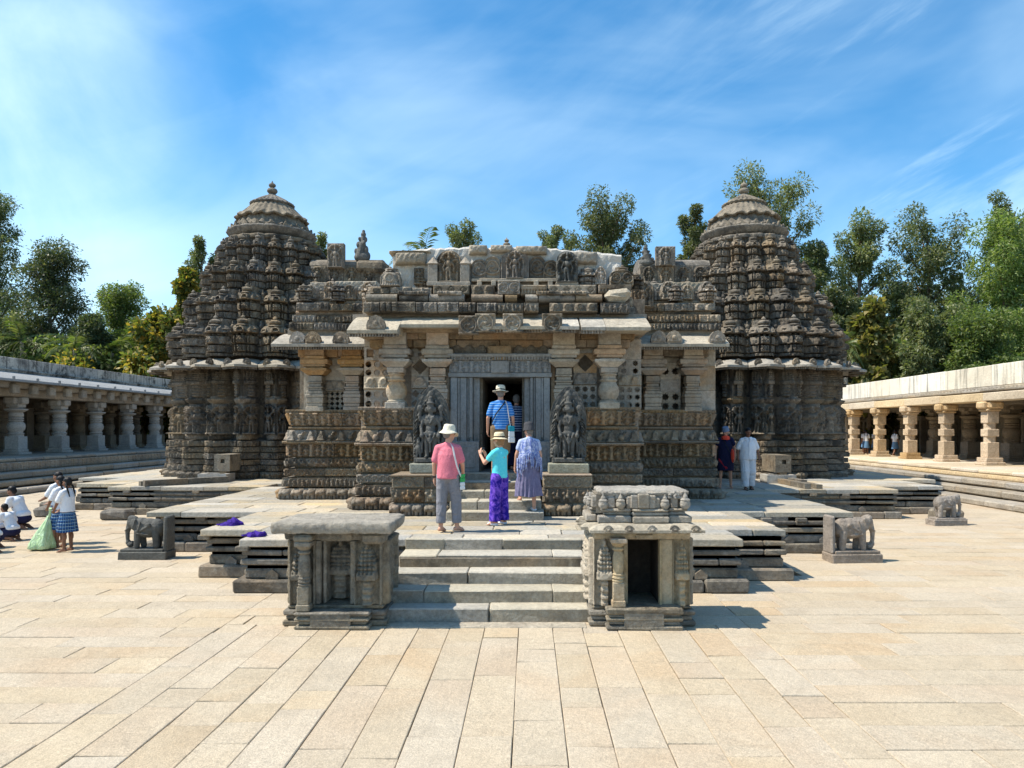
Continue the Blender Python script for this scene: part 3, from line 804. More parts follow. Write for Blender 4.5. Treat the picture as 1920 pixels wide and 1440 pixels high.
# ------------------------------------------------------------------ star-shaped shrines with towers
HW = R_(9)
STD = .13
star = lambda PH: 1 - STD * (np.abs(PH) / HW) ** .95
def band(R, z0, z1, f, m, res=18, nu=27, name='frieze', edge=.03):
    """both faces of one star point between two heights, carved by f(U, V) along the unrolled faces"""
    L = .1933 * R * 2
    zs = np.linspace(z0, z1, max(4, int((z1 - z0) * res * 2.2)))
    zs = np.concatenate([[z0, z0], zs, [z1, z1]])
    def Rf(U, PH, Z):
        h = f(U * L / 2, Z - z0); h = h * (np.abs(U) < (.74 if STD > .2 else .96)) * (np.abs(U) > .04)
        r = R * star(PH) + h
        r[:, 0] = R * star(PH[:, 0]) - .35; r[:, -1] = R * star(PH[:, -1]) - .35
        r[:, 1] = R * star(PH[:, 1]); r[:, -2] = R * star(PH[:, -2]); return r
    nu = nu + (1 - nu % 2)
    return polar(Rf, zs, HW * .995, nu, M[m], name)
RG = lambda k: np.random.default_rng(k)
LB = .1933 * 3.7 * 2
def two(kind, R, Hh, k, **kw):
    """independent pattern on each of the two faces"""
    Lf = .1933 * R; fa, fb = kind(Lf, Hh, RG(k), **kw), kind(Lf, Hh, RG(k + 50), **kw)
    def f(U, V): return np.where(U < 0, fa(U + Lf / 2, V), fb(U - Lf / 2, V))
    return f
BANDS = [ # name, R, z0, z1, kind, nu
    ('elephant_frieze', 3.80, .81, 1.03, p_eleph, dict(dep=.09), 61), ('rider_frieze', 3.70, 1.06, 1.25, p_riders, dict(dep=.07), 61),
    ('scroll_frieze', 3.66, 1.28, 1.44, p_scroll, dict(dep=.04), 61), ('crowd_frieze', 3.68, 1.48, 1.67, p_crowd, dict(dep=.065), 61),
    ('creature_frieze', 3.66, 1.70, 1.86, p_riders, dict(dep=.06), 61), ('goose_frieze', 3.64, 1.90, 2.08, p_blocks, dict(dep=.055), 61)]
PCS = []   # (part name, [mesh variants])
for nm, R, z0, z1, kind, kw, nu in BANDS:
    PCS.append((nm, [band(R, z0, z1, two(kind, R, z1 - z0, 100 + 7 * v + int(z0 * 30), **kw), 'tower', 20, nu, nm) for v in range(3)]))
STD = .25
star = lambda PH: np.where(np.abs(PH) / HW < .74, 1 - .15 * (np.abs(PH) / HW), .74)
PCS.append(('plain_course', [band(3.58, 2.12, 2.30, two(p_plain, 3.55, .18, 3), 'tower', 8, 9, 'plain_course')]))
PCS.append(('wall_figure', [band(3.42, 2.3, 3.36, two(p_fig, 3.42, 1.05, 200 + v, dep=.24), 'tower', 20, 53, 'wall_figure') for v in range(5)]))
def p_corn(L, Hh, r):
    def f(U, V):
        t = V / Hh; return .20 * np.sin(np.clip(t * 1.5, 0, 1) * 1.6) * (t < .72) + .05 * (t >= .72) + ((U / .07 % 1) < .5) * (t < .3) * .02
    return f
PCS.append(('wall_cornice', [band(3.42, 3.34, 3.60, two(p_corn, 3.42, .26, 5), 'tower', 16, 21, 'wall_cornice')]))
PCS.append(('upper_pilaster', [band(3.38, 3.58, 4.62, two(p_aedicule, 3.38, 1.04, 300 + v, dep=.24), 'tower', 20, 45, 'upper_pilaster') for v in range(2)]))
def eave_star(R0, R1, z0, z1, name):
    mb = MB(); nu, nv = 15, 7; V = []; us = np.linspace(-1, 1, nu)
    for u in us:
        ph = u * HW * .985; s = 1 / (math.cos(abs(ph)) + math.sin(abs(ph))); s = .35 * s + .65 * (1 - .1 * abs(u) ** 1.5)
        for k in range(nv):
            w = k / (nv - 1); r = R0 + (R1 - R0) * w
            z = z0 - (z0 - z1) * (w ** 1.5) - .05 * abs(u) ** 3 * (1 - w)
            V.append((r * s * math.sin(ph), -r * s * math.cos(ph), z))
        V.append((V[-1][0], V[-1][1], z1 - .075)); q = (R1 - .12) / R1; V.append((V[-1][0] * q, V[-1][1] * q, z1 - .09)); q = R0 / R1 * .98; V.append((V[-2][0] * q, V[-2][1] * q, z1 + .02))
    m_ = nv + 3
    mb.add(V, [(i * m_ + k, (i + 1) * m_ + k, (i + 1) * m_ + k + 1, i * m_ + k + 1) for i in range(nu - 1) for k in range(m_ - 1)])
    return mb.me(name, M['toweave'], True)
EAVE = eave_star(3.05, 4.28, 4.90, 4.60, 'eave_slab')
mb = MB()
for k in range(-12, 13):
    u = k / 12.5; ph = u * HW * .96; s = 1 / (math.cos(abs(ph)) + math.sin(abs(ph))); s = .35 * s + .65 * (1 - .1 * abs(u) ** 1.5)
    x, y = 4.22 * s * math.sin(ph), -4.22 * s * math.cos(ph); mb.box(x - .018, x + .018, y - .0, y + .06, 4.455, 4.53)
FRINGE = mb.me('eave_fringe', M['tower'])
def kudu(w, h, t, m, name='eave_ornament'):
    """horseshoe gable ornament"""
    mb = MB(); P = [(-w / 2, 0), (w / 2, 0), (w / 2 * 1.05, h * .3), (w / 2 * .9, h * .6), (w / 2 * .5, h * .88), (0, h), (-w / 2 * .5, h * .88), (-w / 2 * .9, h * .6), (-w / 2 * 1.05, h * .3)]
    mb.plate(P, 0, t); mb.lathe([(.01, 0), (.01, 0)], 3)
    mb.v.clear(); mb.f.clear(); mb.plate(P, 0, t)
    Q = [(x * .62, .12 * h + z * .62) for x, z in P]; mb.plate(Q, -.02, .02)
    mb.blob((0, -.02, h * .42), (w * .16, .035, h * .2), 8, 5)
    for s in (-1, 1): mb.blob((s * w * .33, -.0, h * .2), (w * .1, .03, h * .13), 6, 4)
    return mb.me(name, M[m])
KUDU = kudu(.24, .22, .10, 'tower')
def turret(Rin, hgt, wid, dep, seed, m='tower', nu=41):
    """one miniature storey-turret of the tower, radial, foot at z=0"""
    r = RG(seed)
    prof = [(0, .86, .80), (.07, .88, .84), (.072, .74, .52), (.10, .74, .52), (.102, .93, .86), (.125, .95, .90), (.265, .95, .90), (.28, .93, .84), (.282, .78, .52), (.312, .78, .52), (.314, .96, .88), (.34, 1.0, .98), (.43, 1.0, 1.0), (.505, .98, .94), (.52, .95, .86), (.522, .78, .5), (.60, .78, .5), (.602, .96, .98), (.625, 1.0, 1.02), (.66, .99, .98), (.74, .94, .90), (.79, .86, .80), (.82, .80, .70), (.822, .66, .60), (.90, .64, .58), (1.0, .70, .56)]
    zt = []
    for i in range(len(prof) - 1):
        n = max(1, int((prof[i + 1][0] - prof[i][0]) / .022)); zt += list(np.linspace(prof[i][0], prof[i + 1][0], n, endpoint=False))
    zt.append(prof[-1][0]); zt = np.array(zt); pz = np.array([p[0] for p in prof]); pa = np.array([p[1] for p in prof]); pb = np.array([p[2] for p in prof])
    us = np.linspace(-1, 1, nu); us = np.sign(us) * np.abs(us) ** .85
    A, B = np.interp(zt, pz, pa), np.interp(zt, pz, pb)
    U, T = np.meshgrid(us, zt, indexing='ij')
    edges = np.array([.26, .40, .52, .66, .80]) + r.uniform(-.03, .03, 5); lev = np.array([0, -.9, .35, -.9, .2, -.6]) + r.uniform(-.2, .2, 6)
    au = np.abs(U); q = lev[np.searchsorted(edges, au.ravel())].reshape(au.shape)
    carve = np.zeros_like(U)
    bandm = ((T > .11) & (T < .275)) | ((T > .325) & (T < .515))
    cen = au < .26
    carve += bandm * np.where(cen, 1.1 + 1.1 * np.sin(U * 34 + seed) * np.sin(T * 80), q * 2.6)
    kd = (np.hypot(U / .30, (T - .69) / .085) < 1); carve += kd * 2.4; carve -= (np.hypot(U / .16, (T - .68) / .045) < 1) * 2.6
    for s in (-.80, .80): carve += (np.hypot((U - s) / .2, (T - .67) / .07) < 1) * 2.0; carve -= (np.hypot((U - s) / .1, (T - .665) / .035) < 1) * 2.0
    carve += ((T > .525) & (T < .60)) * (np.cos(U * 13) > .5) * 5.5
    carve += ((T < .07)) * (np.cos(U * 19) > .2) * 1.5
    bul = (1 - np.abs(U) ** 7) ** .5 * (.78 + .22 * (au < .68)) * (.92 + .08 * (au < .34) + .0)
    rr = Rin + dep * (np.interp(T, pz, pb) * bul + carve * .055 * (au < .97))
    X = np.interp(T, pz, pa) * wid / 2 * U; Y = -rr
    
    P = np.stack([X, Y, T * hgt], -1).reshape(-1, 3)
    b0 = len(P); nv = len(zt); top = [i * nv + nv - 1 for i in range(nu)]
    Fq = grid_faces(nu, nv)
    mb = MB()
    c = Rin + dep * .62; k = wid
    mb.lathe([(.26 * k, hgt * .80), (.20 * k, hgt * .83), (.12 * k, hgt * .85), (.20 * k, hgt * .89), (.21 * k, hgt * .93), (.12 * k, hgt * .97), (.06 * k, hgt * .985), (.085 * k, hgt * 1.01), (.07 * k, hgt * 1.04), (.005, hgt * 1.09)], 10, (0, -c))
    V = np.vstack([P, np.array(mb.v)]); fs = [tuple(f) for f in Fq] + [tuple(b0 + i for i in f) for f in mb.f] + [tuple(top)]
    return mesh('turret', V, fs, M[m])
TIERS = [(2.84, 4.95, 1.26, .96, .80), (2.39, 6.18, 1.19, .83, .69), (1.92, 7.33, 1.12, .69, .60), (1.49, 8.42, 1.0, .55, .50)]
TUR = [[turret(R, h, w, d, 40 + i * 5 + v) for v in range(3)] for i, (R, z, h, w, d) in enumerate(TIERS)]
SEC = [turret(R - .02, h * .9, w * .34, d * .42, 80 + i, 'tower', 17) for i, (R, z, h, w, d) in enumerate(TIERS)]
def dome_meshes():
    out = []
    def lob(n, amp, p=.7): return lambda PH: 1 + amp * (np.abs(np.cos(PH * n / 2)) ** p - .6)
    def skin(name, prof, n, amp, m='dome', fl=0, fn=64, sharp=.7, rag=0, nu=240):
        pz = [p[1] for p in prof]; pr = [p[0] for p in prof]
        # profiles may fold back, so parametrise by index
        t = np.linspace(0, len(prof) - 1, (len(prof) - 1) * 3 + 1); rr = np.interp(t, range(len(prof)), pr); zz = np.interp(t, range(len(prof)), pz)
        ph = np.linspace(-np.pi, np.pi, nu, endpoint=False); PH, T = np.meshgrid(ph, t, indexing='ij')
        l = lob(n, amp, sharp)(PH); r = rr[None, :] * l
        env = np.clip(1 - T / (len(prof) - 1), 0, 1)
        if fl: r = r + fl * np.sign(np.sin(PH * fn)) * np.abs(np.sin(PH * fn)) ** .6 * (.25 + .75 * env)
        Z = np.broadcast_to(zz[None, :], r.shape).copy()
        if rag: Z = Z + rag * np.cos(PH * n) * (T < 3) + rag * .4 * np.sin(PH * 37) * (T < 3)
        P = np.stack([r * np.sin(PH), -r * np.cos(PH), Z], -1).reshape(-1, 3); nv = len(t)
        Fq = grid_faces(nu, nv); j = np.arange(nv - 1); a = (nu - 1) * nv + j; Fq = np.vstack([Fq, np.stack([a, j, j + 1, a + 1], -1)])
        out.append((name, mesh(name, P, Fq, M[m])))
    skin('neck_moulding', [(1.3, 9.25), (1.52, 9.28), (1.56, 9.36), (1.68, 9.38), (1.70, 9.50), (1.66, 9.53), (1.45, 9.54), (1.35, 9.60)], 20, .05, 'tower', .03, 20)
    skin('lotus_rim', [(1.2, 9.56), (1.30, 9.58), (1.48, 9.66), (1.60, 9.80), (1.63, 9.86), (1.58, 9.88), (1.56, 9.92), (1.25, 9.94)], 20, .025, 'dome', .02, 40)
    skin('lower_dome_skirt', [(1.1, 9.88), (1.42, 9.92), (1.46, 9.97), (1.34, 10.06), (1.25, 10.18), (1.18, 10.32), (1.12, 10.46), (.9, 10.48)], 20, .02, 'dome', .05, 26, rag=.03)
    skin('upper_dome_skirt', [(.9, 10.42), (1.28, 10.36), (1.33, 10.41), (1.17, 10.54), (1.0, 10.70), (.84, 10.86), (.70, 11.0), (.5, 11.03)], 16, .02, 'dome', .036, 30, rag=.035)
    skin('braided_ring', [(.6, 10.96), (.76, 10.96), (.81, 11.02), (.73, 11.08), (.66, 11.09), (.60, 11.16), (.46, 11.24), (.33, 11.31), (.27, 11.34), (.22, 11.36)], 30, .03, 'dome', .035, 26)
    # upturned petals round the rim
    mb = MB()
    for k in range(40):
        a = 2 * math.pi * k / 40; s = .09 if k % 2 else .15; r = 1.52 + .03 * math.cos(10 * a)
        t = MB(); t.plate([(-s / 2, 0), (s / 2, 0), (s * .45, s * .7), (0, s * 1.5), (-s * .45, s * .7)], -.03, .04)
        q = Matrix.Rotation(a, 3, 'Z'); mb.add([q @ (Vector(v) + Vector((0, -r, 9.86))) for v in t.v], t.f)
    out.append(('petal_row', mb.me('petal_row', M['dome'])))
    mb = MB(); mb.lathe([(.30, 11.2), (.27, 11.33), (.19, 11.38), (.12, 11.44), (.10, 11.46), (.15, 11.48), (.19, 11.53), (.195, 11.58), (.16, 11.64), (.08, 11.67), (.07, 11.70), (.12, 11.73), (.135, 11.78), (.11, 11.83), (.05, 11.86), (.03, 11.90), (.004, 11.96)], 20)
    out.append(('finial', mb.me('finial', M['dark'], True)))
    return out
DOME = dome_meshes()
def lathe_core():
    mb = MB(); mb.lathe([(3.15, .8), (3.15, 2.1), (2.9, 2.12), (2.3, 2.3), (2.3, 4.7), (2.9, 4.95), (2.86, 6.15), (2.45, 6.2), (2.4, 7.3), (1.98, 7.35), (1.93, 8.4), (1.55, 8.45), (1.6, 9.35), (1.2, 9.6), (1.0, 10.4), (.5, 11.1), (.2, 11.25)], 40)
    return mb.me('tower_core', M['core'])
CORE = lathe_core()
def tower(label, x, y, phase):
    T = thing('star_tower', label, 'temple tower', (x, y, 0), 'star-plan towers of the temple')
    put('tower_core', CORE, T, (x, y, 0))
    cdir = Vector((-x, -y)).normalized(); vr = random.Random(int(abs(x) * 10))
    def see(th, lim=-.30): return math.sin(R_(th)) * cdir.x - math.cos(R_(th)) * cdir.y > lim
    for k in range(20):
        th = phase + 18 * k; th = (th + 180) % 360 - 180
        if see(th):
            for nm, var in PCS: put(nm, vr.choice(var), T, (x, y, 0), R_(th))
            e = put('eave_slab', EAVE, T, (x, y, 0), R_(th)); child('eave_fringe', FRINGE, e)
            for s in (-1, 1):
                child('eave_ornament', KUDU, e, (4.02 * math.sin(s * R_(4.4)), -4.02 * math.cos(s * R_(4.4)), 4.60))
            for i, (R, z, h, w, d) in enumerate(TIERS): put('turret', vr.choice(TUR[i]), T, (x, y, z), R_(th + vr.uniform(-.8, .8)), (vr.uniform(.985, 1.01),) * 2 + (vr.uniform(.95, 1.03),))
        th2 = th + 9
        if see(th2):
            for i, (R, z, h, w, d) in enumerate(TIERS): put('small_turret', SEC[i], T, (x, y, z), R_(th2))
    for nm, me in DOME: put(nm, me, T, (x, y, 0))
    return T
TW = [tower('carved stone tower with a tall ball finial, its dome rising against open sky', -9.8, 28.5, 3), tower('carved stone tower with a tree crown close behind its dome', 8.2, 28.5, -5)]
# third tower far behind the hall: only its finial shows over the parapet
t3 = thing('rear_tower', 'far tower of the temple, only its ball finial showing above the parapet', 'temple tower', (-1.2, 40, 0))
put('tower_core', CORE, t3, (-1.2, 40, .8))
for nm, me in DOME: put(nm, me, t3, (-1.2, 40, .8))
# ------------------------------------------------------------------ pillared hall
HL = thing('temple_hall', 'carved stone temple hall with a dark doorway, pierced screens and a broken parapet', 'temple hall', (AX, 15.5, PT))
mb = MB()
mb.box(AX - 2.93, AX - 1.0, 15.78, 18.2, .7, 2.86); mb.box(AX + 1.02, AX + 2.93, 15.78, 18.2, .7, 2.86)
mb.box(AX - 5.05, AX - .55, 18.1, 33, .7, 2.88); mb.box(AX + .55, AX + 5.05, 18.1, 33, .7, 2.88); mb.box(AX - 1.0, AX + 1.02, 15.6, 24, .7, 1.56)
mb.box(AX - 5.0, AX - 1.6, 19.0, 33, 2.8, 4.6); mb.box(AX + 1.6, AX + 5.0, 19.0, 33, 2.8, 4.6); mb.box(AX - 1.7, AX + 1.7, 24, 33, .7, 4.6)
mb.box(AX - 2.9, AX - 1.2, 16.9, 19.2, 2.8, 4.6); mb.box(AX + 1.2, AX + 2.9, 16.9, 19.2, 2.8, 4.6)
mb.box(AX - 3.1, AX + 3.1, 15.75, 19, 4.5, 4.9); mb.box(AX - 5.2, AX + 5.2, 18.0, 33, 4.5, 4.9)
mb.box(AX - 2.2, AX + 2.4, 16.5, 19, 4.85, 6.1); mb.box(AX - 4.7, AX + 4.7, 18.9, 33, 4.85, 5.9)
put('hall_core', mb.me('hall_core', M['cloistershade']), HL)
floor = MB(); floor.box(AX - 1.0, AX + 1.0, 15.45, 17, 1.5, 1.575, .01); put('door_sill', floor.me('door_sill', M['blue']), HL)

def frieze(name, parent, x0, x1, y, z0, z1, kind, m, lens=(.55, 1.15), lean=0., D=.35, gap=.006, plain=.0, **k):
    x = x0
    while x < x1 - .02:
        l = random.uniform(*lens); e = x + l
        if x1 - e < lens[0] * .6: e = x1
        q = round((e - x) * 10) / 10 or .1
        pl = random.random() < plain
        me = rblock(p_plain if pl else kind, q, z1 - z0, m, random.randrange(4), .018, lean=lean, D=D, **({} if pl else k))
        put(name, me, parent, ((x + e) / 2, y + random.uniform(-.012, .012), z0), 0, ((e - x - gap) / q, 1, 1)); x = e
HB = [  # name, z0, z1, setback, kind, kwargs, lean, material
    ('elephant_frieze', .81, 1.06, 0, p_eleph, dict(dep=.12), 0, 'hall'), ('rider_frieze', 1.10, 1.31, .07, p_crowd, dict(dep=.085), 0, 'hall'),
    ('scroll_frieze', 1.36, 1.53, .10, p_scroll, dict(dep=.045), 0, 'hall'), ('creature_frieze', 1.58, 1.77, .12, p_riders, dict(dep=.08), 0, 'hall'),
    ('niche_frieze', 1.81, 2.13, .22, p_niches, dict(dep=.11), 0, 'hallwarm'), ('niche_eave', 2.13, 2.19, .06, p_dentil, dict(dep=.03, pitch=.05), 0, 'hall'),
    ('turret_frieze', 2.19, 2.45, .17, p_turrets, dict(dep=.13), 0, 'hall'), ('plain_course', 2.46, 2.53, .20, p_dentil, dict(dep=.03, pitch=.06), 0, 'hallwarm'),
    ('seat_back_frieze', 2.55, 2.86, .26, p_niches, dict(dep=.075), .13, 'hallwarm'), ('seat_rail', 2.86, 2.94, .13, p_dentil, dict(dep=.02, pitch=.08), 0, 'hallwarm')]
def plinth(x0, x1, y, mset=None):
    for nm, z0, z1, sb, kind, kw, lean, m in HB:
        frieze(nm, HL, x0 + sb * .8, x1 - sb * .8, y + sb, z0, z1, kind, m, (.7, 1.3) if 'frieze' in nm else (1.0, 2.0), lean, plain=.10 if nm in ('scroll_frieze', 'rider_frieze') else 0, D=.42, **kw)
plinth(AX - 5.32, AX - 2.9, 17.75); plinth(AX + 2.9, AX + 5.2, 17.75)
plinth(AX - 3.06, AX - 1.62, 15.48); plinth(AX + 1.62, AX + 3.06, 15.48)
# returns of the plinths (seen only from the side)
def ret(x, y0, y1, s):
    for nm, z0, z1, sb, kind, kw, lean, m in HB:
        l = y1 - y0; q = round(l * 10) / 10
        put(nm, rblock(kind, q, z1 - z0, m, 1, .03, lean=lean, D=.35, **kw), HL, (x - s * sb, (y0 + y1) / 2 + sb * .4, z0), R_(90) * s, ((l - sb * .8) / q, 1, 1))
ret(AX - 3.06, 15.5, 17.8, -1); ret(AX + 3.06, 15.5, 17.8, 1)
ret(AX - 5.32, 17.78, 20.0, -1); ret(AX + 5.2, 17.78, 20.0, 1); ret(AX - 5.32, 20.0, 22.2, -1); ret(AX + 5.2, 20.0, 22.2, 1); ret(AX - 5.32, 22.2, 24.6, -1); ret(AX + 5.2, 22.2, 24.6, 1)
mb = MB(); mb.box(AX - 5.0, AX - 4.7, 18.3, 25, 2.9, 4.55); mb.box(AX + 4.7, AX + 5.0, 18.3, 25, 2.9, 4.55); put('side_wall', mb.me('side_wall', M['hall']), HL)
# stair flanks
for xa, xb in ((-2.66, -1.50), (.25, 1.22)):
    frieze('flank_elephant_frieze', HL, xa - .03, xb, 14.33, .81, 1.04, p_eleph, 'hall', (.55, .7), D=1.1, dep=.10)
    frieze('flank_lion_frieze', HL, xa, xb, 14.36, 1.07, 1.31, p_riders, 'hall', (.6, .8), D=1.1, dep=.08)
    frieze('flank_scroll_frieze', HL, xa + .02, xb, 14.38, 1.35, 1.56, p_scroll, 'hall', (.6, .8), D=1.1, dep=.03)
    mb = MB(); mb.box(xa + .05, xb - .02, 14.42, 15.6, .75, 1.555, .02); put('flank_core', mb.me('flank_core', M['hall']), HL)
    mb = MB(); mb.box(xa, xb, 14.33, 15.5, 1.565, 1.60, .012, .006); put('flank_cap', mb.me('flank_cap', M['hallwarm']), HL)
# door steps
DS = [(13.55, .81, .97), (13.9, .97, 1.13), (14.45, 1.13, 1.28), (14.95, 1.28, 1.43), (15.35, 1.43, 1.575)]
DT = thing('door_steps', 'narrow flight of grey stone steps climbing to the dark temple doorway', 'steps', (AX, 13.5, PT))
for i, (y, z0, z1) in enumerate(DS):
    xa, xb = (-1.52, .27) if i == 0 else (-1.48, .23)
    c = random.uniform(xa + .5, xb - .5)
    for a, b in ((xa, c), (c, xb)):
        mb = MB(); mb.box(a + .003, b - .003, y, y + (.62 if i < 4 else .3), z0 - .015, z1, .014, .006); put('step_stone', treaded(mb.me('step_stone', M['riser'])), DT)
mb = MB(); mb.box(-1.45, .2, 14.2, 15.6, .78, 1.12); mb.box(-1.45, .2, 14.8, 15.6, 1.0, 1.40); put('step_core', mb.me('step_core', M['dark']), DT)

# columns
def column_meshes(hh):
    out = []
    mb = MB(); mb.box(-.21, .21, -.21, .21, 0, .14, .012); out.append(('base_block', mb.me('base_block', M['column'])))
    mb = MB(); mb.lathe([(.20, .14), (.205, .17), (.16, .19), (.175, .22), (.215, .30), (.225, .40), (.20, .48), (.165, .54), (.155, .57), (.185, .59), (.185, .62), (.15, .64), (.15, .70), (.18, .715), (.18, .74), (.155, .755)], 24)
    out.append(('shaft', mb.me('shaft', M['column'], True)))
    mb = MB(); mb.box(-.175, .175, -.175, .175, .755, .87, .012); out.append(('neck_block', mb.me('neck_block', M['column'])))
    def flare(a, b, z0, z1): 
        t = MB(); t.add([(-a, -a, z0), (a, -a, z0), (a, a, z0), (-a, a, z0), (-b, -b, z1 - .05), (b, -b, z1 - .05), (b, b, z1 - .05), (-b, b, z1 - .05), (-b, -b, z1), (b, -b, z1), (b, b, z1), (-b, b, z1)],
            [(3, 2, 1, 0)] + [(i, (i + 1) % 4, 4 + (i + 1) % 4, 4 + i) for i in range(4)] + [(4 + i, 4 + (i + 1) % 4, 8 + (i + 1) % 4, 8 + i) for i in range(4)] + [(8, 9, 10, 11)]); return t
    t = flare(.18, .31, .875, 1.03); t.box(-.2, .2, -.2, .2, 1.03, 1.06, 0); out.append(('capital', t.me('capital', M['column'])))
    t = MB(); t.box(-.27, .27, -.25, .25, 1.065, 1.13, .015); t.box(-.33, .33, -.27, .27, 1.13, 1.25, .02); t.box(-.25, .25, -.24, .24, 1.25, 1.33, .012)
    out.append(('bracket', t.me('bracket', M['column'])))
    t = MB(); t.box(-.23, .23, -.22, .22, 1.335, hh, .012); out.append(('abutment_block', t.me('abutment_block', M['column'])))
    return out
CM = column_meshes(1.62)
def pilaster_meshes():
    """square engaged pier with stepped mouldings, like its neighbours in outline"""
    out = []; mb = MB()
    for a, z0, z1 in ((.21, 0, .12), (.19, .12, .2), (.205, .2, .34), (.215, .34, .42), (.195, .42, .5), (.165, .5, .56), (.19, .56, .60), (.15, .60, .68), (.18, .68, .72), (.165, .72, .86)):
        mb.box(-a, a, -a, a, z0, z1 - .004, .012)
    out.append(('shaft', mb.me('shaft', M['column'])))
    out += CM[3:]; return out
PM = pilaster_meshes()
for i, (x, y, kind) in enumerate(((-2.80, 15.78, CM), (-1.92, 15.83, PM), (.73, 15.83, PM), (1.68, 15.78, CM), (-5.13, 18.05, PM), (-4.25, 18.08, PM), (2.97, 18.08, PM), (3.93, 18.05, PM))):
    p0 = None
    if i in (4, 5):
        kind = list(kind)
        for q in range(len(kind) - 3 + (i == 5), len(kind)):
            me = kind[q][1].copy(); me.materials.clear(); me.materials.append(M['rust']); kind[q] = (kind[q][0], me)
    for nm, me in kind:
        if p0 is None: p0 = put('column', me, HL, (x, y, 2.90)); q = p0
        else: child(nm, me, p0, (0, 0, 0))
# beams over the columns
def beamrow(x0, x1, y, z0, z1, n, m='hallwarm'):
    xs = [x0 + (x1 - x0) * i / n for i in range(n + 1)]
    for a, b in zip(xs, xs[1:]):
        t = MB(); t.box(a + .004, b - .004, y - .14 + random.uniform(-.02, .02), y + .3, z0, z1, .012, .006); put('beam', t.me('beam', M[m]), HL)
beamrow(AX - 2.75, AX + 2.75, 15.9, 4.20, 4.36, 6); beamrow(AX - 2.85, AX + 2.85, 15.85, 4.365, 4.50, 5)
beamrow(AX - 4.95, AX - 3.0, 18.1, 4.22, 4.52, 2, 'rust'); beamrow(AX + 3.0, AX + 4.95, 18.1, 4.22, 4.52, 2, 'hall')
t = MB(); t.box(AX - .25, AX + .25, 15.62, 15.95, 4.02, 4.22, .015); t.box(AX - .17, AX + .17, 15.64, 15.95, 3.93, 4.02, .01); put('bracket', t.me('bracket', M['hallwarm']), HL)

# screens between the columns
def screen(x0, x1, y, z0, rows, m='column'):
    """rows: (height, None) plain slab, (height, nx, nz, shape) pierced, (height, 'carved')"""
    z = z0; w = x1 - x0
    for r in rows:
        h = r[0]
        if r[1] is None:
            t = MB(); t.box(x0 + .003, x1 - .003, y - .03, y + .05, z, z + h - .004, .006); put('screen_slab', t.me('screen_slab', M[m]), HL)
        elif r[1] == 'carved': put('screen_cornice', rblock(p_row_kudu, round(w, 1), h - .004, m, 1, .016, D=.06, dep=.05), HL, ((x0 + x1) / 2, y - .04, z), 0, (w / round(w, 1), 1, 1))
        else: put('lattice_screen', lattice(w - .006, h - .004, r[1], r[2], r[3], .07, M[m]), HL, ((x0 + x1) / 2, y, z))
        z += h
BY = 16.02
screen(-2.52, -2.15, BY, 2.92, [(.42, 2, 2, 'diamond'), (.26, 'carved'), (.42, 1, 1, 'diamond'), (.22, 1, 2, 'round'), (.2, None)])
screen(.95, 1.45, BY, 2.92, [(.50, 3, 3, 'star'), (.26, 'carved'), (.42, 1, 1, 'diamond'), (.36, None)])
screen(-3.60, -3.03, BY + .3, 2.92, [(.42, 3, 2, 'round'), (.28, 'carved'), (.36, 3, 2, 'round'), (.30, 2, 1, 'square'), (.2, None)])
screen(1.93, 2.45, BY + .3, 2.92, [(.50, 3, 3, 'star'), (.24, 'carved'), (.34, 2, 2, 'star'), (.44, None)])
screen(-5.0, -4.48, 18.25, 2.92, [(.48, 4, 4, 'diamond'), (.26, 'carved'), (.36, None), (.48, None)])
screen(-4.02, -3.3, 18.25, 2.92, [(.50, 4, 3, 'round'), (.28, 'carved'), (.40, 3, 2, 'round'), (.4, None)])
screen(2.35, 2.75, 18.25, 2.92, [(.48, 2, 2, 'star'), (.3, 'carved'), (.4, 1, 1, 'diamond'), (.4, None)])
screen(3.2, 3.70, 18.25, 2.92, [(.46, 2, 2, 'star'), (.3, None), (.42, 2, 1, 'star'), (.4, None)])
screen(4.16, 4.55, 18.25, 2.92, [(.5, None), (.6, None), (.5, None)])
screen(-5.5, -5.34, 18.25, 2.92, [(1.6, None)])
# doorway: fluted jambs, carved lintel
def jamb(x0, x1, flip):
    n = 6; fr = (.24, .10, .22, .09, .13, .22); fr = fr[::-1] if flip else fr; a = x0 - (x1 - x0) * fr[0] * 0; nxt = x0
    for i in range(n):
        k = i if not flip else n - 1 - i; a = nxt; w = (x1 - x0) * fr[i]; nxt = a + w
        t = MB(); d = (.0, .05, .02, .09, .05, .14)[k]
        if k in (1, 3, 4): t.lathe([(w * .5, 2.30), (w * .5, 3.56)], 10, (a + w / 2, 15.72 + d))
        t.box(a + .002, a + w - .002, 15.74 + d, 16.1, 2.2, 3.565, .006); put('jamb_moulding', t.me('jamb_moulding', M['blue'], True), HL)
    t = MB(); t.box(x0, x1, 15.62, 16.05, 1.575, 2.22, .012); t.box(x0 + .06, x1 - .06, 15.60, 15.7, 1.66, 2.12, .015); put('jamb_base', t.me('jamb_base', M['blue']), HL)
jamb(-1.66, -1.05, False); jamb(-.10, .44, True)
t = MB(); t.box(-1.70, .48, 15.70, 16.1, 3.57, 3.66, .01); put('lintel', t.me('lintel', M['blue']), HL)
put('lintel_frieze', relief(2.14, .26, .3, p_niches(2.14, .26, RG(5), dep=.05), .018, M['blue']), HL, (-.61, 15.74, 3.66))
t = MB(); t.box(-.80, -.42, 15.66, 15.8, 3.655, 3.91, .01); put('lintel_tablet', t.me('lintel_tablet', M['blue']), HL)
put('lintel_cornice', relief(2.2, .14, .3, p_dentil(2.2, .14, RG(6), dep=.07, pitch=.06), .018, M['blue']), HL, (-.61, 15.68, 3.92))
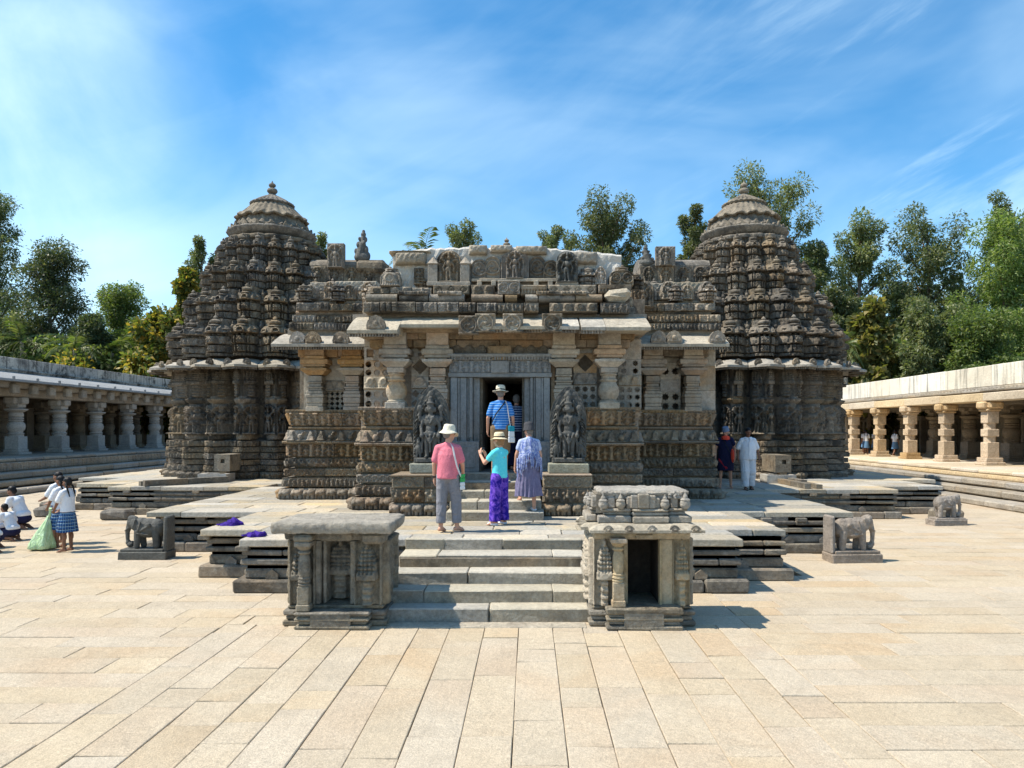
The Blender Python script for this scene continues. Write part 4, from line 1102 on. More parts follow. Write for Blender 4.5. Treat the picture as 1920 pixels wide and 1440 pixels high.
put('lintel_crest', relief(2.1, .2, .3, p_row_kudu(2.1, .2, RG(7), dep=.04), .018, M['dark']), HL, (-.61, 15.78, 4.06))
for a, b in ((-1.75, -1.68), (.46, .54)): t = MB(); t.box(a, b, 15.8, 16.1, 1.57, 4.2); put('door_pier', t.me('door_pier', M['hallwarm']), HL)
t = MB(); t.box(-1.72, -1.0, 16.05, 18.2, 1.57, 4.4); t.box(-.15, .52, 16.05, 18.2, 1.57, 4.4); t.box(-1.2, .0, 16.06, 18.4, 3.58, 4.4); put('door_passage', t.me('door_passage', M['dark']), HL)
# little finials seen over the lintel
# deep eaves
def eave(x0, x1, yf, yb, zf, zb, m='eave', fringe=True, thick=.065, name='eave_slab', rag=.0, lip=True):
    nx, nk = max(3, int((x1 - x0) / .12)), 7; V = []
    for i in range(nx):
        x = x0 + (x1 - x0) * i / (nx - 1); r = random.uniform(-rag, rag)
        for k in range(nk):
            w = k / (nk - 1); V.append((x, yb + (yf - yb) * w + (r if k == nk - 1 else 0), zb - (zb - zf) * w ** 1.5))
        V.append((x, yf + r + .01, zf - thick)); V.append((x, yf + .16, zf - thick + .01)); V.append((x, yb, zf - thick + .06))
    m_ = nk + 3; F_ = [(i * m_ + k, (i + 1) * m_ + k, (i + 1) * m_ + (k + 1) % m_, i * m_ + (k + 1) % m_) for i in range(nx - 1) for k in range(m_)]
    F_ += [tuple(range(m_)), tuple((nx - 1) * m_ + k for k in range(m_))[::-1]]
    t = MB(); t.add(V, F_); e = put(name, t.me(name, M[m], True), HL)
    if fringe:
        t = MB(); x = x0 + .03
        while x < x1 - .05:
            t.box(x, x + .035, yf + .04, yf + .10, zf - thick - .06, zf - thick + .015); x += .058
        t.box(x0, x1, yf + .10, yf + .2, zf - thick - .045, zf - thick + .01); put('eave_fringe', t.me('eave_fringe', M['carved']), e)
    return e
YF = 14.82
eave(-3.62, -2.62, YF, 16.0, 4.44, 4.88); eave(-2.61, -1.35, YF + .3, 16.0, 4.60, 4.90, fringe=False, rag=.01); eave(-1.34, -.98, YF + .12, 16.0, 4.54, 4.9, rag=.01); eave(-.97, .33, YF, 16.0, 4.52, 4.88, rag=.008); eave(.34, 1.0, YF + .02, 16.0, 4.52, 4.87, rag=.02); eave(1.04, 1.52, YF - .01, 16.0, 4.50, 4.88); eave(1.53, 2.42, YF, 16.0, 4.50, 4.88, fringe=False, rag=.03)
eave(-5.95, -3.70, 17.2, 18.4, 4.44, 4.82); eave(2.5, 4.62, 17.2, 18.4, 4.44, 4.82, rag=.01)
mb = MB(); mb.box(-3.5, 2.35, 15.5, 16.1, 4.49, 4.6); mb.box(-5.7, -3.6, 17.8, 18.5, 4.49, 4.6); mb.box(2.5, 4.5, 17.8, 18.5, 4.49, 4.6); put('eave_support', mb.me('eave_support', M['hallwarm']), HL)
KB = kudu(.36, .30, .14, 'carved'); SQ = relief(.40, .36, .16, p_scroll(.40, .36, RG(3), dep=.05), .016, M['carved'])
for x, z, y in ((-3.05, 4.45, YF + .02), (-5.35, 4.44, 17.22), (-4.35, 4.44, 17.22), (3.0, 4.46, 17.22), (3.35, 4.46, 17.22), (4.35, 4.46, 17.22), (-5.0, 4.44, 17.22)): put('eave_ornament', KB, HL, (x, y, z))
for x in (-.87, -.32, .46, -1.2): put('eave_ornament', SQ, HL, (x, YF + .02, 4.40 if x != -1.2 else 4.36), 0, (1, 1, 1.02))

# ---------------- broken parapet over the porch
def course(x0, x1, y, z0, z1, kinds, lens, m='carved', dj=.05, zj=.02, plain=.0, D=.5, skip=.0, **kw):
    x = x0
    while x < x1 - .02:
        l = random.uniform(*lens); e = min(x + l, x1)
        if x1 - e < .15: e = x1
        if random.random() >= skip:
            q = max(.1, round((e - x) * 10) / 10); h = z1 - z0
            kd = random.choice(kinds) if random.random() >= plain else p_plain
            me = rblock(kd, q, h, random.choice((m, m, 'tower' if kd != p_plain else 'rough')), random.randrange(6), .016, D=D)
            put('parapet_block', me, HL, ((x + e) / 2, y + random.uniform(-dj, dj), z0 + random.uniform(-zj, 0)), random.uniform(-.02, .02), ((e - x - .012) / q, 1, random.uniform(.93, 1.0)))
        x = e
mb = MB(); mb.box(-3.30, 2.15, 15.98, 17, 4.86, 5.5); put('parapet_core', mb.me('parapet_core', M['hallwarm']), HL); mb = MB(); mb.box(-5.5, -3.0, 18.3, 19.4, 4.8, 5.6); put('parapet_core', mb.me('parapet_core', M['hallwarm']), HL); mb = MB(); mb.box(2.0, 4.4, 18.3, 19.4, 4.8, 5.6); put('parapet_core', mb.me('parapet_core', M['hallwarm']), HL)
course(-3.42, -1.10, 15.42, 4.90, 5.11, [p_blocks], (.35, .75)); course(-1.08, .20, 15.38, 4.90, 5.09, [p_blocks, p_crowd], (.4, .7)); course(.42, 1.42, 15.45, 4.91, 5.11, [p_row_kudu, p_blocks], (.9, 1.1), dj=.0); course(1.48, 2.1, 15.45, 4.9, 5.12, [p_riders, p_crowd], (.5, .7))
def roll(x0, x1, y, z, r, m='carved'):
    """rounded moulding block"""
    t = MB(); n = 9; V = []; xs = np.linspace(x0, x1, max(3, int((x1 - x0) / .12)))
    for x in xs:
        j = random.uniform(.93, 1.05)
        for k in range(n): a = math.pi * (k / (n - 1)) - math.pi / 2; V.append((x, y - r * 1.2 * j * math.cos(a), z + r * j * math.sin(a)))
        V.append((x, y + .5, z + r)); V.append((x, y + .5, z - r))
    m_ = n + 2; t.add(V, [(i * m_ + k, (i + 1) * m_ + k, (i + 1) * m_ + (k + 1) % m_, i * m_ + (k + 1) % m_) for i in range(len(xs) - 1) for k in range(m_)] + [tuple(range(m_)), tuple((len(xs) - 1) * m_ + k for k in range(m_))[::-1]])
    put('roll_moulding', t.me('roll_moulding', M[m]), HL)
for a, b, m in ((-3.4, -2.75, 'dark'), (-2.7, -2.1, 'carved'), (-2.08, -1.35, 'carved'), (-1.2, -.55, 'hallwarm'), (-.5, -.25, 'hallwarm'), (-.08, .18, 'carved'), (.2, .95, 'carved'), (.97, 1.52, 'hallwarm')): roll(a, b, 15.62, 5.21, .085, m)
for a, b in ((-2.72, -2.1), (-1.9, -1.4), (.15, 1.2)): put('parapet_block', rblock(p_blocks, round(b - a, 1), .075, 'carved', 2, .016, D=.3), HL, ((a + b) / 2, 15.50, 5.265), 0, ((b - a) / round(b - a, 1), 1, 1))
t = MB(); t.box(1.56, 2.12, 15.45, 16, 5.12, 5.40, .10, .03); put('rubble_block', t.me('rubble_block', M['rough']), HL)
course(-3.35, -2.05, 15.72, 5.32, 5.48, [p_row_kudu, p_blocks], (.4, .6)); course(-2.02, -1.25, 15.70, 5.31, 5.52, [p_diamonds], (.76, .78), dj=0); course(-1.22, -.72, 15.66, 5.30, 5.53, [p_row_kudu], (.5, .52)); put('parapet_block', relief(.46, .28, .4, p_scroll(.46, .28, RG(9), dep=.04), .014, M['carved']), HL, (-.42, 15.58, 5.29)); course(-.18, .38, 15.66, 5.30, 5.50, [p_dentil], (.5, .6)); course(.40, 1.42, 15.70, 5.31, 5.52, [p_diamonds], (1.0, 1.03), dj=0); course(1.45, 2.15, 15.66, 5.33, 5.50, [p_dentil], (.7, .72), dj=0)
for a, b in ((-3.35, -2.55), (-1.2, -.3)): roll(a, b, 15.85, 5.33, .06, 'hallwarm')
# plastered wall and its panels
def wallseg(pts, y0, y1, m, name='plastered_wall', n=40, amp=.02):
    """pts: top outline (x, z); bottom at 5.4"""
    xs = np.linspace(pts[0][0], pts[-1][0], n); zs = np.interp(xs, [p[0] for p in pts], [p[1] for p in pts]) + rng.uniform(-amp, amp, n)
    t = MB(); m_ = 8; V = []
    for x, z in zip(xs, zs):
        for k in range(m_ - 1): V.append((x, y0 + rng.uniform(-.025, .025), 5.4 + (z - .05 - 5.4) * k / (m_ - 2)))
        V.append((x, y0 + .06, z)); V.append((x, y1, z)); V.append((x, y1, 5.4))
    m_ += 2
    t.add(V, [(i * m_ + k, (i + 1) * m_ + k, (i + 1) * m_ + k + 1, i * m_ + k + 1) for i in range(n - 1) for k in range(m_ - 1)] + [tuple(range(m_)), tuple((n - 1) * m_ + k for k in range(m_))[::-1]])
    put(name, t.me(name, M[m]), HL)
wallseg([(-2.92, 6.20), (-2.5, 6.22)], 16.0, 16.7, 'plaster', n=8); wallseg([(-2.5, 6.33), (-2.3, 6.36), (-1.2, 6.38), (-.6, 6.36), (-.1, 6.4), (.5, 6.36), (1.2, 6.30), (1.98, 6.22)], 16.0, 16.7, 'plaster', n=46)
def roughblock(x0, x1, y, z0, z1):
    L, Hh = x1 - x0, z1 - z0; r = RG(int((x0 + 9) * 97)); 
    def f(U, V): return (.05 + .1 * np.sqrt(mx2(1 - (2 * U / L) ** 4, 0)) * np.sqrt(mx2(1 - (2 * V / Hh - 1) ** 4, 0))) + grain(U, V, r, .015) + grain(U * 2.3, V * 2.3, r, .01)
    put('rough_block', relief(L, Hh, .4, f, .025, M['rough']), HL, ((x0 + x1) / 2, y, z0))
roughblock(-2.85, -2.2, 15.95, 5.98, 6.24); roughblock(-1.28, -.9, 15.96, 6.2, 6.4); roughblock(-.82, -.36, 15.95, 6.24, 6.40); roughblock(-.28, .38, 15.95, 6.20, 6.38); roughblock(.9, 1.45, 15.97, 6.0, 6.26); roughblock(-3.0, -2.1, 16.02, 6.24, 6.30)
def arch(w, hgt): return lambda u: hgt * (.62 + .38 * np.sqrt(mx2(1 - (np.abs(u) / (w / 2)) ** 2.4, 0)))
def panel(x, y, z, w, h, m='carved', n=1, arched=True, dep=.09, D=.3, name='parapet_panel', kind=None, seed=1):
    f0 = (kind or p_fig)(w, h, RG(seed), dep=dep, **({'n': n} if kind is None else {}))
    put(name, relief(w, h, D, lambda U, V: f0(U, V) + .03 * (np.abs(U) > w * .44), .013, M[m], mask=arch(w, h) if arched else None), HL, (x, y, z))
t = MB(); t.box(-2.14, -1.94, 15.78, 16.1, 5.58, 5.95, .01); t.lathe([(.13, 5.95), (.16, 5.98), (.12, 6.02), (.06, 6.08), (.005, 6.14)], 8, (-2.04, 15.9)); t.box(-1.46, -1.26, 15.78, 16.1, 5.58, 5.95, .01); t.lathe([(.13, 5.95), (.16, 5.98), (.12, 6.02), (.06, 6.08), (.005, 6.14)], 8, (-1.36, 15.9)); t.box(-2.16, -1.24, 15.74, 16.1, 5.50, 5.585, .01)
put('niche_frame', t.me('niche_frame', M['column']), HL)
panel(-1.70, 15.86, 5.585, .52, .68, seed=2)
for x, w, h in ((-1.06, .32, .42), (-.78, .34, .48), (.18, .34, .48), (.46, .32, .40)): panel(x, 15.92, 5.68, w, h, 'carved', kind=p_scroll, dep=.05, seed=int((x + 3) * 50))
panel(-.30, 15.88, 5.66, .60, .62, 'carved', dep=.09, seed=8)
t = MB(); t.box(-1.22, .62, 15.80, 16.1, 5.60, 5.665, .01)
for x in (-1.05, -.75, -.3, .15, .45): t.box(x - .05, x + .05, 15.77, 16.0, 5.50, 5.62, .008)
put('panel_ledge', t.me('panel_ledge', M['column']), HL)
panel(.80, 15.80, 5.56, .46, .68, 'black', dep=.11, seed=11, name='dark_deity_panel'); t = MB(); t.box(.56, 1.04, 15.7, 16, 5.50, 5.565, .01); put('panel_ledge', t.me('panel_ledge', M['column']), HL)
panel(-2.35, 15.9, 5.55, .2, .36, 'tower', seed=12, arched=False, dep=.05); panel(1.52, 15.88, 5.54, .24, .40, 'column', seed=13, dep=.06)
TL = turret(.1, .5, .5, .3, 70, 'carved', 31)
for x, y, z, s in ((-2.95, 16.1, 5.5, .8), (1.25, 16.1, 5.47, .85), (1.98, 16.1, 5.5, .85), (2.3, 16.2, 5.45, .7), (-2.3, 16.05, 5.46, .5)): put('parapet_turret', TL, HL, (x, y, z), 0, (s, s, s))
for x in (-2.9, -2.95): pass
panel(-2.93, 15.75, 5.48, .42, .30, 'carved', kind=p_row_kudu, dep=.08, arched=True, seed=5); panel(1.95, 15.72, 5.50, .50, .32, 'carved', kind=p_scroll, dep=.06, seed=6)
# ---------------- side parapets
for x0, x1, fl in ((-5.75, -3.45, 0), (2.45, 4.6, 1)):
    y = 17.9
    course(x0, x1, y, 4.86, 5.04, [p_blocks, p_crowd], (.5, 1.0)); course(x0 + .05, x1, y + .05, 5.06, 5.24, [p_crowd, p_blocks, p_riders], (.5, .9), plain=.1); roll(x0 + .1, x1 - .2, y + .25, 5.29, .06, 'hall'); course(x0 + .15, x1 - .1, y + .1, 5.33, 5.52, [p_row_kudu, p_blocks], (.35, .8)); roll(x0 + .12, (x0 + x1) / 2 - .1, y + .35, 5.57, .055, 'carved'); roll((x0 + x1) / 2 + .1, x1 - .1, y + .35, 5.57, .055, 'carved')
    course(x0 + .2, x1 - .1, y + .3, 5.62, 5.84, [p_row_kudu, p_blocks], (.45, .8), plain=.1)
    for k in range(4): panel(x0 + .45 + k * .47, y + .22, 5.62, .3, .44 if k % 2 else .36, 'carved', seed=20 + k + 5 * fl, dep=.06)
    for k in range(3): put('parapet_turret', TL, HL, (x0 + .3 + k * .8, y + .4, 5.58), 0, (.9, .9, .75))
    course(x0 + .35, x1 - .3 - .0, y + .55, 5.88, 6.14, [p_plain], (.55, .95), m='rough', zj=.05)
    mb = MB(); mb.box(x0 + .3, x1, y + .62, y + 2, 5.5, 6.02); put('parapet_core', mb.me('parapet_core', M['plaster']), HL)
panel(2.62, 17.3, 5.3, .52, .62, 'carved', seed=31, dep=.07); panel(-3.58, 17.4, 5.3, .3, .4, 'carved', seed=32, dep=.06)
mb = MB(); mb.box(-3.75, -3.2, 16.8, 18, 4.85, 5.4); put('parapet_core', mb.me('parapet_core', M['hall']), HL); mb = MB(); mb.box(2.1, 2.6, 16.8, 18, 4.85, 5.4); put('parapet_core', mb.me('parapet_core', M['hall']), HL)
for y in (16.1, 16.9):
    for sx, xx in ((-1, -3.5), (1, 2.25)):
        for z in (4.9, 5.12, 5.34): put('parapet_block', rblock(p_blocks, .8, .19, 'carved', 3, .02, D=.3), HL, (xx + (.12 if sx < 0 else -.12) * (z - 4.9) * 2, y + .3, z), R_(90) * sx)

# ---------------- nose walls between towers and hall
def nose(x0, x1, y, z, tx, lab, flip):
    N = thing('tower_nose', lab, 'roof projection', (tx, y, z))
    t = MB(); t.box(x0, x1, y, y + 2.0, 5.5, z); put('nose_wall', t.me('nose_wall', M['tower']), N)
    for i in range(4): put('wall_turret', TUR[1][i % 3], N, (x0 + .4 + i * (x1 - x0 - .5) / 3.4, y + 2.05, z - 2.95), 0, (.8, 1, .95)); put('wall_turret', TUR[2][i % 3], N, (x0 + .4 + i * (x1 - x0 - .5) / 3.4, y + 1.7, z - 1.75), 0, (.95, 1, .95))
    xs = np.arange(x0, x1 - .3, .62)
    for i, x in enumerate(xs):
        put('wall_panel', rblock(p_fig, .6, .62, 'tower', i % 4, .02, D=.2, dep=.1), N, (x + .31, y - .02, z - .66))
        put('wall_panel', rblock(p_crowd, .6, .3, 'tower', i % 4, .02, D=.2), N, (x + .31, y - .12, z - 1.0))
        put('wall_panel', rblock(p_blocks, .6, .32, 'tower', i % 4, .02, D=.2), N, (x + .31, y - .2, z - 1.36)); put('wall_panel', rblock(p_niches, .6, .5, 'tower', i % 4, .02, D=.2), N, (x + .31, y - .1, z - 1.9))
    V = []; t = MB()
    for xx in (x0, x1):
        for k in range(9): a = math.pi * k / 8; V.append((xx, y + 1.0 - 1.0 * math.cos(a), z + .36 * math.sin(a)))
    t.add(V, [(k, k + 1, 10 + k, 9 + k) for k in range(8)] + [tuple(range(9)), tuple(range(9, 18))[::-1]]); put('barrel_roof', t.me('barrel_roof', M['dome'], True), N)
    return N
nose(-8.0, -5.45, 27.2, 8.45, -6.6, 'dark roof projection carrying a black upright figure beside the left tower', 0); nose(4.05, 6.6, 27.2, 8.45, 5.3, 'carved roof projection linking the hall with the right tower', 1)
lion = fuse([('e', (0, 0, .15), (.40, .22, .22)), ('c', (-.1, 0, .2), .22, (.02, 0, .62), .17), ('c', (.02, 0, .6), .16, (.06, 0, .95), .10), ('e', (.06, 0, 1.02), (.13, .12, .10)), ('e', (.07, 0, 1.14), (.08, .09, .07)), ('e', (-.18, -.05, .62), (.10, .10, .12)), ('e', (.22, -.05, .42), (.10, .12, .16)), ('e', (-.12, -.05, .85), (.07, .08, .08)), ('e', (.20, -.03, .82), (.06, .07, .10)), ('e', (-.3, 0, .38), (.09, .1, .12)), ('e', (.3, 0, .2), (.1, .12, .14)), ('e', (.12, -.12, .66), (.07, .07, .1))], .03, M['black'], 'lion', 1)
lt = thing('roof_statue', 'dark weathered stone figure standing on the roof ledge, black against the sky', 'statue', (-5.9, 27.4, 8.85)); mb = MB(); mb.box(-6.3, -5.2, 27.0, 28.2, 8.2, 8.62, .10, .03); put('pedestal', mb.me('pedestal', M['tower']), lt); put('body', lion, lt, (-6.1, 27.3, 8.62), 0, (.75, .9, .95)); 
lt2 = thing('roof_statue', 'small weathered stone figure at the left end of the roof ledge beside the right tower', 'statue', (4.25, 27.2, 8.75)); put('body', lion, lt2, (4.3, 27.3, 8.45), R_(180), (.7, .8, .62)); put('back_panel', rblock(p_fig, .7, .7, 'tower', 2, .02, D=.25), lt2, (4.95, 27.05, 8.4)); put('stele', rblock(p_fig, .6, .9, 'tower', 1, .02, D=.25), lt, (-7.0, 27.0, 8.3))
# ------------------------------------------------------------------ the two small shrines flanking the steps
def shrine_wall(parent, L, Hh, x, y, z, rot, kind, seed, m='shrine', dep=.06, D=.12):
    put('carved_wall', relief(L, Hh, D, kind(L, Hh, RG(seed), dep=dep), .011, M[m]), parent, (x, y, z), rot)
def mould(parent, x0, x1, y0, y1, zs, m, name='base_moulding'):
    """stack of projecting courses: (z0, z1, out)"""
    for z0, z1, o in zs:
        t = MB(); t.box(x0 - o, x1 + o, y0 - o, y1 + o, z0 + .002, z1 - .002, .016, .005); put(name, t.me(name, M[m]), parent)
def round_column(parent, x, y, z0, z1, m):
    h = z1 - z0; k = lambda t: z0 + h * t
    t = MB(); t.box(x - .085, x + .085, y - .085, y + .085, k(0), k(.10), .012); t.box(x - .072, x + .072, y - .072, y + .072, k(.10), k(.36), .01)
    c = put('column', t.me('column_base', M[m]), parent, (0, 0, 0))
    t = MB(); t.lathe([(.072, k(.36)), (.078, k(.38)), (.064, k(.40)), (.08, k(.42)), (.064, k(.45)), (.074, k(.47)), (.06, k(.49)), (.066, k(.52)), (.072, k(.60)), (.07, k(.74)), (.056, k(.79)), (.05, k(.81)), (.075, k(.83)), (.078, k(.85)), (.05, k(.87)), (.08, k(.90)), (.095, k(.93))], 18, (x, y))
    put('shaft', t.me('column_shaft', M[m], True), c, (0, 0, 0))
    t = MB(); t.box(x - .10, x + .10, y - .10, y + .10, k(.93), k(1.0), .012); put('capital', t.me('column_capital', M[m]), c, (0, 0, 0))
def fig_small(L, Hh, r, dep=.05): return p_fig(L, Hh, r, dep, 1, att=False)

S1 = thing('small_shrine', 'small stone shrine left of the steps with a bare rough roof slab', 'shrine', (-2.44, 9.8, 0), 'small shrines flanking the front steps')
mould(S1, -3.05, -1.84, 9.42, 10.2, [(0, .07, .05), (.07, .13, .015), (.13, .20, .045), (.20, .25, .0)], 'shrine')
t = MB(); t.box(-3.02, -2.70, 9.48, 10.2, .25, 1.08); t.box(-2.21, -1.86, 9.48, 10.2, .25, 1.08); t.box(-2.75, -2.15, 9.80, 10.2, .25, 1.08); t.box(-3.02, -1.86, 9.48, 10.2, 1.05, 1.1); put('shrine_body', t.me('shrine_body', M['shrine']), S1)
mould(S1, -2.88, -1.99, 9.2, 9.46, [(0, .05, .02), (.05, .10, -.02), (.10, .145, .015), (.145, .17, -.015), (.17, .215, .02)], 'shrine', 'porch_moulding')
t = MB(); t.box(-2.70, -2.20, 9.185, 9.4, .012, .205, .008); put('porch_tablet', t.me('porch_tablet', M['shrine']), S1)
shrine_wall(S1, .33, .82, -2.865, 9.46, .25, 0, p_aedicule, 3, dep=.11); shrine_wall(S1, .35, .82, -2.035, 9.46, .25, 0, p_aedicule, 4, dep=.12)
shrine_wall(S1, .50, .78, -2.45, 9.78, .27, 0, p_aedicule, 5, dep=.10)
shrine_wall(S1, .70, .82, -1.84, 9.84, .25, R_(90), p_niches, 6, dep=.05); shrine_wall(S1, .70, .82, -3.04, 9.84, .25, R_(-90), p_aedicule, 7, dep=.06)
t = MB(); t.box(-2.70, -2.64, 9.44, 9.8, .26, 1.06, .008); t.box(-2.62, -2.58, 9.50, 9.8, .26, 1.06, .008); put('door_jamb', t.me('door_jamb', M['shrine']), S1)
t = MB(); t.box(-2.26, -2.2, 9.44, 9.8, .26, 1.06, .008); put('door_jamb', t.me('door_jamb', M['shrine']), S1)
mould(S1, -3.05, -1.84, 9.42, 10.2, [(1.075, 1.175, .03)], 'shrine', 'lintel'); t = MB(); t.box(-2.36, -2.22, 9.37, 9.5, 1.08, 1.165, .01); put('lintel_boss', t.me('lintel_boss', M['shrine']), S1)
round_column(S1, -2.80, 9.30, .215, 1.075, 'shrine')
t = MB(); t.box(-2.92, -2.68, 9.2, 9.5, 1.075, 1.172, .03, .008); put('bracket', t.me('bracket', M['shrine']), S1)
t = MB(); t.box(-2.08, -1.80, 9.26, 9.5, 1.05, 1.172, .03, .008); put('bracket', t.me('bracket', M['shrine']), S1)
# rough slab roof as an uneven block
def rough_slab(x0, x1, y0, y1, z0, z1, seed):
    r = RG(seed); nx, ny = 44, 24; V = []; 
    xs, ys = np.linspace(0, 1, nx), np.linspace(0, 1, ny); n2 = rng.normal(0, 1, (nx, ny)); n2 = (n2 + np.roll(n2, 1, 0) + np.roll(n2, 1, 1) + np.roll(n2, -1, 0)) / 4
    wob = lambda a: .009 * np.sin(a * 9 + seed) + .005 * np.sin(a * 31 + 2 * seed)
    top = []; mid = []; bot = []
    X, Y = np.meshgrid(xs, ys, indexing='ij'); ex = np.minimum(np.minimum(X, 1 - X) * (x1 - x0), np.minimum(Y, 1 - Y) * (y1 - y0)); rnd = np.clip(ex / .05, 0, 1)
    Z = z1 + n2 * .008 - .014 * (1 - np.sqrt(rnd)); PX = x0 + (x1 - x0) * X + wob(Y) * (1 - 2 * np.abs(X - .5) * 0) * ((X < .01) + (X > .99)); PY = y0 + (y1 - y0) * Y + wob(X) * ((Y < .01) + (Y > .99))
    P = np.stack([PX, PY, Z], -1).reshape(-1, 3); Fq = grid_faces(nx, ny)
    bi = [i * ny for i in range(nx)] + [(nx - 1) * ny + j for j in range(1, ny)] + [i * ny + ny - 1 for i in range(nx - 2, -1, -1)] + [j for j in range(ny - 2, 0, -1)]
    rings = [P[bi]]; c = np.array([(x0 + x1) / 2, (y0 + y1) / 2])
    for zz, o in ((z1 - .035, .006), ((z0 + z1) / 2, .010), (z0 + .02, .005), (z0, -.012)):
        B = P[bi].copy(); d = B[:, :2] - c; d /= np.linalg.norm(d, axis=1)[:, None]; B[:, :2] += d * (o + r.uniform(-.007, .007, len(B)))[:, None]; B[:, 2] = zz + r.uniform(-.006, .006, len(B)); rings.append(B)
    V = [P]; fs = [Fq]; prev = np.array(bi); base = len(P); nb = len(bi)
    for B in rings[1:]:
        cur = np.arange(base, base + nb); V.append(B); fs.append(np.stack([prev, cur, np.roll(cur, -1), np.roll(prev, -1)], -1)); prev = cur; base += nb
    me = mesh('roof_slab', np.vstack(V), np.vstack(fs), M['rough'])
    bm = bmesh.new(); bm.from_mesh(me); bmesh.ops.recalc_face_normals(bm, faces=bm.faces); bm.to_mesh(me); bm.free(); return me
M['slabtop'] = stone('slab_granite', (.36, .33, .28), (.48, .44, .375), (.26, .235, .2), 5, 1.0, 24, rnd=.05)
me = rough_slab(-3.17, -1.70, 9.18, 10.22, 1.185, 1.325, 3); me.materials.clear(); me.materials.append(M['slabtop']); put('roof_slab', me, S1)

S2 = thing('small_shrine', 'small stone shrine right of the steps with a turreted carved roof and black doorway', 'shrine', (1.4, 9.8, 0), 'small shrines flanking the front steps')
mould(S2, .80, 2.04, 9.40, 10.25, [(0, .07, .05), (.07, .13, .015), (.13, .20, .045), (.20, .25, .0)], 'shrine')
t = MB(); t.box(.82, 1.24, 9.46, 10.25, .25, 1.1); t.box(1.66, 2.02, 9.46, 10.25, .25, 1.1); t.box(1.2, 1.7, 10.15, 10.25, .25, 1.1); t.box(.82, 2.02, 9.46, 10.25, 1.08, 1.12); put('shrine_body', t.me('shrine_body', M['shrine']), S2); t = MB(); t.box(1.245, 1.655, 10.08, 10.14, .27, 1.075); t.box(1.241, 1.262, 9.56, 10.07, .27, 1.075); t.box(1.638, 1.658, 9.52, 10.07, .27, 1.075); t.box(1.265, 1.635, 9.5, 10.07, 1.06, 1.078); put('shade_lining', t.me('shade_lining', M['doorshade']), S2, kind='stuff')  # lining boxes added to paint the doorway's deep shade
M['sand'] = stone('pale_shrine_schist', (.42, .355, .255), (.52, .45, .34), (.28, .24, .18), 3.0, .6, 45, rnd=.08, tint=((.50, .33, .17), .5))
mould(S2, .97, 1.88, 9.18, 9.44, [(0, .055, .02), (.055, .10, -.02), (.10, .15, .015), (.15, .19, -.015), (.19, .27, .02)], 'shrine', 'porch_moulding')
t = MB(); t.box(1.17, 1.66, 9.165, 9.4, .012, .245, .008); put('porch_tablet', t.me('porch_tablet', M['shrine']), S2)
shrine_wall(S2, .28, .85, .95, 9.44, .25, 0, p_aedicule, 13, m='sand', dep=.11); shrine_wall(S2, .22, .85, 1.92, 9.44, .25, 0, p_aedicule, 14, m='sand', dep=.11)
t = MB(); t.box(1.655, 1.81, 9.40, 9.5, .26, 1.08, .01); put('door_jamb', t.me('door_jamb', M['sand']), S2); t = MB(); t.box(1.64, 1.67, 9.37, 9.5, .26, 1.08, .006); put('door_jamb', t.me('door_jamb', M['sand']), S2); t = MB(); t.box(1.19, 1.245, 9.42, 9.55, .26, 1.08, .008); put('door_jamb', t.me('door_jamb', M['sand']), S2)
shrine_wall(S2, .80, .85, .79, 9.85, .25, R_(-90), p_aedicule, 16, m='sand', dep=.07); shrine_wall(S2, .78, .85, 2.05, 9.85, .25, R_(90), p_aedicule, 17, dep=.06)
mould(S2, .82, 2.02, 9.40, 10.25, [(1.085, 1.175, .01)], 'sand', 'lintel'); t = MB(); t.box(1.34, 1.56, 9.36, 9.45, 1.09, 1.15, .01); put('lintel_boss', t.me('lintel_boss', M['sand']), S2)
round_column(S2, 1.11, 9.29, .27, 1.12, 'sand')
def eave_ring(parent, x0, x1, y0, y1, z, drop, out):
    V = [(x0, y0, z), (x1, y0, z), (x1, y1, z), (x0, y1, z)]; V += [(x0 - out * .6, y0 - out * .6, z - drop * .35), (x1 + out * .6, y0 - out * .6, z - drop * .35), (x1 + out * .6, y1 + out * .6, z - drop * .35), (x0 - out * .6, y1 + out * .6, z - drop * .35)]
    V += [(x0 - out, y0 - out, z - drop), (x1 + out, y0 - out, z - drop), (x1 + out, y1 + out, z - drop), (x0 - out, y1 + out, z - drop)]; V += [(a, b, c - .035) for a, b, c in V[8:12]]
    t = MB(); t.add(V, [(0, 1, 2, 3), (12, 13, 14, 15)] + [(r * 4 + i, r * 4 + (i + 1) % 4, r * 4 + 4 + (i + 1) % 4, r * 4 + 4 + i) for r in range(3) for i in range(4)]); return put('eave_slab', t.me('eave_slab', M['eave']), parent)
e = eave_ring(S2, .92, 2.0, 9.36, 10.2, 1.285, .06, .17); eave_ring(S2, .78, 1.2, 9.62, 10.3, 1.283, .055, .12)
KS = kudu(.13, .09, .07, 'shrine')
for x in (.98, 1.24, 1.52, 1.80, 2.06): put('eave_ornament', KS, e, (x, 9.2, 1.195))
for y in (9.6, 9.9): put('eave_ornament', KS, e, (.67, y + .05, 1.21), R_(-90))
def stepped(z0, z1, o, m='shrine', name='roof_course'):
    for (xa, xb, ya, yb) in ((.90, 1.30, 9.46, 10.2), (1.305, 1.765, 9.40, 10.22), (1.77, 2.03, 9.46, 10.2)):
        t = MB(); t.box(xa - (o if xa < 1 else 0), xb + (o if xb > 2 else 0), ya - o, yb, z0 + .002, z1 - .002, .014, .005); put(name, t.me(name, M[m]), S2)
    t = MB(); t.box(.76 - o, .9 - o, 9.62 - o, 10.25, z0 + .002, z1 - .002, .014, .005); put(name, t.me(name, M[m]), S2)
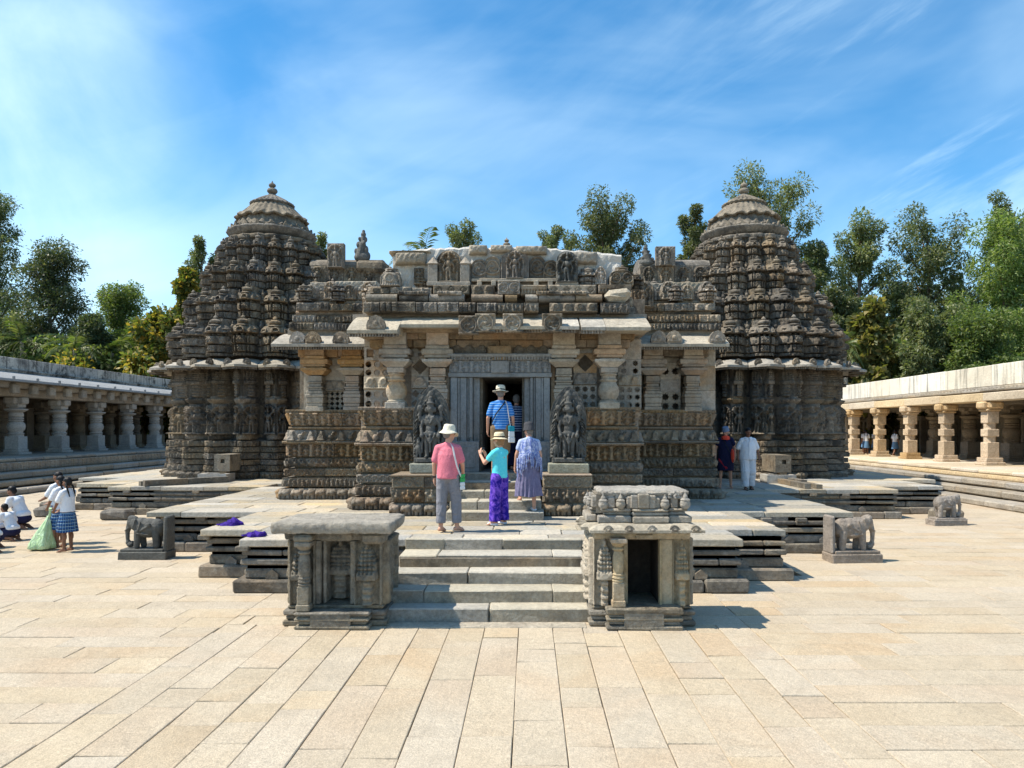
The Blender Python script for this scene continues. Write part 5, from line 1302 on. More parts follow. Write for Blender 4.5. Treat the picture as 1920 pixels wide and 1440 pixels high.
M['roofgrey'] = stone('shrine_roof_schist', (.36, .33, .285), (.47, .435, .38), (.24, .215, .185), 4, .8, 40, rnd=.12)
stepped(1.285, 1.375, .03, 'roofgrey'); stepped(1.375, 1.425, -.04, 'roofgrey'); stepped(1.425, 1.465, -.015, 'roofgrey')
t = MB(); t.box(.86, 1.98, 9.56, 10.2, 1.4, 1.64); put('roof_core', t.me('roof_core', M['shrine']), S2)
def mini_pot(r, h):
    t = MB(); t.lathe([(r * .6, 0), (r * .7, h * .05), (r * .95, h * .15), (r, h * .3), (r * .85, h * .45), (r * .95, h * .5), (r * .75, h * .58), (r * .45, h * .64), (r * .5, h * .70), (r * .3, h * .8), (r * .12, h * .9), (.003, h)], 12); return t.me('mini_turret', M['roofgrey'], True)
POT = mini_pot(.062, .20)
for x, y, s in ((.94, 9.47, 1), (1.16, 9.46, 1), (1.72, 9.45, .95), (1.98, 9.47, 1.1), (.80, 9.75, .9), (.78, 10.0, .9)): put('mini_turret', POT, S2, (x, y, 1.465), 0, (s, s, s))
for x, w, h, y in ((1.05, .10, .14, 9.50), (1.28, .09, .15, 9.47), (1.335, .10, .17, 9.43), (1.45, .15, .19, 9.41), (1.56, .09, .17, 9.44), (1.63, .08, .13, 9.47), (1.85, .10, .14, 9.5)):
    t = MB(); t.box(x - w / 2, x + w / 2, y, y + .1, 1.465, 1.465 + h, .014, .004); put('roof_tablet', t.me('roof_tablet', M['roofgrey']), S2)
for y in (9.62, 9.88, 10.1): t = MB(); t.box(.80, .88, y - .05, y + .05, 1.465, 1.62, .014, .004); put('roof_tablet', t.me('roof_tablet', M['roofgrey']), S2)
me = rough_slab(.90, 2.02, 9.50, 10.25, 1.63, 1.70, 8); me.materials.clear(); me.materials.append(M['roofgrey']); put('roof_slab', me, S2)
put('roof_frieze', relief(1.05, .08, .1, p_blocks(1.05, .08, RG(4), dep=.03), .01, M['roofgrey']), S2, (1.46, 9.53, 1.58))

# ------------------------------------------------------------------ guardian statues by the door
def guardian(label, x, flip):
    y = 14.92; G = thing('guardian_statue', label, 'statue', (x, y, 1.60), 'black guardian statues by the door')
    t = MB(); t.box(x - .40, x + .40, y - .28, y + .22, 1.603, 1.80, .018, .006); put('pedestal', t.me('pedestal', M['greenish']), G)
    t = MB(); t.box(x - .325, x + .325, y - .2, y + .17, 1.803, 1.91, .012); t.box(x - .27, x + .27, y - .23, y, 1.82, 1.90, .01); put('base', t.me('statue_base', M['black']), G)
    w, h = .72, 1.42
    def f(U, V):
        t_ = np.arctan2(V - .82, U); r = np.hypot(U, (V - .82) * .92); hh = .06 * ((r > .27) & (r < .35)) * (V > .6) * (1 + .5 * np.sin(t_ * 26)); hh = hh + ring(U, V * 1, 0, .84, .25, .03, .06) * (V > .75) + (np.abs(np.abs(U) - .30) < .04) * (V < .85) * .05 * (1 + .3 * np.sin(V * 60))
        hh = mx2(hh, E(U, V, 0, 1.24, .08, .09, .09)); return hh + grain(U, V, RG(5), .006)
    put('back_slab', relief(w, h, .14, f, .012, M['black'], mask=lambda u: h * (.60 + .40 * (1 - (np.abs(u) / (w / 2)) ** 1.55) ** .68)), G, (x, y - .05, 1.91))
    P = [('e', (0, 0, .98), (.075, .075, .095)), ('c', (0, 0, 1.05), .07, (0, 0, 1.2), .045), ('e', (0, 0, 1.10), (.085, .08, .03)), ('c', (0, 0, .85), .045, (0, 0, .93), .045), ('e', (0, 0, .74), (.135, .085, .14)), ('e', (0, 0, .58), (.10, .075, .12)), ('e', (0, 0, .49), (.125, .085, .09)),
         ('c', (-.06, 0, .45), .065, (-.07, -.01, .22), .05), ('c', (-.07, -.01, .22), .05, (-.07, 0, .05), .04), ('c', (.06, 0, .45), .065, (.07, -.01, .22), .05), ('c', (.07, -.01, .22), .05, (.07, 0, .05), .04), ('c', (-.07, 0, .03), .03, (-.085, -.1, .02), .026), ('c', (.07, 0, .03), .03, (.085, -.1, .02), .026)]
    for s in (-1, 1):
        P += [('c', (s * .12, 0, .82), .042, (s * .185, -.01, .62), .034), ('c', (s * .185, -.01, .62), .034, (s * .16, -.09, .47), .028), ('e', (s * .16, -.1, .44), (.04, .04, .05)), ('c', (s * .12, .02, .83), .038, (s * .215, .01, .76), .032), ('c', (s * .215, .01, .76), .032, (s * .20, -.03, .94), .026), ('e', (s * .205, -.03, 1.0), (.055, .04, .07)), ('c', (s * .15, -.02, .5), .022, (s * .17, 0, .1), .02),
              ('e', (s * .05, -.05, .80), (.05, .04, .045)), ('e', (s * .09, 0, .97), (.025, .03, .06))]
    P += [('c', (-.11, -.07, .5), .018, (0, -.1, .28), .018), ('c', (.11, -.07, .5), .018, (0, -.1, .28), .018), ('c', (0, -.09, .44), .025, (0, -.08, .12), .02), ('c', (-.08, -.06, .86), .014, (0, -.1, .68), .014), ('c', (.08, -.06, .86), .014, (0, -.1, .68), .014), ('e', (0, -.07, .98), (.016, .022, .02))]
    put('figure', fuse(P, .012, M['black'], 'guardian_figure', 1), G, (x, y - .13, 1.91), 0, (1.02, 1.0, .98))
    for s in (-1, 1):
        A = [('e', (0, 0, .30), (.04, .04, .05)), ('c', (0, 0, .34), .035, (0, 0, .40), .02), ('e', (0, 0, .19), (.06, .045, .08)), ('c', (-.03, 0, .12), .03, (-.035, 0, .01), .022), ('c', (.03, 0, .12), .03, (.035, 0, .01), .022), ('c', (s * .05, 0, .22), .02, (s * .085, -.02, .12), .016), ('c', (-s * .05, 0, .22), .02, (-s * .07, -.02, .32), .016)]
        put('attendant', fuse(A, .012, M['black'], 'attendant_figure', 1), G, (x + s * .24, y - .12, 1.91))
guardian('black carved deity statue standing to the left of the temple doorway', -1.95, 1); guardian('black carved deity statue standing to the right of the temple doorway', .78, -1)

# ------------------------------------------------------------------ elephants
EL = fuse([('e', (0, 0, .55), (.36, .23, .27)), ('e', (-.22, 0, .56), (.22, .22, .25)), ('e', (.18, 0, .60), (.22, .2, .24)), ('e', (.42, 0, .70), (.17, .15, .19)), ('e', (.46, -.0, .80), (.11, .13, .1)),
    ('c', (.52, 0, .66), .085, (.585, 0, .45), .062), ('c', (.585, 0, .45), .062, (.58, 0, .22), .05), ('c', (.58, 0, .22), .05, (.50, 0, .13), .045), ('c', (.5, 0, .13), .045, (.45, 0, .17), .035),
    ('e', (.32, -.145, .66), (.11, .035, .17)), ('e', (.32, .145, .66), (.11, .035, .17)), ('c', (.52, -.07, .56), .022, (.62, -.09, .48), .014), ('c', (.52, .07, .56), .022, (.62, .09, .48), .014),
    ('c', (.25, -.12, .45), .095, (.27, -.12, .06), .08), ('c', (.25, .12, .45), .095, (.20, .12, .06), .08), ('c', (-.24, -.12, .45), .105, (-.27, -.12, .06), .085), ('c', (-.24, .12, .45), .105, (-.20, .12, .06), .085), ('c', (-.4, 0, .62), .03, (-.44, 0, .25), .022),
    ('c', (.12, -.21, .75), .02, (.20, -.2, .5), .02), ('c', (.28, -.18, .80), .02, (.36, -.17, .56), .02), ('c', (-.05, -.235, .6), .018, (.12, -.225, .5), .018), ('e', (-.1, -.22, .66), (.06, .03, .06)), ('e', (.5, 0, .10), (.10, .1, .08)), ('e', (.57, -.03, .16), (.05, .05, .07)), ('c', (-.1, -.24, .4), .016, (.2, -.22, .42), .016)], .016, M['dark'], 'elephant', 1)
def elephant(label, x, y, rot, s, m, slab=True, mir=1):
    T = thing('elephant_statue', label, 'statue', (x, y, 0), 'stone elephants against the platform', rot)
    me = EL.copy(); me.materials.clear(); me.materials.append(m)
    def part(nm, t):
        t.v = [(mir * a, b, c) for a, b, c in t.v]; child(nm, t.me('elephant_' + nm, m), T)
    t = MB(); t.box(-.60 * s, .70 * s, -.30 * s, .3 * s, -.02, .22 * s, .014, .006); t.box(-.50 * s, .66 * s, -.26 * s, .29 * s, .22 * s, .29 * s, .01, .004); part('base', t)
    child('body', me, T, (0, 0, .28 * s), 0, (mir * s, s, s))
    if slab: t = MB(); t.box(-.58 * s, -.49 * s, -.22 * s, .28 * s, .22 * s, 1.16 * s, .02, .006); part('back_slab', t)
M['eleph'] = stone('elephant_schist', (.27, .235, .205), (.38, .335, .295), (.17, .148, .13), 4, .7, 40, rnd=.05)
elephant('dark grey stone elephant facing the schoolchildren on the left', -7.28, 14.3, R_(0), .70, M['black'], True, -1); 
elephant('brown stone elephant of the nearer pair at the right of the platform', 6.02, 14.0, R_(4), .74, M['eleph']); elephant('smaller-looking brown stone elephant farther back near the right colonnade', 10.75, 19.3, R_(4), .68, M['eleph'], False)

# ------------------------------------------------------------------ water spouts
def spout(label, x, y, hole):
    T = thing('water_spout', label, 'water spout', (x, y, PT))
    t = MB(); w = .25; zb, zt = 1.12, 1.66; hx, hz, hs = x + hole, 1.45, .065
    for a, b, c, d in ((x - w, hx - hs, zb, zt), (hx + hs, x + w, zb, zt), (hx - hs, hx + hs, zb, hz - hs), (hx - hs, hx + hs, hz + hs, zt)): t.box(a, b, y - .05, y + .12, c, d)
    t.box(x - w, x + w, y + .1, y + 1.3, zb, zt); put('spout_box', t.me('spout_box', M['dark']), T)
    t = MB(); t.box(hx - .12, hx + .10, y, y + .3, zb - .14, zb - .003, .01); put('spout_lip', t.me('spout_lip', M['hallwarm']), T)
    t = MB()
    for a, b, c, d in ((x - .62, x + .28, y - .42, y - .32), (x - .62, x + .28, y + .22, y + .32), (x - .62, x - .5, y - .31, y + .21), (x + .16, x + .28, y - .31, y + .21)): t.box(a, b, c, d, PT, 1.06)
    t.box(x - .5, x + .2, y - .31, y + .21, PT, .90); put('basin', t.me('basin', M['greycol']), T); return T
spout('grey stone box spout over a basin beside the tower without a tree behind its dome', -9.85, 24.0, .02); spout('grey stone box spout standing behind the person in white shirt and trousers', 7.95, 23.4, .03)
def channel(label, pts, w=.16):
    T = thing('drain_channel', label, 'stone channel', (*pts[0], PT))
    for s in (-1, 1):
        t = MB(); P0, P1 = Vector((*pts[0], 0)), Vector((*pts[1], 0)); d = (P1 - P0).normalized(); nrm = Vector((-d.y, d.x, 0)) * (w * s); n = int((P1 - P0).length / 1.0) or 1
        for i in range(n):
            a, b = P0 + (P1 - P0) * (i / n) + nrm, P0 + (P1 - P0) * ((i + .985) / n) + nrm; q = nrm.normalized() * .085
            V = [a - q, a + q, b + q, b - q]; zz = random.uniform(.93, .99); t = MB(); t.add([(v.x, v.y, PT + .002) for v in V] + [(v.x, v.y, zz) for v in V], [(0, 1, 2, 3), (4, 5, 6, 7)] + [(k, (k + 1) % 4, 4 + (k + 1) % 4, 4 + k) for k in range(4)]); put('channel_stone', t.me('channel_stone', M['dark']), T)
channel('broken stone gutter running from the basin under the left spout', (-9.5, 23.5), ) if False else channel('broken stone gutter running across the paving from the left basin', [(-9.6, 23.6), (-11.3, 21.75)]); channel('stone gutter crossing the paving in front of the right basin', [(7.9, 23.0), (7.9, 20.7)])

# loose stones by the platform
for i, (x, y, sx, sy, sz) in enumerate(((-11.3, 20.5, .75, .5, .26), (-14.1, 22.3, .75, .5, .3), (-13.5, 21.2, .9, .5, .28), (11.5, 20.6, .8, .5, .26), (7.6, 18.9, 1.3, .5, .28))):
    t = MB(); t.box(x - sx / 2, x + sx / 2, y - sy / 2, y + sy / 2, -.02, sz, .06, .03)
    tag(put('loose_stone', t.me('loose_stone', M['dark'])), ('rough grey stone block on the ground close behind the dark elephant', 'small rough stone block at the far left foot of the platform', 'long rough stone block behind the standing schoolgirls', 'rough stone block beside the farther brown elephant', 'long low stone block behind the nearer brown elephant')[i], 'stone block')

# ------------------------------------------------------------------ cloisters
def lathe_col(m, h=2.66):
    out = []; k = h / 2.66
    t = MB(); t.box(-.44, .44, -.44, .44, 0, .12, .02); t.box(-.36, .36, -.36, .36, .12, .24, .02); out.append(('foot', t.me('column_foot', M[m])))
    t = MB(); t.box(-.32, .32, -.32, .32, .24, .84, .02); out.append(('block', t.me('column_block', M[m])))
    t = MB(); t.lathe([(.30, .84), (.31, .90), (.28, .93), (.33, .96), (.33, .99), (.27, 1.02), (.28, 1.08), (.35, 1.18), (.375, 1.32), (.34, 1.44), (.28, 1.50), (.25, 1.53), (.31, 1.56), (.31, 1.60), (.25, 1.63), (.31, 1.66), (.31, 1.70), (.25, 1.73), (.30, 1.77), (.30, 1.90), (.26, 1.94), (.36, 2.0), (.47, 2.06), (.47, 2.11), (.28, 2.14), (.25, 2.2)], 24); out.append(('shaft', t.me('column_shaft', M[m], True)))
    t = MB(); t.box(-.28, .28, -.28, .28, 2.18, 2.36 * k, .02); t.box(-.24, .24, -.46, .46, 2.34, 2.66 * k, .05); t.box(-.46, .46, -.24, .24, 2.345, 2.655 * k, .05); out.append(('bracket', t.me('column_bracket', M[m]))); return out
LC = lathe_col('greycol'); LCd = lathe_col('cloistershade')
CL = thing('colonnade', 'long colonnade of lathe-turned grey columns under a black-stained parapet', 'colonnade', (-23.7, 40, 0))
def strip(P, name, x0, x1, y0, y1, z0, z1, m, l=(1.8, 3.2), b=.03, j=.008):
    y = y0
    while y < y1:
        e = min(y + random.uniform(*l), y1); t = MB(); t.box(x0, x1, y + .004, e - .004, z0, z1, b, j); put(name, t.me(name, M[m]), P); y = e
Y0, Y1 = 24.0, 62.0
for x0, z0, z1, m in ((-20.9, 1.14, 1.30, 'cloister'), (-20.2, .52, .78, 'cloister'), (-19.75, .28, .5, 'cloister'), (-19.2, 0, .22, 'cloister')): strip(CL, 'plinth_course', -29, x0, Y0, Y1, z0, z1, m, (1.6, 2.8), .05)
t = MB(); t.box(-29, -20.75, Y0, Y1, 0, 1.13); put('plinth_core', t.me('plinth_core', M['cloister']), CL)
FR = relief(3.0, .34, .3, p_niches(3.0, .34, RG(4), dep=.05), .035, M['cloister'])
for i in range(13): put('plinth_frieze', FR, CL, (-20.74, Y0 + 1.5 + 3.0 * i, .80), R_(90))
for k in range(-1, 10):
    y = 31.32 + 3.18 * k
    a = None
    for nm, me in LC:
        if a is None: a = put('column', me, CL, (-23.7, y, 1.30)); a['label'] = 'lathe-turned grey column'
        else: child(nm, me, a)
    b = None
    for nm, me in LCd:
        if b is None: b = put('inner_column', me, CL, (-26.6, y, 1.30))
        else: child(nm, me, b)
    t = MB(); t.box(-29.0, -28.6, y - 1.5, y - .9, 1.3, 3.7, .02); put('wall_pier', t.me('wall_pier', M['cloistershade']), CL)
    for q in range(2): t = MB(); t.box(-28.9, -28.5, y - .35 + q * .9, y - .15 + q * .9, 1.3, 3.3, .02); put('door_jamb', t.me('door_jamb', M['cloister']), CL)
    t = MB(); t.box(-28.9, -28.4, y - .5, y + .95, 3.3, 3.6, .03); put('door_lintel', t.me('door_lintel', M['cloister']), CL)
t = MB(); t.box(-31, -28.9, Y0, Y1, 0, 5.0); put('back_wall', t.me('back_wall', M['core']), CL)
strip(CL, 'beam', -24.1, -23.3, Y0, Y1, 3.96, 4.32, 'cloister', (3.18, 3.18)); strip(CL, 'fascia', -24.0, -22.95, Y0, Y1, 4.32, 4.62, 'cloister', (1.0, 1.6), .06)
for k in range(30): t = MB(); y = Y0 + .3 + 1.27 * k; t.box(-23.0, -22.75, y - .22, y + .22, 4.05, 4.5, .05); put('rafter_end', t.me('rafter_end', M['cloister']), CL)
t = MB(); V = []
for y in (Y0, Y1): V += [(-22.45, y, 4.58), (-22.47, y, 4.68), (-22.9, y, 4.86), (-23.5, y, 5.06), (-24.2, y, 5.08), (-24.2, y, 4.6)]
t.add(V, [(k, (k + 1) % 6, 6 + (k + 1) % 6, 6 + k) for k in range(6)] + [tuple(range(6)), tuple(range(6, 12))[::-1]]); put('eave', t.me('eave', M['bluegrey']), CL)
for k in range(24): y = Y0 + .6 + 1.59 * k; t = MB(); t.box(-22.5, -22.43, y - .07, y + .07, 4.57, 4.80, .015); put('eave_ornament', t.me('eave_ornament', M['bluegrey']), CL)
DT_ = relief(3.0, .18, .3, p_dentil(3.0, .18, RG(2), dep=.06, pitch=.14), .03, M['mossy'])
for i in range(13): put('dentil_course', DT_, CL, (-23.72, Y0 + 1.5 + 3.0 * i, 5.06), R_(90))
strip(CL, 'parapet', -24.3, -23.86, Y0, Y1, 5.24, 5.78, 'mossy', (2.4, 3.6), .02)
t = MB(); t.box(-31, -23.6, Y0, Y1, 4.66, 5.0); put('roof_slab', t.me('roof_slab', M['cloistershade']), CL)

CR = thing('colonnade', 'long colonnade of square ochre pillars under a whitewashed parapet', 'colonnade', (18.76, 38, 0))
Y0r, Y1r = 14.5, 60.0
for x0, z0, z1 in ((16.25, .88, 1.02), (15.75, .50, .70), (15.25, .24, .46), (14.5, 0, .2)): strip(CR, 'plinth_course', x0, 26, Y0r, Y1r, z0, z1, 'fascia' if z0 > .8 else 'cloister', (1.4, 2.8), .04)
t = MB(); t.box(16.3, 26, Y0r, Y1r, 0, .87); t.box(15.9, 26, Y0r, Y1r, .0, .24 + .25); t.box(15.6, 26, Y0r, Y1r, 0, .23); put('plinth_core', t.me('plinth_core', M['cloister']), CR)
FRr = relief(3.0, .17, .2, p_niches(3.0, .17, RG(14), dep=.03), .03, M['fascia'])
for i in range(15): put('plinth_frieze', FRr, CR, (16.27, Y0r + 1.5 + 3 * i, .705), R_(-90))
SQC = []
t = MB(); t.box(-.40, .40, -.40, .40, 0, .12, .02); t.box(-.34, .34, -.34, .34, .12, .30, .015); SQC.append(('foot', t.me('pillar_foot', M['ochre'])))
t = MB(); t.box(-.24, .24, -.24, .24, .30, .92, .015); t.lathe([(.24, .90), (.225, .95), (.225, 1.14), (.24, 1.18)], 8, (0, 0), .5); t.box(-.24, .24, -.24, .24, 1.16, 1.46, .015); t.lathe([(.24, 1.44), (.225, 1.5), (.225, 1.66), (.24, 1.72)], 8, (0, 0), .5); t.box(-.235, .235, -.235, .235, 1.70, 2.18, .015); SQC.append(('shaft', t.me('pillar_shaft', M['ochre'])))
t = MB(); t.box(-.30, .30, -.30, .30, 2.18, 2.28, .03); t.box(-.44, .44, -.26, .26, 2.28, 2.58, .06); t.box(-.26, .26, -.44, .44, 2.285, 2.575, .06); SQC.append(('bracket', t.me('pillar_bracket', M['ochre'])))
for k in range(-4, 10):
    y = 30.4 + 3.18 * k; a = None
    for nm, me in SQC:
        if a is None: a = put('pillar', me, CR, (18.76, y, 1.02)); a['label'] = 'square ochre granite pillar'
        else: child(nm, me, a)
    b = None
    for nm, me in LCd:
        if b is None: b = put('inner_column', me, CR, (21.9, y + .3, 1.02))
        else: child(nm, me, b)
    for q in range(2): t = MB(); t.box(24.1, 24.6, y - .35 + q * .9, y - .15 + q * .9, 1.02, 3.0, .02); put('door_jamb', t.me('door_jamb', M['cloister']), CR)
    t = MB(); t.box(24.0, 24.6, y - .5, y + .95, 3.0, 3.3, .03); put('door_lintel', t.me('door_lintel', M['cloister']), CR)
    t = MB(); t.box(24.2, 24.6, y + 1.2, y + 1.9, 1.02, 3.6, .02); put('wall_pier', t.me('wall_pier', M['cloister']), CR)
    t = MB(); t.box(18.9, 24.6, y - .2, y + .2, 3.5, 3.85); put('cross_beam', t.me('cross_beam', M['cloistershade']), CR)
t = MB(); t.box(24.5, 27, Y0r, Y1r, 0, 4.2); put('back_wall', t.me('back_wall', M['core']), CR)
strip(CR, 'beam', 18.45, 19.05, Y0r, Y1r, 3.60, 3.96, 'fascia', (3.18, 3.18), .03, .015); strip(CR, 'cornice_stone', 18.55, 19.3, Y0r, Y1r, 4.0, 4.12, 'cloister', (1.2, 2.2), .03)
DR = relief(3.0, .20, .3, p_row_kudu(3.0, .20, RG(2), dep=.06), .03, M['cloister'])
for i in range(15): put('cornice_frieze', DR, CR, (18.62, Y0r + 1.5 + 3 * i, 4.0), R_(-90))
strip(CR, 'parapet', 18.72, 19.1, Y0r, Y1r, 4.22, 5.07, 'limewash', (3.0, 4.5), .02)
t = MB(); t.box(18.9, 27, Y0r, Y1r, 3.88, 4.2); put('roof_slab', t.me('roof_slab', M['cloistershade']), CR)
# ------------------------------------------------------------------ trees
def leafmat(name, c1, c2, c3, tr=.35):
    m = bpy.data.materials.new(name); m.use_nodes = True; t = m.node_tree; N = t.nodes; Lk = t.links.new; N.clear()
    o = N.new('ShaderNodeOutputMaterial'); d = N.new('ShaderNodeBsdfPrincipled'); d.inputs['Roughness'].default_value = .5; d.inputs['Specular IOR Level'].default_value = .35
    tl = N.new('ShaderNodeBsdfTranslucent'); mx = N.new('ShaderNodeMixShader'); mx.inputs[0].default_value = tr
    g = N.new('ShaderNodeNewGeometry'); r = N.new('ShaderNodeValToRGB'); r.color_ramp.elements[0].color = (*c1, 1); r.color_ramp.elements[1].color = (*c3, 1); e = r.color_ramp.elements.new(.55); e.color = (*c2, 1)
    Lk(g.outputs['Random Per Island'], r.inputs[0]); oi = N.new('ShaderNodeObjectInfo'); h = N.new('ShaderNodeHueSaturation'); mr = N.new('ShaderNodeMapRange'); mr.inputs[3].default_value = .75; mr.inputs[4].default_value = 1.25
    Lk(oi.outputs['Random'], mr.inputs[0]); Lk(mr.outputs[0], h.inputs['Value']); Lk(r.outputs[0], h.inputs['Color']); Lk(h.outputs[0], d.inputs['Base Color'])
    b = N.new('ShaderNodeMix'); b.data_type = 'RGBA'; b.blend_type = 'MULTIPLY'; b.inputs[0].default_value = 1; b.inputs[7].default_value = (1.5, 1.6, .7, 1); Lk(h.outputs[0], b.inputs[6]); Lk(b.outputs[2], tl.inputs[0])
    Lk(d.outputs[0], mx.inputs[1]); Lk(tl.outputs[0], mx.inputs[2]); Lk(mx.outputs[0], o.inputs[0]); return m
LM = {'dark': leafmat('dark_leaves', (.042, .072, .036), (.085, .120, .055), (.20, .20, .10)), 'airy': leafmat('grey_green_leaves', (.070, .100, .042), (.135, .165, .070), (.28, .28, .15)),
      'light': leafmat('fresh_leaves', (.075, .120, .035), (.13, .185, .055), (.24, .27, .10), .45), 'teak': leafmat('pale_yellow_leaves', (.10, .12, .035), (.19, .19, .06), (.38, .30, .12), .4), 'amber': leafmat('amber_leaves', (.07, .11, .03), (.16, .18, .045), (.46, .30, .06), .4), 'dry': leafmat('dry_seed_heads', (.24, .17, .12), (.32, .24, .17), (.38, .29, .2), .3), 'palm': leafmat('palm_leaflets', (.05, .085, .025), (.09, .13, .04), (.22, .22, .09), .35)}
BARK = stone('bark', (.13, .105, .085), (.20, .165, .13), (.085, .07, .055), 3, .8, 12, rnd=.2); PALE = stone('pale_bark', (.34, .31, .27), (.44, .40, .35), (.25, .22, .19), 3, .6, 12, rnd=.1)
def leaves(C, Rad, per, size, asp, m, r, up=.5, shell=.55, name='crown', flat=1.0):
    n = len(C) * per; ci = np.repeat(np.arange(len(C)), per)
    d = r.normal(0, 1, (n, 3)); d /= np.linalg.norm(d, axis=1)[:, None]; rad = (shell + (1 - shell) * r.random(n)) ** .8 * r.uniform(.75, 1.15, n)
    d[:, 2] *= flat
    P = C[ci] + d * (Rad[ci] * rad)[:, None]
    ax = d * .8 + r.normal(0, .7, (n, 3)); ax[:, 2] -= .15; ax /= np.linalg.norm(ax, axis=1)[:, None]
    nr = r.normal(0, .6, (n, 3)); nr[:, 2] += up; sd = np.cross(ax, nr); sd /= np.linalg.norm(sd, axis=1)[:, None] + 1e-6
    l = size * r.uniform(.6, 1.3, n)[:, None]; w = l * asp; droop = np.zeros((n, 3)); droop[:, 2] = -.12
    V = np.stack([P, P + ax * l * .5 + sd * w * .5, P + ax * l + droop * l, P + ax * l * .5 - sd * w * .5], 1).reshape(-1, 3)
    return mesh(name, V, np.arange(n * 4).reshape(-1, 4), m)
def tree(px, top, wpx, d, kind, label, group='trees behind the temple', base=.35, seed=0, pale=False, nm='broadleaf_tree', cut=0):
    r = RG(seed + int(px) + int(top)); s = 1400 / d; x = (px - 992) / s; Ht = H + (805 - top) / s; Wd = wpx / s
    T = thing(nm, label, 'tree', (x, d, 0), group)
    z0 = Ht * base; hh = Ht - z0; C = []; Rd = []
    n = {'dark': 80, 'airy': 84, 'slim': 44, 'light': 80, 'teak': 44, 'amber': 60}[kind]
    tips = []; bases = []; nl = max(8, n // 4)
    tw = [(r.uniform(-.03, .03) * Wd, r.uniform(-.03, .03) * Wd) for _ in range(5)]
    for i in range(nl):
        t = ((i + r.random()) / nl) ** .85; a = i * 2.4 + r.uniform(-.5, .5)
        env = {'dark': (1 - t) ** .45 * (.72 + .28 * min(1, t * 4)), 'airy': .55 + .45 * math.sin(math.pi * min(1, .2 + .7 * t)), 'slim': .5 + .5 * math.sin(math.pi * t), 'light': (1 - t * .8) ** .5, 'teak': (1 - t) ** .4, 'amber': (1 - t) ** .45}[kind]
        rr = Wd / 2 * env * (.72 + .38 * r.random()); p = Vector((rr * math.cos(a), rr * math.sin(a) * .8, z0 + hh * t * .90 + .03 * hh)); zb = max(p.z - rr * r.uniform(.7, 1.3) - .04 * Ht, Ht * .12); b = Vector((0, 0, zb)); tips.append(p); bases.append(b)
        for f in (.28, .5, .68, .85, 1.0):
            q = b + (p - b) * f + Vector(r.normal(0, .035 * Wd, 3)); q.z = min(q.z, Ht); C.append(tuple(q)); Rd.append(Wd * r.uniform(.07, .135) * (1.2 if kind in ('dark', 'light') else 1) * (.8 + .3 * f) + .12)
    C = np.array(C); Rd = np.array(Rd)
    sz = {'dark': .22, 'airy': .26, 'slim': .24, 'light': .24, 'teak': .50, 'amber': .42}[kind] * (.7 + d / 190); per = int({'dark': 420, 'airy': 260, 'slim': 240, 'light': 330, 'teak': 130, 'amber': 150}[kind])
    mk = {'slim': 'airy'}.get(kind, kind)
    put('crown', leaves(C, Rd, int(1.35 * per * n / len(C)), sz, {'dark': .42, 'airy': .36, 'slim': .36, 'light': .38, 'teak': .62, 'amber': .6}[kind], LM[mk], r, flat=.62 if kind == 'dark' else .9), T, (x, d, 0))
    t = MB(); k = Ht * .013 + .05; pts = [(r.uniform(-.1, .1), 0, -.1)] + [(r.uniform(-.03, .03) * Wd, r.uniform(-.03, .03) * Wd, Ht * q) for q in (.25, .5, .75, .9)]
    t.tube(pts, [k, k * .8, k * .6, k * .35, k * .12], 9); put('trunk', t.me('trunk', PALE if pale else BARK, True), T, (x, d, 0))
    t = MB()
    for b, c in zip(bases, tips):
        q = b.z / Ht; mid = (b + c) / 2 + Vector((0, 0, -.05 * (c - b).length)); t.tube([b, mid, c], [k * .45 * (1 - q * .6), k * .25, .015], 5)
    put('limbs', t.me('limbs', PALE if pale else BARK, True), T, (x, d, 0)); return T
def palm(px, top, d, label, crown=3.0, seed=0, base=0, dry=.2, group='palms behind the cloisters'):
    r = RG(seed + int(px)); s = 1400 / d; x = (px - 992) / s; Ht = H + (805 - top) / s
    T = thing('palm_tree', label, 'palm tree', (x, d, 0), group)
    t = MB(); lean = r.uniform(-.6, .6); pts = [(0, 0, -.1), (lean * .3, 0, Ht * .4), (lean * .7, 0, Ht * .75), (lean, 0, Ht)]; t.tube(pts, [.22, .16, .14, .13], 10); put('trunk', t.me('trunk', PALE, True), T, (x, d, 0))
    n = 16; V = []; Fq = []
    st = MB(); V = []; Fs = []
    for i in range(n):
        a = 6.283 * i / n + r.uniform(-.2, .2); el = r.uniform(-.25, 1.25); L = crown * r.uniform(.8, 1.1); p = Vector((lean, 0, Ht)); dirv = Vector((math.cos(a) * math.cos(el), math.sin(a) * math.cos(el), math.sin(el))); sp = [p.copy()]
        side = Vector((-math.sin(a), math.cos(a), 0)); m = 22
        for k in range(m):
            dirv = (dirv + Vector((0, 0, -.085 - .02 * r.random()))).normalized(); q = p + dirv * (L / m)
            if k > 1:
                ll = L * .30 * math.sin(math.pi * (.12 + .86 * k / m)) * r.uniform(.8, 1.1)
                for sg in (-1, 1):
                    o = (side * sg * .85 + dirv * .65 + Vector((0, 0, -.35 * r.random()))).normalized() * ll; w = dirv * .035 + Vector((0, 0, .02)); b = len(V); V += [p - w, p + o * .55 - w * 1.4 + Vector((0, 0, .03 * ll)), p + o + Vector((0, 0, -.12 * ll)), p + o * .55 + w * 1.4 + Vector((0, 0, .03 * ll))]; Fs.append((b, b + 1, b + 2, b + 3))
            p = q; sp.append(p.copy())
        st.tube(sp[::3], [.035, .03, .028, .022, .018, .014, .01, .006][:len(sp[::3])], 5)
    put('fronds', mesh('fronds', V, Fs, LM['palm']), T, (x, d, 0)); put('frond_ribs', st.me('frond_ribs', LM['palm']), T, (x, d, 0)); return T
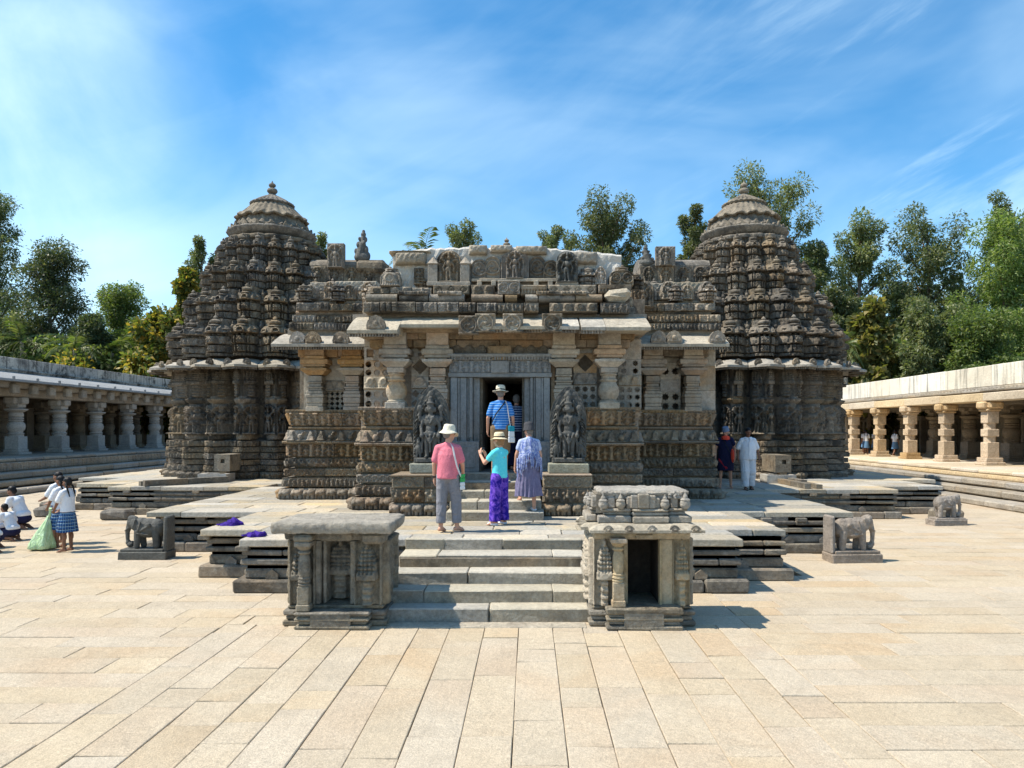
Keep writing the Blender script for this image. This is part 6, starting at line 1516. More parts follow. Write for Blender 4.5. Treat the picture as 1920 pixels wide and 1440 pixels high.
G1 = 'trees beyond the left colonnade'; G2 = 'trees seen over the temple roof'; G3 = 'trees beyond the right colonnade'
tree(-20, 335, 190, 62, 'dark', 'tall dark tree cut by the left edge of the photo', G1, .25)
tree(98, 432, 205, 60, 'dark', 'big dark layered tree standing over the left colonnade', G1, .22)
tree(225, 508, 120, 66, 'light', 'fresh green feathery tree between the big dark tree and the yellowing one', G1, .2)
tree(298, 560, 120, 56, 'amber', 'yellowing large-leaved tree beside the left tower', G1, .2)
tree(378, 438, 62, 66, 'slim', 'slim grey-green tree top peeping from behind the left tower', G1, .55)
tree(352, 492, 70, 60, 'amber', 'green and yellow tree half hidden by the left tower edge', G1, .3)
tree(600, 436, 44, 72, 'slim', 'small sprig of tree top right of the left tower dome', G2, .7)
tree(868, 412, 80, 68, 'slim', 'small tree top beside the palm fronds above the parapet', G2, .7)
tree(1040, 420, 75, 74, 'slim', 'low tree top just right of the little roof finial', G2, .7)
tree(1140, 362, 148, 62, 'airy', 'round-topped tree standing clear above the right end of the parapet', G2, .58)
tree(1302, 372, 66, 58, 'slim', 'narrow tree immediately left of the right tower dome', G2, .6)
tree(1442, 306, 165, 58, 'airy', 'tall airy tree rising directly behind the right tower dome', G2, .5)
tree(1525, 432, 110, 56, 'dark', 'dark bushy tree against the right flank of the right tower', G3, .15)
tree(1612, 384, 125, 58, 'airy', 'tall narrow tree, first clear of the right tower', G3, .3)
tree(1742, 378, 165, 57, 'airy', 'tall spreading tree with bare twigs in the middle of the right-hand group', G3, .3)
tree(1885, 372, 170, 50, 'light', 'broad fresh green tree near the right edge of the photo', G3, .2)
tree(1900, 345, 120, 60, 'airy', 'tall airy tree top rising behind the broad fresh green tree', G3, .3); tree(2010, 430, 200, 50, 'light', 'fresh green tree cut by the right edge of the photo', G3, .2)
tree(1632, 556, 92, 48, 'teak', 'pale yellow large-leaved tree low beside the right tower', G3, .3)
tree(1745, 560, 100, 46, 'airy', 'low pale-stemmed tree with crooked branches behind the white parapet', G3, .45, pale=True, nm='crooked_tree'); tree(1835, 570, 150, 44, 'light', 'low fresh green bush-like tree over the white parapet', G3, .3)
tree(20, 560, 150, 58, 'airy', 'grey-green tree low at the left edge, before the tall dark one', G1, .15)
tree(168, 575, 120, 58, 'dark', 'low dark tree between the big dark tree and the feathery one', G1, .1); tree(262, 590, 110, 60, 'light', 'low fresh green tree before the yellowing one', G1, .15)
tree(1575, 520, 90, 52, 'airy', 'half-height grey-green tree against the right tower', G3, .15); tree(1692, 520, 110, 60, 'dark', 'dark tree filling the gap between two tall airy ones', G3, .12); tree(1800, 500, 120, 60, 'airy', 'grey-green tree filling in behind the spreading one', G3, .12); tree(1790, 590, 130, 46, 'light', 'low fresh green tree in the middle over the white parapet', G3, .2)
palm(792, 478, 70, 'palm whose fronds show over the left end of the broken parapet', 4.2, 1, group='palms behind the temple'); palm(748, 520, 66, 'lower palm frond crown at the left corner of the parapet', 3.4, 2, group='palms behind the temple')
palm(1640, 640, 50, 'palm with a straight pale trunk left of centre behind the white parapet', 3.0, 3); palm(1716, 668, 48, 'low palm with drooping fronds behind the white parapet', 2.8, 5); palm(1592, 650, 48, 'palm close against the right flank of the right tower', 2.6, 9)
palm(45, 640, 56, 'palm in front of the big dark tree at far left', 3.2, 4); palm(200, 662, 58, 'low palm below the fresh green feathery tree', 3.2, 6); palm(130, 655, 56, 'palm half lost in the shade of the big dark tree', 3.0, 7)
# undergrowth along the backs of the cloisters
def bushes(xs, y, zs, kind, label, r, sz=.4):
    C = []; Rd = []
    for x in xs:
        for _ in range(5): C.append((x + r.uniform(-1.3, 1.3), y + r.uniform(-1.5, 1.5), r.uniform(.4, 1) * zs)); Rd.append(r.uniform(.8, 1.5))
    o = put('undergrowth', leaves(np.array(C), np.array(Rd), 170, sz, .5, LM[kind], r)); tag(o, label, 'bushes', None, 'stuff')
bushes(np.arange(-46, -25, 1.3), 57, 8.6, 'light', 'mass of green bushes behind the black-stained parapet', RG(1)); bushes(np.arange(-44, -27, 3.0), 55, 7.2, 'amber', 'yellowing bushes behind the black-stained parapet', RG(2)); bushes(np.arange(21, 46, 1.2), 55, 10.0, 'airy', 'mass of grey-green bushes behind the whitewashed parapet', RG(3)); bushes(np.arange(24, 46, 1.8), 49, 7.6, 'light', 'mass of fresh bushes behind the whitewashed parapet', RG(4)); bushes(np.arange(-70, 75, 2.6), 84, 9.5, 'dark', 'dark wood far behind the temple', RG(5), .7)
# ------------------------------------------------------------------ people
# a figure faces +y in its own axes, x to its right, feet at the origin
def hand_parts(wr, d, pn, side, curl=.5, s=1.0):
    """palm, four bent fingers of unequal length and a thumb. d: finger direction, pn: palm normal, side: direction of the thumb"""
    wr, d, pn, side = Vector(wr), Vector(d).normalized(), Vector(pn).normalized(), Vector(side).normalized()
    P = [('c', wr, .026 * s, wr + d * .03 * s, .028 * s), ('c', wr + d * .03 * s + side * .018 * s, .020 * s, wr + d * .075 * s + side * .026 * s, .016 * s), ('c', wr + d * .03 * s - side * .012 * s, .020 * s, wr + d * .075 * s - side * .024 * s, .015 * s)]
    for i, (o, l) in enumerate(((.030, .066), (.010, .074), (-.010, .068), (-.029, .052))):
        b = wr + d * .08 * s + side * o * s; c = curl + .06 * i
        m = b + (d * math.cos(c * .7) + pn * math.sin(c * .7)) * l * .5 * s; t = m + (d * math.cos(c * 1.7) + pn * math.sin(c * 1.7)) * l * .5 * s
        P += [('c', b, .0105 * s, m, .0095 * s), ('c', m, .0095 * s, t, .0075 * s)]
    b = wr + d * .025 * s + side * .022 * s; m = b + (side * .8 + d * .7 + pn * .25).normalized() * .036 * s; t = m + (d * .9 + side * .25 + pn * .35).normalized() * .030 * s
    return P + [('c', b, .014 * s, m, .011 * s), ('c', m, .011 * s, t, .008 * s)]
def foot_parts(an, tdir, s=1.0):
    an, t = Vector(an), Vector(tdir).normalized(); up = Vector((0, 0, 1)); side = t.cross(up)
    P = [('c', an + Vector((0, 0, -.03 * s)) - t * .035 * s, .036 * s, an + Vector((0, 0, -.045 * s)) + t * .10 * s, .030 * s), ('c', an, .036 * s, an + t * .06 * s + up * -.035 * s, .034 * s), ('c', an + t * .09 * s - up * .052 * s - side * .015 * s, .028 * s, an + t * .13 * s - up * .062 * s - side * .018 * s, .022 * s), ('c', an + t * .09 * s - up * .052 * s + side * .015 * s, .028 * s, an + t * .12 * s - up * .062 * s + side * .022 * s, .020 * s)]
    for i in range(5):
        o = (-.03 + .0145 * i) * s; P.append(('c', an + t * (.135 - .008 * i) * s - up * .068 * s + side * o, (.012 - .001 * i) * s, an + t * (.165 - .012 * i) * s - up * .070 * s + side * o, (.010 - .001 * i) * s))
    return P
J0 = dict(pelvis=(0, 0, .94), chest=(0, 0, 1.27), neck=(0, -.01, 1.46), head=(0, .02, 1.60), shL=(-.16, 0, 1.375), shR=(.16, 0, 1.375), elL=(-.225, -.02, 1.12), elR=(.225, -.02, 1.12), wrL=(-.235, .04, .87), wrR=(.235, .04, .87), hiL=(-.09, 0, .91), hiR=(.09, 0, .91), knL=(-.10, .015, .49), knR=(.10, .015, .49), anL=(-.105, 0, .085), anR=(.105, 0, .085), ftL=(-.12, 1, 0), ftR=(.12, 1, 0))
def seat_head(parts, hd, yaw, pitch):
    """head shapes given about the head centre, then turned"""
    e = Euler((pitch, 0, yaw)); Mx = e.to_matrix(); out = []
    for p in parts:
        if p[0] == 'e': out.append(('e', Vector(hd) + Mx @ Vector(p[1]), p[2], (pitch, 0, yaw)))
        else: out.append(('c', Vector(hd) + Mx @ Vector(p[1]), p[2], Vector(hd) + Mx @ Vector(p[3]), p[4]))
    return out
HEAD = [('e', (0, -.012, .02), (.074, .092, .095)), ('e', (0, .03, -.035), (.058, .058, .07)), ('e', (0, .055, -.085), (.030, .026, .022)), ('c', (0, .078, .015), .012, (0, .100, -.022), .015), ('e', (-.016, .088, -.026), (.011, .012, .009)), ('e', (.016, .088, -.026), (.011, .012, .009)), ('e', (0, .080, .034), (.05, .012, .012)), ('e', (0, .082, -.054), (.024, .011, .010)),
        ('e', (-.076, -.008, -.005), (.011, .020, .032)), ('e', (.076, -.008, -.005), (.011, .020, .032)), ('e', (-.04, .06, -.018), (.024, .022, .02)), ('e', (.04, .06, -.018), (.024, .022, .02))]
def loft(rings, n=40, m=None, name='cloth', pleat=0, depth=0., seed=0, cap=True, wob=0.):
    """open tube of elliptical rings (z, rx, ry, cx, cy); pleats deepen towards the first ring"""
    r = RG(seed); V = []; ph = r.uniform(0, 6, 4); k0 = len(rings) - 1
    R2 = []
    for i in range(len(rings) - 1):
        for t in (0, .25, .5, .75): R2.append([a + (b - a) * t for a, b in zip(rings[i], rings[i + 1])])
    R2.append(list(rings[-1]))
    for i, (z, rx, ry, cx, cy) in enumerate(R2):
        q = 1 - i / (len(R2) - 1)
        for k in range(n):
            a = 2 * math.pi * k / n; f = 1 + depth * q * (math.cos(a * pleat + .6 * math.sin(3 * a)) if pleat else 0) + wob * (math.sin(3 * a + ph[0] + z * 9) + math.sin(5 * a + ph[1] - z * 14)) * .5
            V.append((cx + rx * f * math.cos(a), cy + ry * f * math.sin(a), z + wob * .2 * math.sin(4 * a + ph[2]) * q))
    Fs = [(i * n + k, i * n + (k + 1) % n, (i + 1) * n + (k + 1) % n, (i + 1) * n + k) for i in range(len(R2) - 1) for k in range(n)]
    if cap: Fs.append(tuple((len(R2) - 1) * n + k for k in range(n)))
    return mesh(name, V, Fs, m, True)
def ringmesh(rings, n=22):
    V = []; 
    for z, rx, ry, cx, cy in rings:
        for k in range(n): a = 2 * math.pi * k / n; V.append((cx + rx * math.cos(a), cy + ry * math.sin(a), z))
    Fs = [(i * n + k, i * n + (k + 1) % n, (i + 1) * n + (k + 1) % n, (i + 1) * n + k) for i in range(len(rings) - 1) for k in range(n)] + [tuple(range(n))[::-1], tuple((len(rings) - 1) * n + k for k in range(n))]
    return V, Fs
_fuse0 = fuse
def fuse_r(parts, rings, voxel, m, name, smooth=2):
    """fuse() with extra elliptical lofts (flat hems) joined in"""
    mb = MB()
    for rg in rings: mb.add(*ringmesh(rg))
    me = mesh('tmp2', mb.v, mb.f, None)
    o = bpy.data.objects.new('tmp2', me); link(o)
    base = _fuse0(parts, voxel, m, 'tmp3', 0) if parts else None
    bm = bmesh.new(); bm.from_mesh(me)
    if base: bm.from_mesh(base); bpy.data.meshes.remove(base)
    bm.to_mesh(me); bm.free()
    r = o.modifiers.new('r', 'REMESH'); r.mode = 'VOXEL'; r.voxel_size = voxel
    s = o.modifiers.new('s', 'SMOOTH'); s.factor = .5; s.iterations = smooth
    dg = bpy.context.evaluated_depsgraph_get(); out = bpy.data.meshes.new_from_object(o.evaluated_get(dg))
    bpy.data.objects.remove(o); bpy.data.meshes.remove(me); out.name = name; out.materials.clear(); out.materials.append(m); out.polygons.foreach_set('use_smooth', np.ones(len(out.polygons), dtype=bool)); return out
def person(label, loc, rot, h=1.72, skin='skin', J=None, yaw=0, pitch=0, girth=1.0, vox=.008, hands=None, feet=True, group=None):
    k = h / 1.72; Q = {a: Vector(b) for a, b in {**J0, **(J or {})}.items()}
    T = thing('person', label, 'person', loc, group, rot); T.scale = (k, k, k)
    g_ = girth; pv, ch, nk, hd = Q['pelvis'], Q['chest'], Q['neck'], Q['head']
    P = [('e', pv, (.155 * g_, .11 * g_, .12)), ('c', pv, .115 * g_, (pv + ch) / 2, .112 * g_), ('c', (pv + ch) / 2, .112 * g_, ch, .118), ('e', ch, (.165, .105, .17)), ('c', Q['shL'], .058, Q['shR'], .058), ('c', nk + Vector((0, 0, -.04)), .062, hd + Vector((0, -.012, -.04)), .052)]
    for s in 'LR':
        P += [('c', Q['sh' + s], .052, Q['el' + s], .038), ('c', Q['el' + s], .038, Q['wr' + s], .026), ('c', Q['hi' + s], .088 * g_, Q['kn' + s], .055), ('c', Q['kn' + s], .054, Q['an' + s], .036), ('e', Q['kn' + s] * .68 + Q['an' + s] * .32 + Vector((0, -.015, 0)), (.05, .055, .10))]
        fw = (Q['wr' + s] - Q['el' + s]).normalized(); sgn = -1 if s == 'L' else 1
        hp = (hands or {}).get(s, {})
        P += hand_parts(Q['wr' + s], hp.get('d', fw), hp.get('pn', (-sgn, 0, 0)), hp.get('side', (0, 1, 0)), hp.get('curl', .5))
        if feet: P += foot_parts(Q['an' + s], Q['ft' + s])
    P += seat_head(HEAD, hd, yaw, pitch)
    child('body', _fuse0(P, vox, F[skin], 'body', 2), T)
    e = Euler((pitch, 0, yaw)); T['_'] = 0; del T['_']
    if vox <= .009:
        for sx in (-1, 1):
            c = hd + e.to_matrix() @ Vector((sx * .029, .083, .012)); t = MB(); t.blob(c, (.009, .008, .006), 8, 6); child('eye', t.me('eye', F['eye']), T)
        c = hd + e.to_matrix() @ Vector((0, .0925, -.055)); t = MB(); t.blob(c, (.020, .006, .006), 8, 6); child('mouth', t.me('mouth', F['lip']), T)
    return T, Q, e
def cap_hair(T, Q, e, m, kind='short', vox=.010):
    hd = Q['head']; f = lambda p: hd + e.to_matrix() @ Vector(p); r = tuple(e)
    P = [('e', f((0, -.024, .045)), (.083, .094, .086), r), ('e', f((0, -.055, .0)), (.074, .066, .085), r)]
    if kind == 'bob': P += [('e', f((-.055, -.03, -.02)), (.034, .055, .075), r), ('e', f((.055, -.03, -.02)), (.034, .055, .075), r), ('e', f((0, -.07, -.03)), (.065, .045, .07), r)]
    if kind == 'braids':
        for s in (-1, 1): P += [('c', f((s * .07, -.03, -.03)), .026, f((s * .095, -.06, -.09)), .022), ('c', f((s * .095, -.06, -.09)), .022, f((s * .09, -.09, -.24)), .017), ('c', f((s * .09, -.09, -.24)), .017, f((s * .085, -.10, -.34)), .010)]
    child('hair', _fuse0(P, vox, m, 'hair', 1), T)
def hat(T, Q, e, m, brim=.15, crown=.085, hgt=.11, band=None, droop=.02, wav=.012, name='hat', z=.055, back=-.018):
    n = 44; prof = [(.0, hgt * .93), (crown * .35, hgt), (crown * .7, hgt * .99), (crown * .92, hgt * .86), (crown, hgt * .55), (crown * 1.06, .012), (crown * 1.12, 0), (crown + (brim - crown) * .5, -droop * .4), (brim, -droop), (brim * 1.005, -droop - .006), (crown * 1.1, -.012), (crown * .98, .0), (.0, hgt * .8)]
    V = []
    for i, (r, zz) in enumerate(prof):
        for k in range(n):
            a = 2 * math.pi * k / n; w = (r / brim) ** 3 * wav * (math.sin(2 * a + 1) + .6 * math.sin(3 * a)); V.append((r * math.cos(a), r * 1.12 * math.sin(a), zz + w))
    Fs = [(i * n + k, i * n + (k + 1) % n, (i + 1) * n + (k + 1) % n, (i + 1) * n + k) for i in range(len(prof) - 1) for k in range(n)]
    o = child(name, mesh('hat', V, Fs, m, True), T, Q['head'] + e.to_matrix() @ Vector((0, back, z))); o.rotation_euler = e
    if band:
        V = []
        for r, zz in ((crown * 1.075, .012), (crown * 1.06, .035)):
            for k in range(n): a = 2 * math.pi * k / n; V.append((r * math.cos(a), r * 1.12 * math.sin(a), zz))
        child('hat_band', mesh('hat_band', V, [(k, (k + 1) % n, n + (k + 1) % n, n + k) for k in range(n)], band, True), o)
    return o
def top(T, Q, m, hem=.90, sleeve=.55, girth=1.0, vox=.012, name='shirt', wide=1.0, loose=.0, collar=True):
    pv, ch = Q['pelvis'], Q['chest']; P = []; lean = (ch - pv) / max(ch.z - pv.z, .05)
    ctr = lambda z: pv + lean * (z - pv.z)
    zz = [hem, hem + .04, 1.02, 1.14, 1.27, 1.35]; rx = [.166, .166, .158, .154, .164, .135]; ry = [.122, .122, .118, .116, .118, .09]
    off = pv.z - .94; R = []
    for z, a, b in zip(zz, rx, ry):
        c = ctr(z + off); R.append((z + off, (a * (girth if z < 1.2 else (1 + girth) / 2) + loose) * wide, b * (girth * 1.05 if z < 1.2 else 1) + loose, c.x, c.y))
    P += [('e', ch + Vector((0, 0, .02)), (.172, .115, .155)), ('c', Q['shL'], .064, ch + Vector((0, 0, .15)), .072), ('c', Q['shR'], .064, ch + Vector((0, 0, .15)), .072), ('c', Q['neck'] + Vector((0, 0, -.07)), .078, Q['neck'] + Vector((0, 0, -.015)), .062)]
    for s in 'LR':
        a, b = Q['sh' + s], Q['el' + s]; P.append(('c', a, .067 + loose * .3, a + (b - a) * sleeve, .060 + loose * .8))
        if sleeve > .95: P.append(('c', b, .056, b + (Q['wr' + s] - b) * .85, .046))
    child(name, fuse_r(P, [R], vox, m, name, 2), T)
def trousers(T, Q, m, cuff=.12, r0=.112, r1=.075, girth=1.0, vox=.012, name='trousers'):
    pv = Q['pelvis']; P = [('e', pv + Vector((0, 0, -.01)), (.172 * girth, .128 * girth, .115)), ('c', pv + Vector((-.05, 0, .05)), .11 * girth, pv + Vector((.05, 0, .05)), .11 * girth)]; RR = []
    for s in 'LR':
        hi, kn, an = Q['hi' + s], Q['kn' + s], Q['an' + s]; t = (cuff - .085) / max(kn.z - an.z, .01); end = an + (kn - an) * max(0, t)
        P += [('c', hi, r0 * girth, kn, (r0 * .45 + r1 * .5) * girth)]
        # shin: flat-ended loft
        n = 6; ring = []
        for i in range(n + 1): c = end + (kn + Vector((0, 0, .03)) - end) * (i / n); rr = r1 + ((r0 * .45 + r1 * .5) * girth - r1) * (i / n) + .004 * math.sin(i * 2.3); ring.append((c.z, rr, rr, c.x, c.y))
        RR.append(ring)
    child(name, fuse_r(P, RR, vox, m, name, 2), T)
def strap(T, pts, m, w=.018, name='strap'):
    """flat band along points"""
    V = []; pts = [Vector(p) for p in pts]
    for i, p in enumerate(pts):
        t = (pts[min(i + 1, len(pts) - 1)] - pts[max(i - 1, 0)]).normalized(); nrm = Vector((p.x, p.y, 0)).normalized() if (p.x or p.y) else Vector((0, -1, 0)); sd = t.cross(nrm).normalized() * w
        V += [p - sd, p + sd, p + sd + nrm * .006, p - sd + nrm * .006]
    Fs = [(i * 4 + k, i * 4 + (k + 1) % 4, i * 4 + 4 + (k + 1) % 4, i * 4 + 4 + k) for i in range(len(pts) - 1) for k in range(4)]
    return child(name, mesh(name, V, Fs, m), T)
def bag(label, T, loc, w, hgt, d, mats, rot=0, name='shoulder_bag', cat='bag'):
    """bag of stacked coloured bands, its own thing, placed in a person's axes"""
    Mw = Matrix.Translation(T.location) @ Matrix.Rotation(T.rotation_euler.z, 4, 'Z') @ Matrix.Scale(T.scale.x, 4); p = Mw @ Vector(loc)
    B = thing(name, label, cat, p, None, T.rotation_euler.z + rot); z = 0; n = len(mats)
    for i, m in enumerate(mats): t = MB(); q = .01 if i else 0; t.box(-w / 2 + q * .2, w / 2 - q * .2, -d / 2, d / 2, z, z + hgt / n, .012, .004); child('bag_panel', t.me('bag_panel', m), B); z += hgt / n
    return B

# 1 man in the pink tee
T, Q, e = person('person in pink t-shirt, grey trousers and cream floppy hat standing barefoot on the platform', (-1.31, 12.06, PT), R_(-6), 1.69, 'skin', dict(elR=(.235, .03, 1.12), wrR=(.215, .20, .97), head=(.02, .03, 1.61), anL=(-.115, -.03, .085), anR=(.14, .05, .085), knL=(-.105, .0, .49), knR=(.125, .06, .50), ftL=(.25, 1, 0), ftR=(.65, .75, 0)), -.75, -.15, hands={'R': dict(curl=1.0)})
cap_hair(T, Q, e, F['greyhair']); hat(T, Q, e, F['cream'], .148, .090, .105, None, .05, .016)
top(T, Q, F['pink'], .88, .72, 1.08, loose=.012); trousers(T, Q, F['greytrouser'], .15, .110, .078, 1.02)
strap(T, [(.04, -.02, 1.47), (.10, -.10, 1.40), (.14, -.148, 1.25), (.18, -.14, 1.08), (.215, -.09, .96), (.23, -.02, .9)], F['strap'], .014, 'bag_strap')
t = MB(); t.lathe([(.040, 0), (.042, .02), (.040, .035)], 14, (0, 0)); child('wrist_band', t.me('wrist_band', F['black']), T, Q['wrL'] + Vector((0, 0, .02)))
bag('slim white and green bag hanging at the hip of the person in pink', T, (.24, .0, .70), .10, .25, .05, [F['bagwhite'], F['bagwhite'], F['green'], F['green']], R_(60))
# 2 woman in turquoise, photographing
T, Q, e = person('person in turquoise top, purple tie-dye trousers and straw hat taking a picture', (-.51, 12.95, PT), R_(52), 1.57, 'skin', dict(elL=(-.20, .20, 1.18), wrL=(-.10, .40, 1.33), elR=(.20, .20, 1.16), wrR=(.06, .40, 1.30), head=(0, .03, 1.60), anL=(-.14, .0, .085), anR=(.14, .02, .085), knL=(-.115, .015, .49), knR=(.115, .02, .49)), .25, -.02, 1.08, hands={'L': dict(d=(.1, .25, 1), pn=(.9, .2, 0), side=(.2, -.9, .2), curl=.55), 'R': dict(d=(-.2, .3, 1), pn=(-.9, .2, 0), side=(-.2, -.9, .2), curl=.6)})
cap_hair(T, Q, e, F['fairhair'], 'bob'); hat(T, Q, e, F['straw'], .155, .090, .115, F['blackband'], .02, .01)
top(T, Q, F['turquoise'], .90, .55, 1.05); trousers(T, Q, F['tiedye'], .07, .112, .108, 1.04)
for s in 'LR': t = MB(); t.lathe([(.034, 0), (.036, .01), (.034, .02)], 12); c = child('bracelet', t.me('bracelet', F['red']), T, Q['wr' + s] - Vector((0, .02, .04)))
Ph = thing('phone', 'dark phone held up between both hands of the person in turquoise', 'phone', Matrix.Translation(T.location) @ Matrix.Rotation(R_(52), 4, 'Z') @ (Vector((-.02, .44, 1.43)) * T.scale.x), None, R_(52)); t = MB(); t.box(-.075, .075, -.005, .005, -.036, .036, .004); child('case', t.me('phone_case', F['black']), Ph); t = MB(); t.box(-.07, .07, -.0075, -.0052, -.032, .032, .0005); child('screen', t.me('phone_screen', F['darkgrey']), Ph)
t = MB()
for s in 'LR': a = Q['an' + s]; t.box(a.x - .045, a.x + .045, a.y - .07, a.y + .17, .0, .06, .025)
child('socks', t.me('socks', F['white'], True), T)
# 3 woman in lavender with shawl
T, Q, e = person('person in pale blue shawl, long pleated grey-purple skirt and dark grey hat stepping up', (.0, 13.72, .97), R_(12), 1.58, 'skin', dict(anL=(-.10, .42, .24), knL=(-.10, .34, .66), ftL=(0, 1, 0), elL=(-.25, .02, 1.13), wrL=(-.27, .07, .88), head=(0, .05, 1.60)), .35, -.12, 1.1)
cap_hair(T, Q, e, F['greyhair']); hat(T, Q, e, F['darkgrey'], .120, .095, .125, None, .05, .008)
top(T, Q, F['lavender'], .98, .5, 1.02, loose=.008)
child('skirt', loft([(.30, .27, .25, .0, .06), (.55, .245, .225, 0, .05), (.80, .205, .175, 0, .02), (.95, .175, .14, 0, 0), (1.05, .168, .13, 0, 0)], 96, F['skirt'], 'skirt', 19, .075, 3, wob=.05), T)
t = MB(); t.lathe([(.172, 1.02), (.176, 1.05), (.172, 1.08)], 32); o = child('belt', t.me('belt', F['red']), T); o.scale = (1, .78, 1)
# shawl: a draped sheet over both shoulders with a ragged fringe
V = []; Fs = []; nu, nv = 30, 14; r = RG(4)
for i in range(nu):
    a = math.pi * (1.02 + .96 * i / (nu - 1)); s_ = math.sin(i / (nu - 1) * math.pi)
    for k in range(nv):
        w = k / (nv - 1); rr = .15 + .075 * w ** .7; z = 1.46 - .06 * abs(math.cos(a)) * 1.2 - (.34 + .12 * s_ * 0 + .22 * (1 - s_)) * w; V.append((1.12 * rr * math.cos(a) * (1 + .04 * math.sin(9 * a + w * 4)), .88 * rr * math.sin(a) * (1 + .06 * math.sin(11 * a)) - .005, z + (r.uniform(-.05, .02) if k == nv - 1 else 0)))
Fs = [(i * nv + k, (i + 1) * nv + k, (i + 1) * nv + k + 1, i * nv + k + 1) for i in range(nu - 1) for k in range(nv - 1)]
child('shawl', mesh('shawl', V, Fs, F['shawl'], True), T)
t = MB()
for i in range(70):
    a = math.pi * r.uniform(1.0, 2.0); l = r.uniform(.1, .26) * (1.5 if abs(math.cos(a)) > .75 else 1); z = 1.10 - .10 * abs(math.cos(a)); x, y = .25 * math.cos(a), .205 * math.sin(a); t.tube([(x, y, z + .06), (x * 1.02, y * 1.03, z - l * .5), (x * 1.0 + r.uniform(-.02, .02), y + r.uniform(-.02, .01), z - l)], [.010, .009, .004], 4)
child('shawl_fringe', t.me('shawl_fringe', F['shawl']), T)
for s in 'R': a = Q['anR']; t = MB(); t.box(a.x - .042, a.x + .042, a.y - .07, a.y + .17, .0, .06, .025); child('sock', t.me('sock', F['white'], True), T)
# 4 man in blue stripes in the doorway
T, Q, e = person('person in blue striped t-shirt, khaki trousers and cream hat walking in through the doorway', (-.58, 15.2, 1.575), R_(0), 1.74, 'skin', dict(anL=(-.13, -.36, .24), knL=(-.10, .04, .47), ftL=(-.1, .35, -1), anR=(.10, .10, .085), knR=(.10, .09, .50), wrL=(-.26, .03, .86), elL=(-.25, -.03, 1.11), elR=(.245, -.02, 1.12), wrR=(.255, .07, .88)), 0, -.12, 1.05)
cap_hair(T, Q, e, F['greyhair']); hat(T, Q, e, F['cream'], .165, .093, .12, F['blackband'], .012, .012)
top(T, Q, F['bluestripe'], .88, .70, 1.06, loose=.01); trousers(T, Q, F['khaki'], .40, .12, .085, 1.05)
strap(T, [(.11, -.05, 1.46), (.02, -.128, 1.33), (-.08, -.138, 1.2), (-.15, -.11, 1.06), (-.19, -.05, .96)], F['black'], .013, 'bag_strap'); strap(T, [(.10, -.06, 1.46), (.135, -.12, 1.36), (.16, -.135, 1.2), (.19, -.12, 1.0), (.21, -.09, .88)], F['strap'], .011, 'bag_strap')
bag('slim blue and white bag at the hip of the person in blue stripes', T, (.22, -.10, .62), .13, .34, .06, [F['bagwhite'], F['bagwhite'], F['bluestripe'] if False else F['teal']], R_(15))
# 5 person ahead in the dark
T, Q, e = person('person in navy and white stripes deep in the dark doorway, half hidden', (-.28, 16.5, 1.575), R_(0), 1.66, 'skin', None, 0, 0, 1.1, .012)
cap_hair(T, Q, e, F['greyhair']); top(T, Q, F['navystripe'], .88, .75, 1.15); trousers(T, Q, F['navy'], .10, .12, .09)
# 6 woman in navy dress
T, Q, e = person('person in navy dress, orange scarf and blue-grey cap walking beside the hall', (5.55, 21.1, PT), R_(168), 1.70, 'skin', dict(wrL=(-.25, .05, .86), elL=(-.26, -.01, 1.12), elR=(.27, -.02, 1.12), wrR=(.28, .06, .88), anL=(-.15, .0, .085), anR=(.15, .02, .085), knL=(-.13, .02, .49), knR=(.13, .03, .49)), -.35, -.3, 1.12)
cap_hair(T, Q, e, F['greyhair'], 'bob'); hat(T, Q, e, F['bluecap'], .11, .094, .10, None, .02, .004, 'cap')
child('dress', fuse_r([('e', Q['chest'] + Vector((0, 0, .02)), (.185, .125, .16)), ('c', Q['shL'], .075, Q['shR'], .075), ('c', Q['shL'], .08, Q['shL'] * .6 + Q['elL'] * .4, .085), ('c', Q['shR'], .08, Q['shR'] * .6 + Q['elR'] * .4, .085)], [[(.50, .225, .17, 0, 0), (.62, .235, .175, 0, 0), (.8, .23, .17, 0, 0), (1.0, .215, .155, 0, 0), (1.2, .20, .14, 0, 0), (1.36, .175, .11, 0, 0)]], .013, F['navy'], 'dress', 2), T)
t = MB(); t.lathe([(.075, 1.40), (.115, 1.385), (.125, 1.42), (.105, 1.47), (.07, 1.50)], 20, (0, .025)); child('scarf', t.me('scarf', F['orange'], True), T)
t = MB(); t.blob((-.185, .075, .93), (.055, .085, .20), 14, 12); child('dress_panel', t.me('dress_panel', F['orange'], True), T)
child('dress_stripe', mesh('dress_stripe', [(.19, .135, .86), (.20, .12, .80), (.0, .185, .55), (-.06, .182, .58)], [(0, 1, 2, 3)], F['red']), T)
strap(T, [(.10, .10, 1.44), (.02, .142, 1.3), (-.06, .155, 1.14), (-.13, .14, 1.0)], F['black'], .008, 'bag_strap')
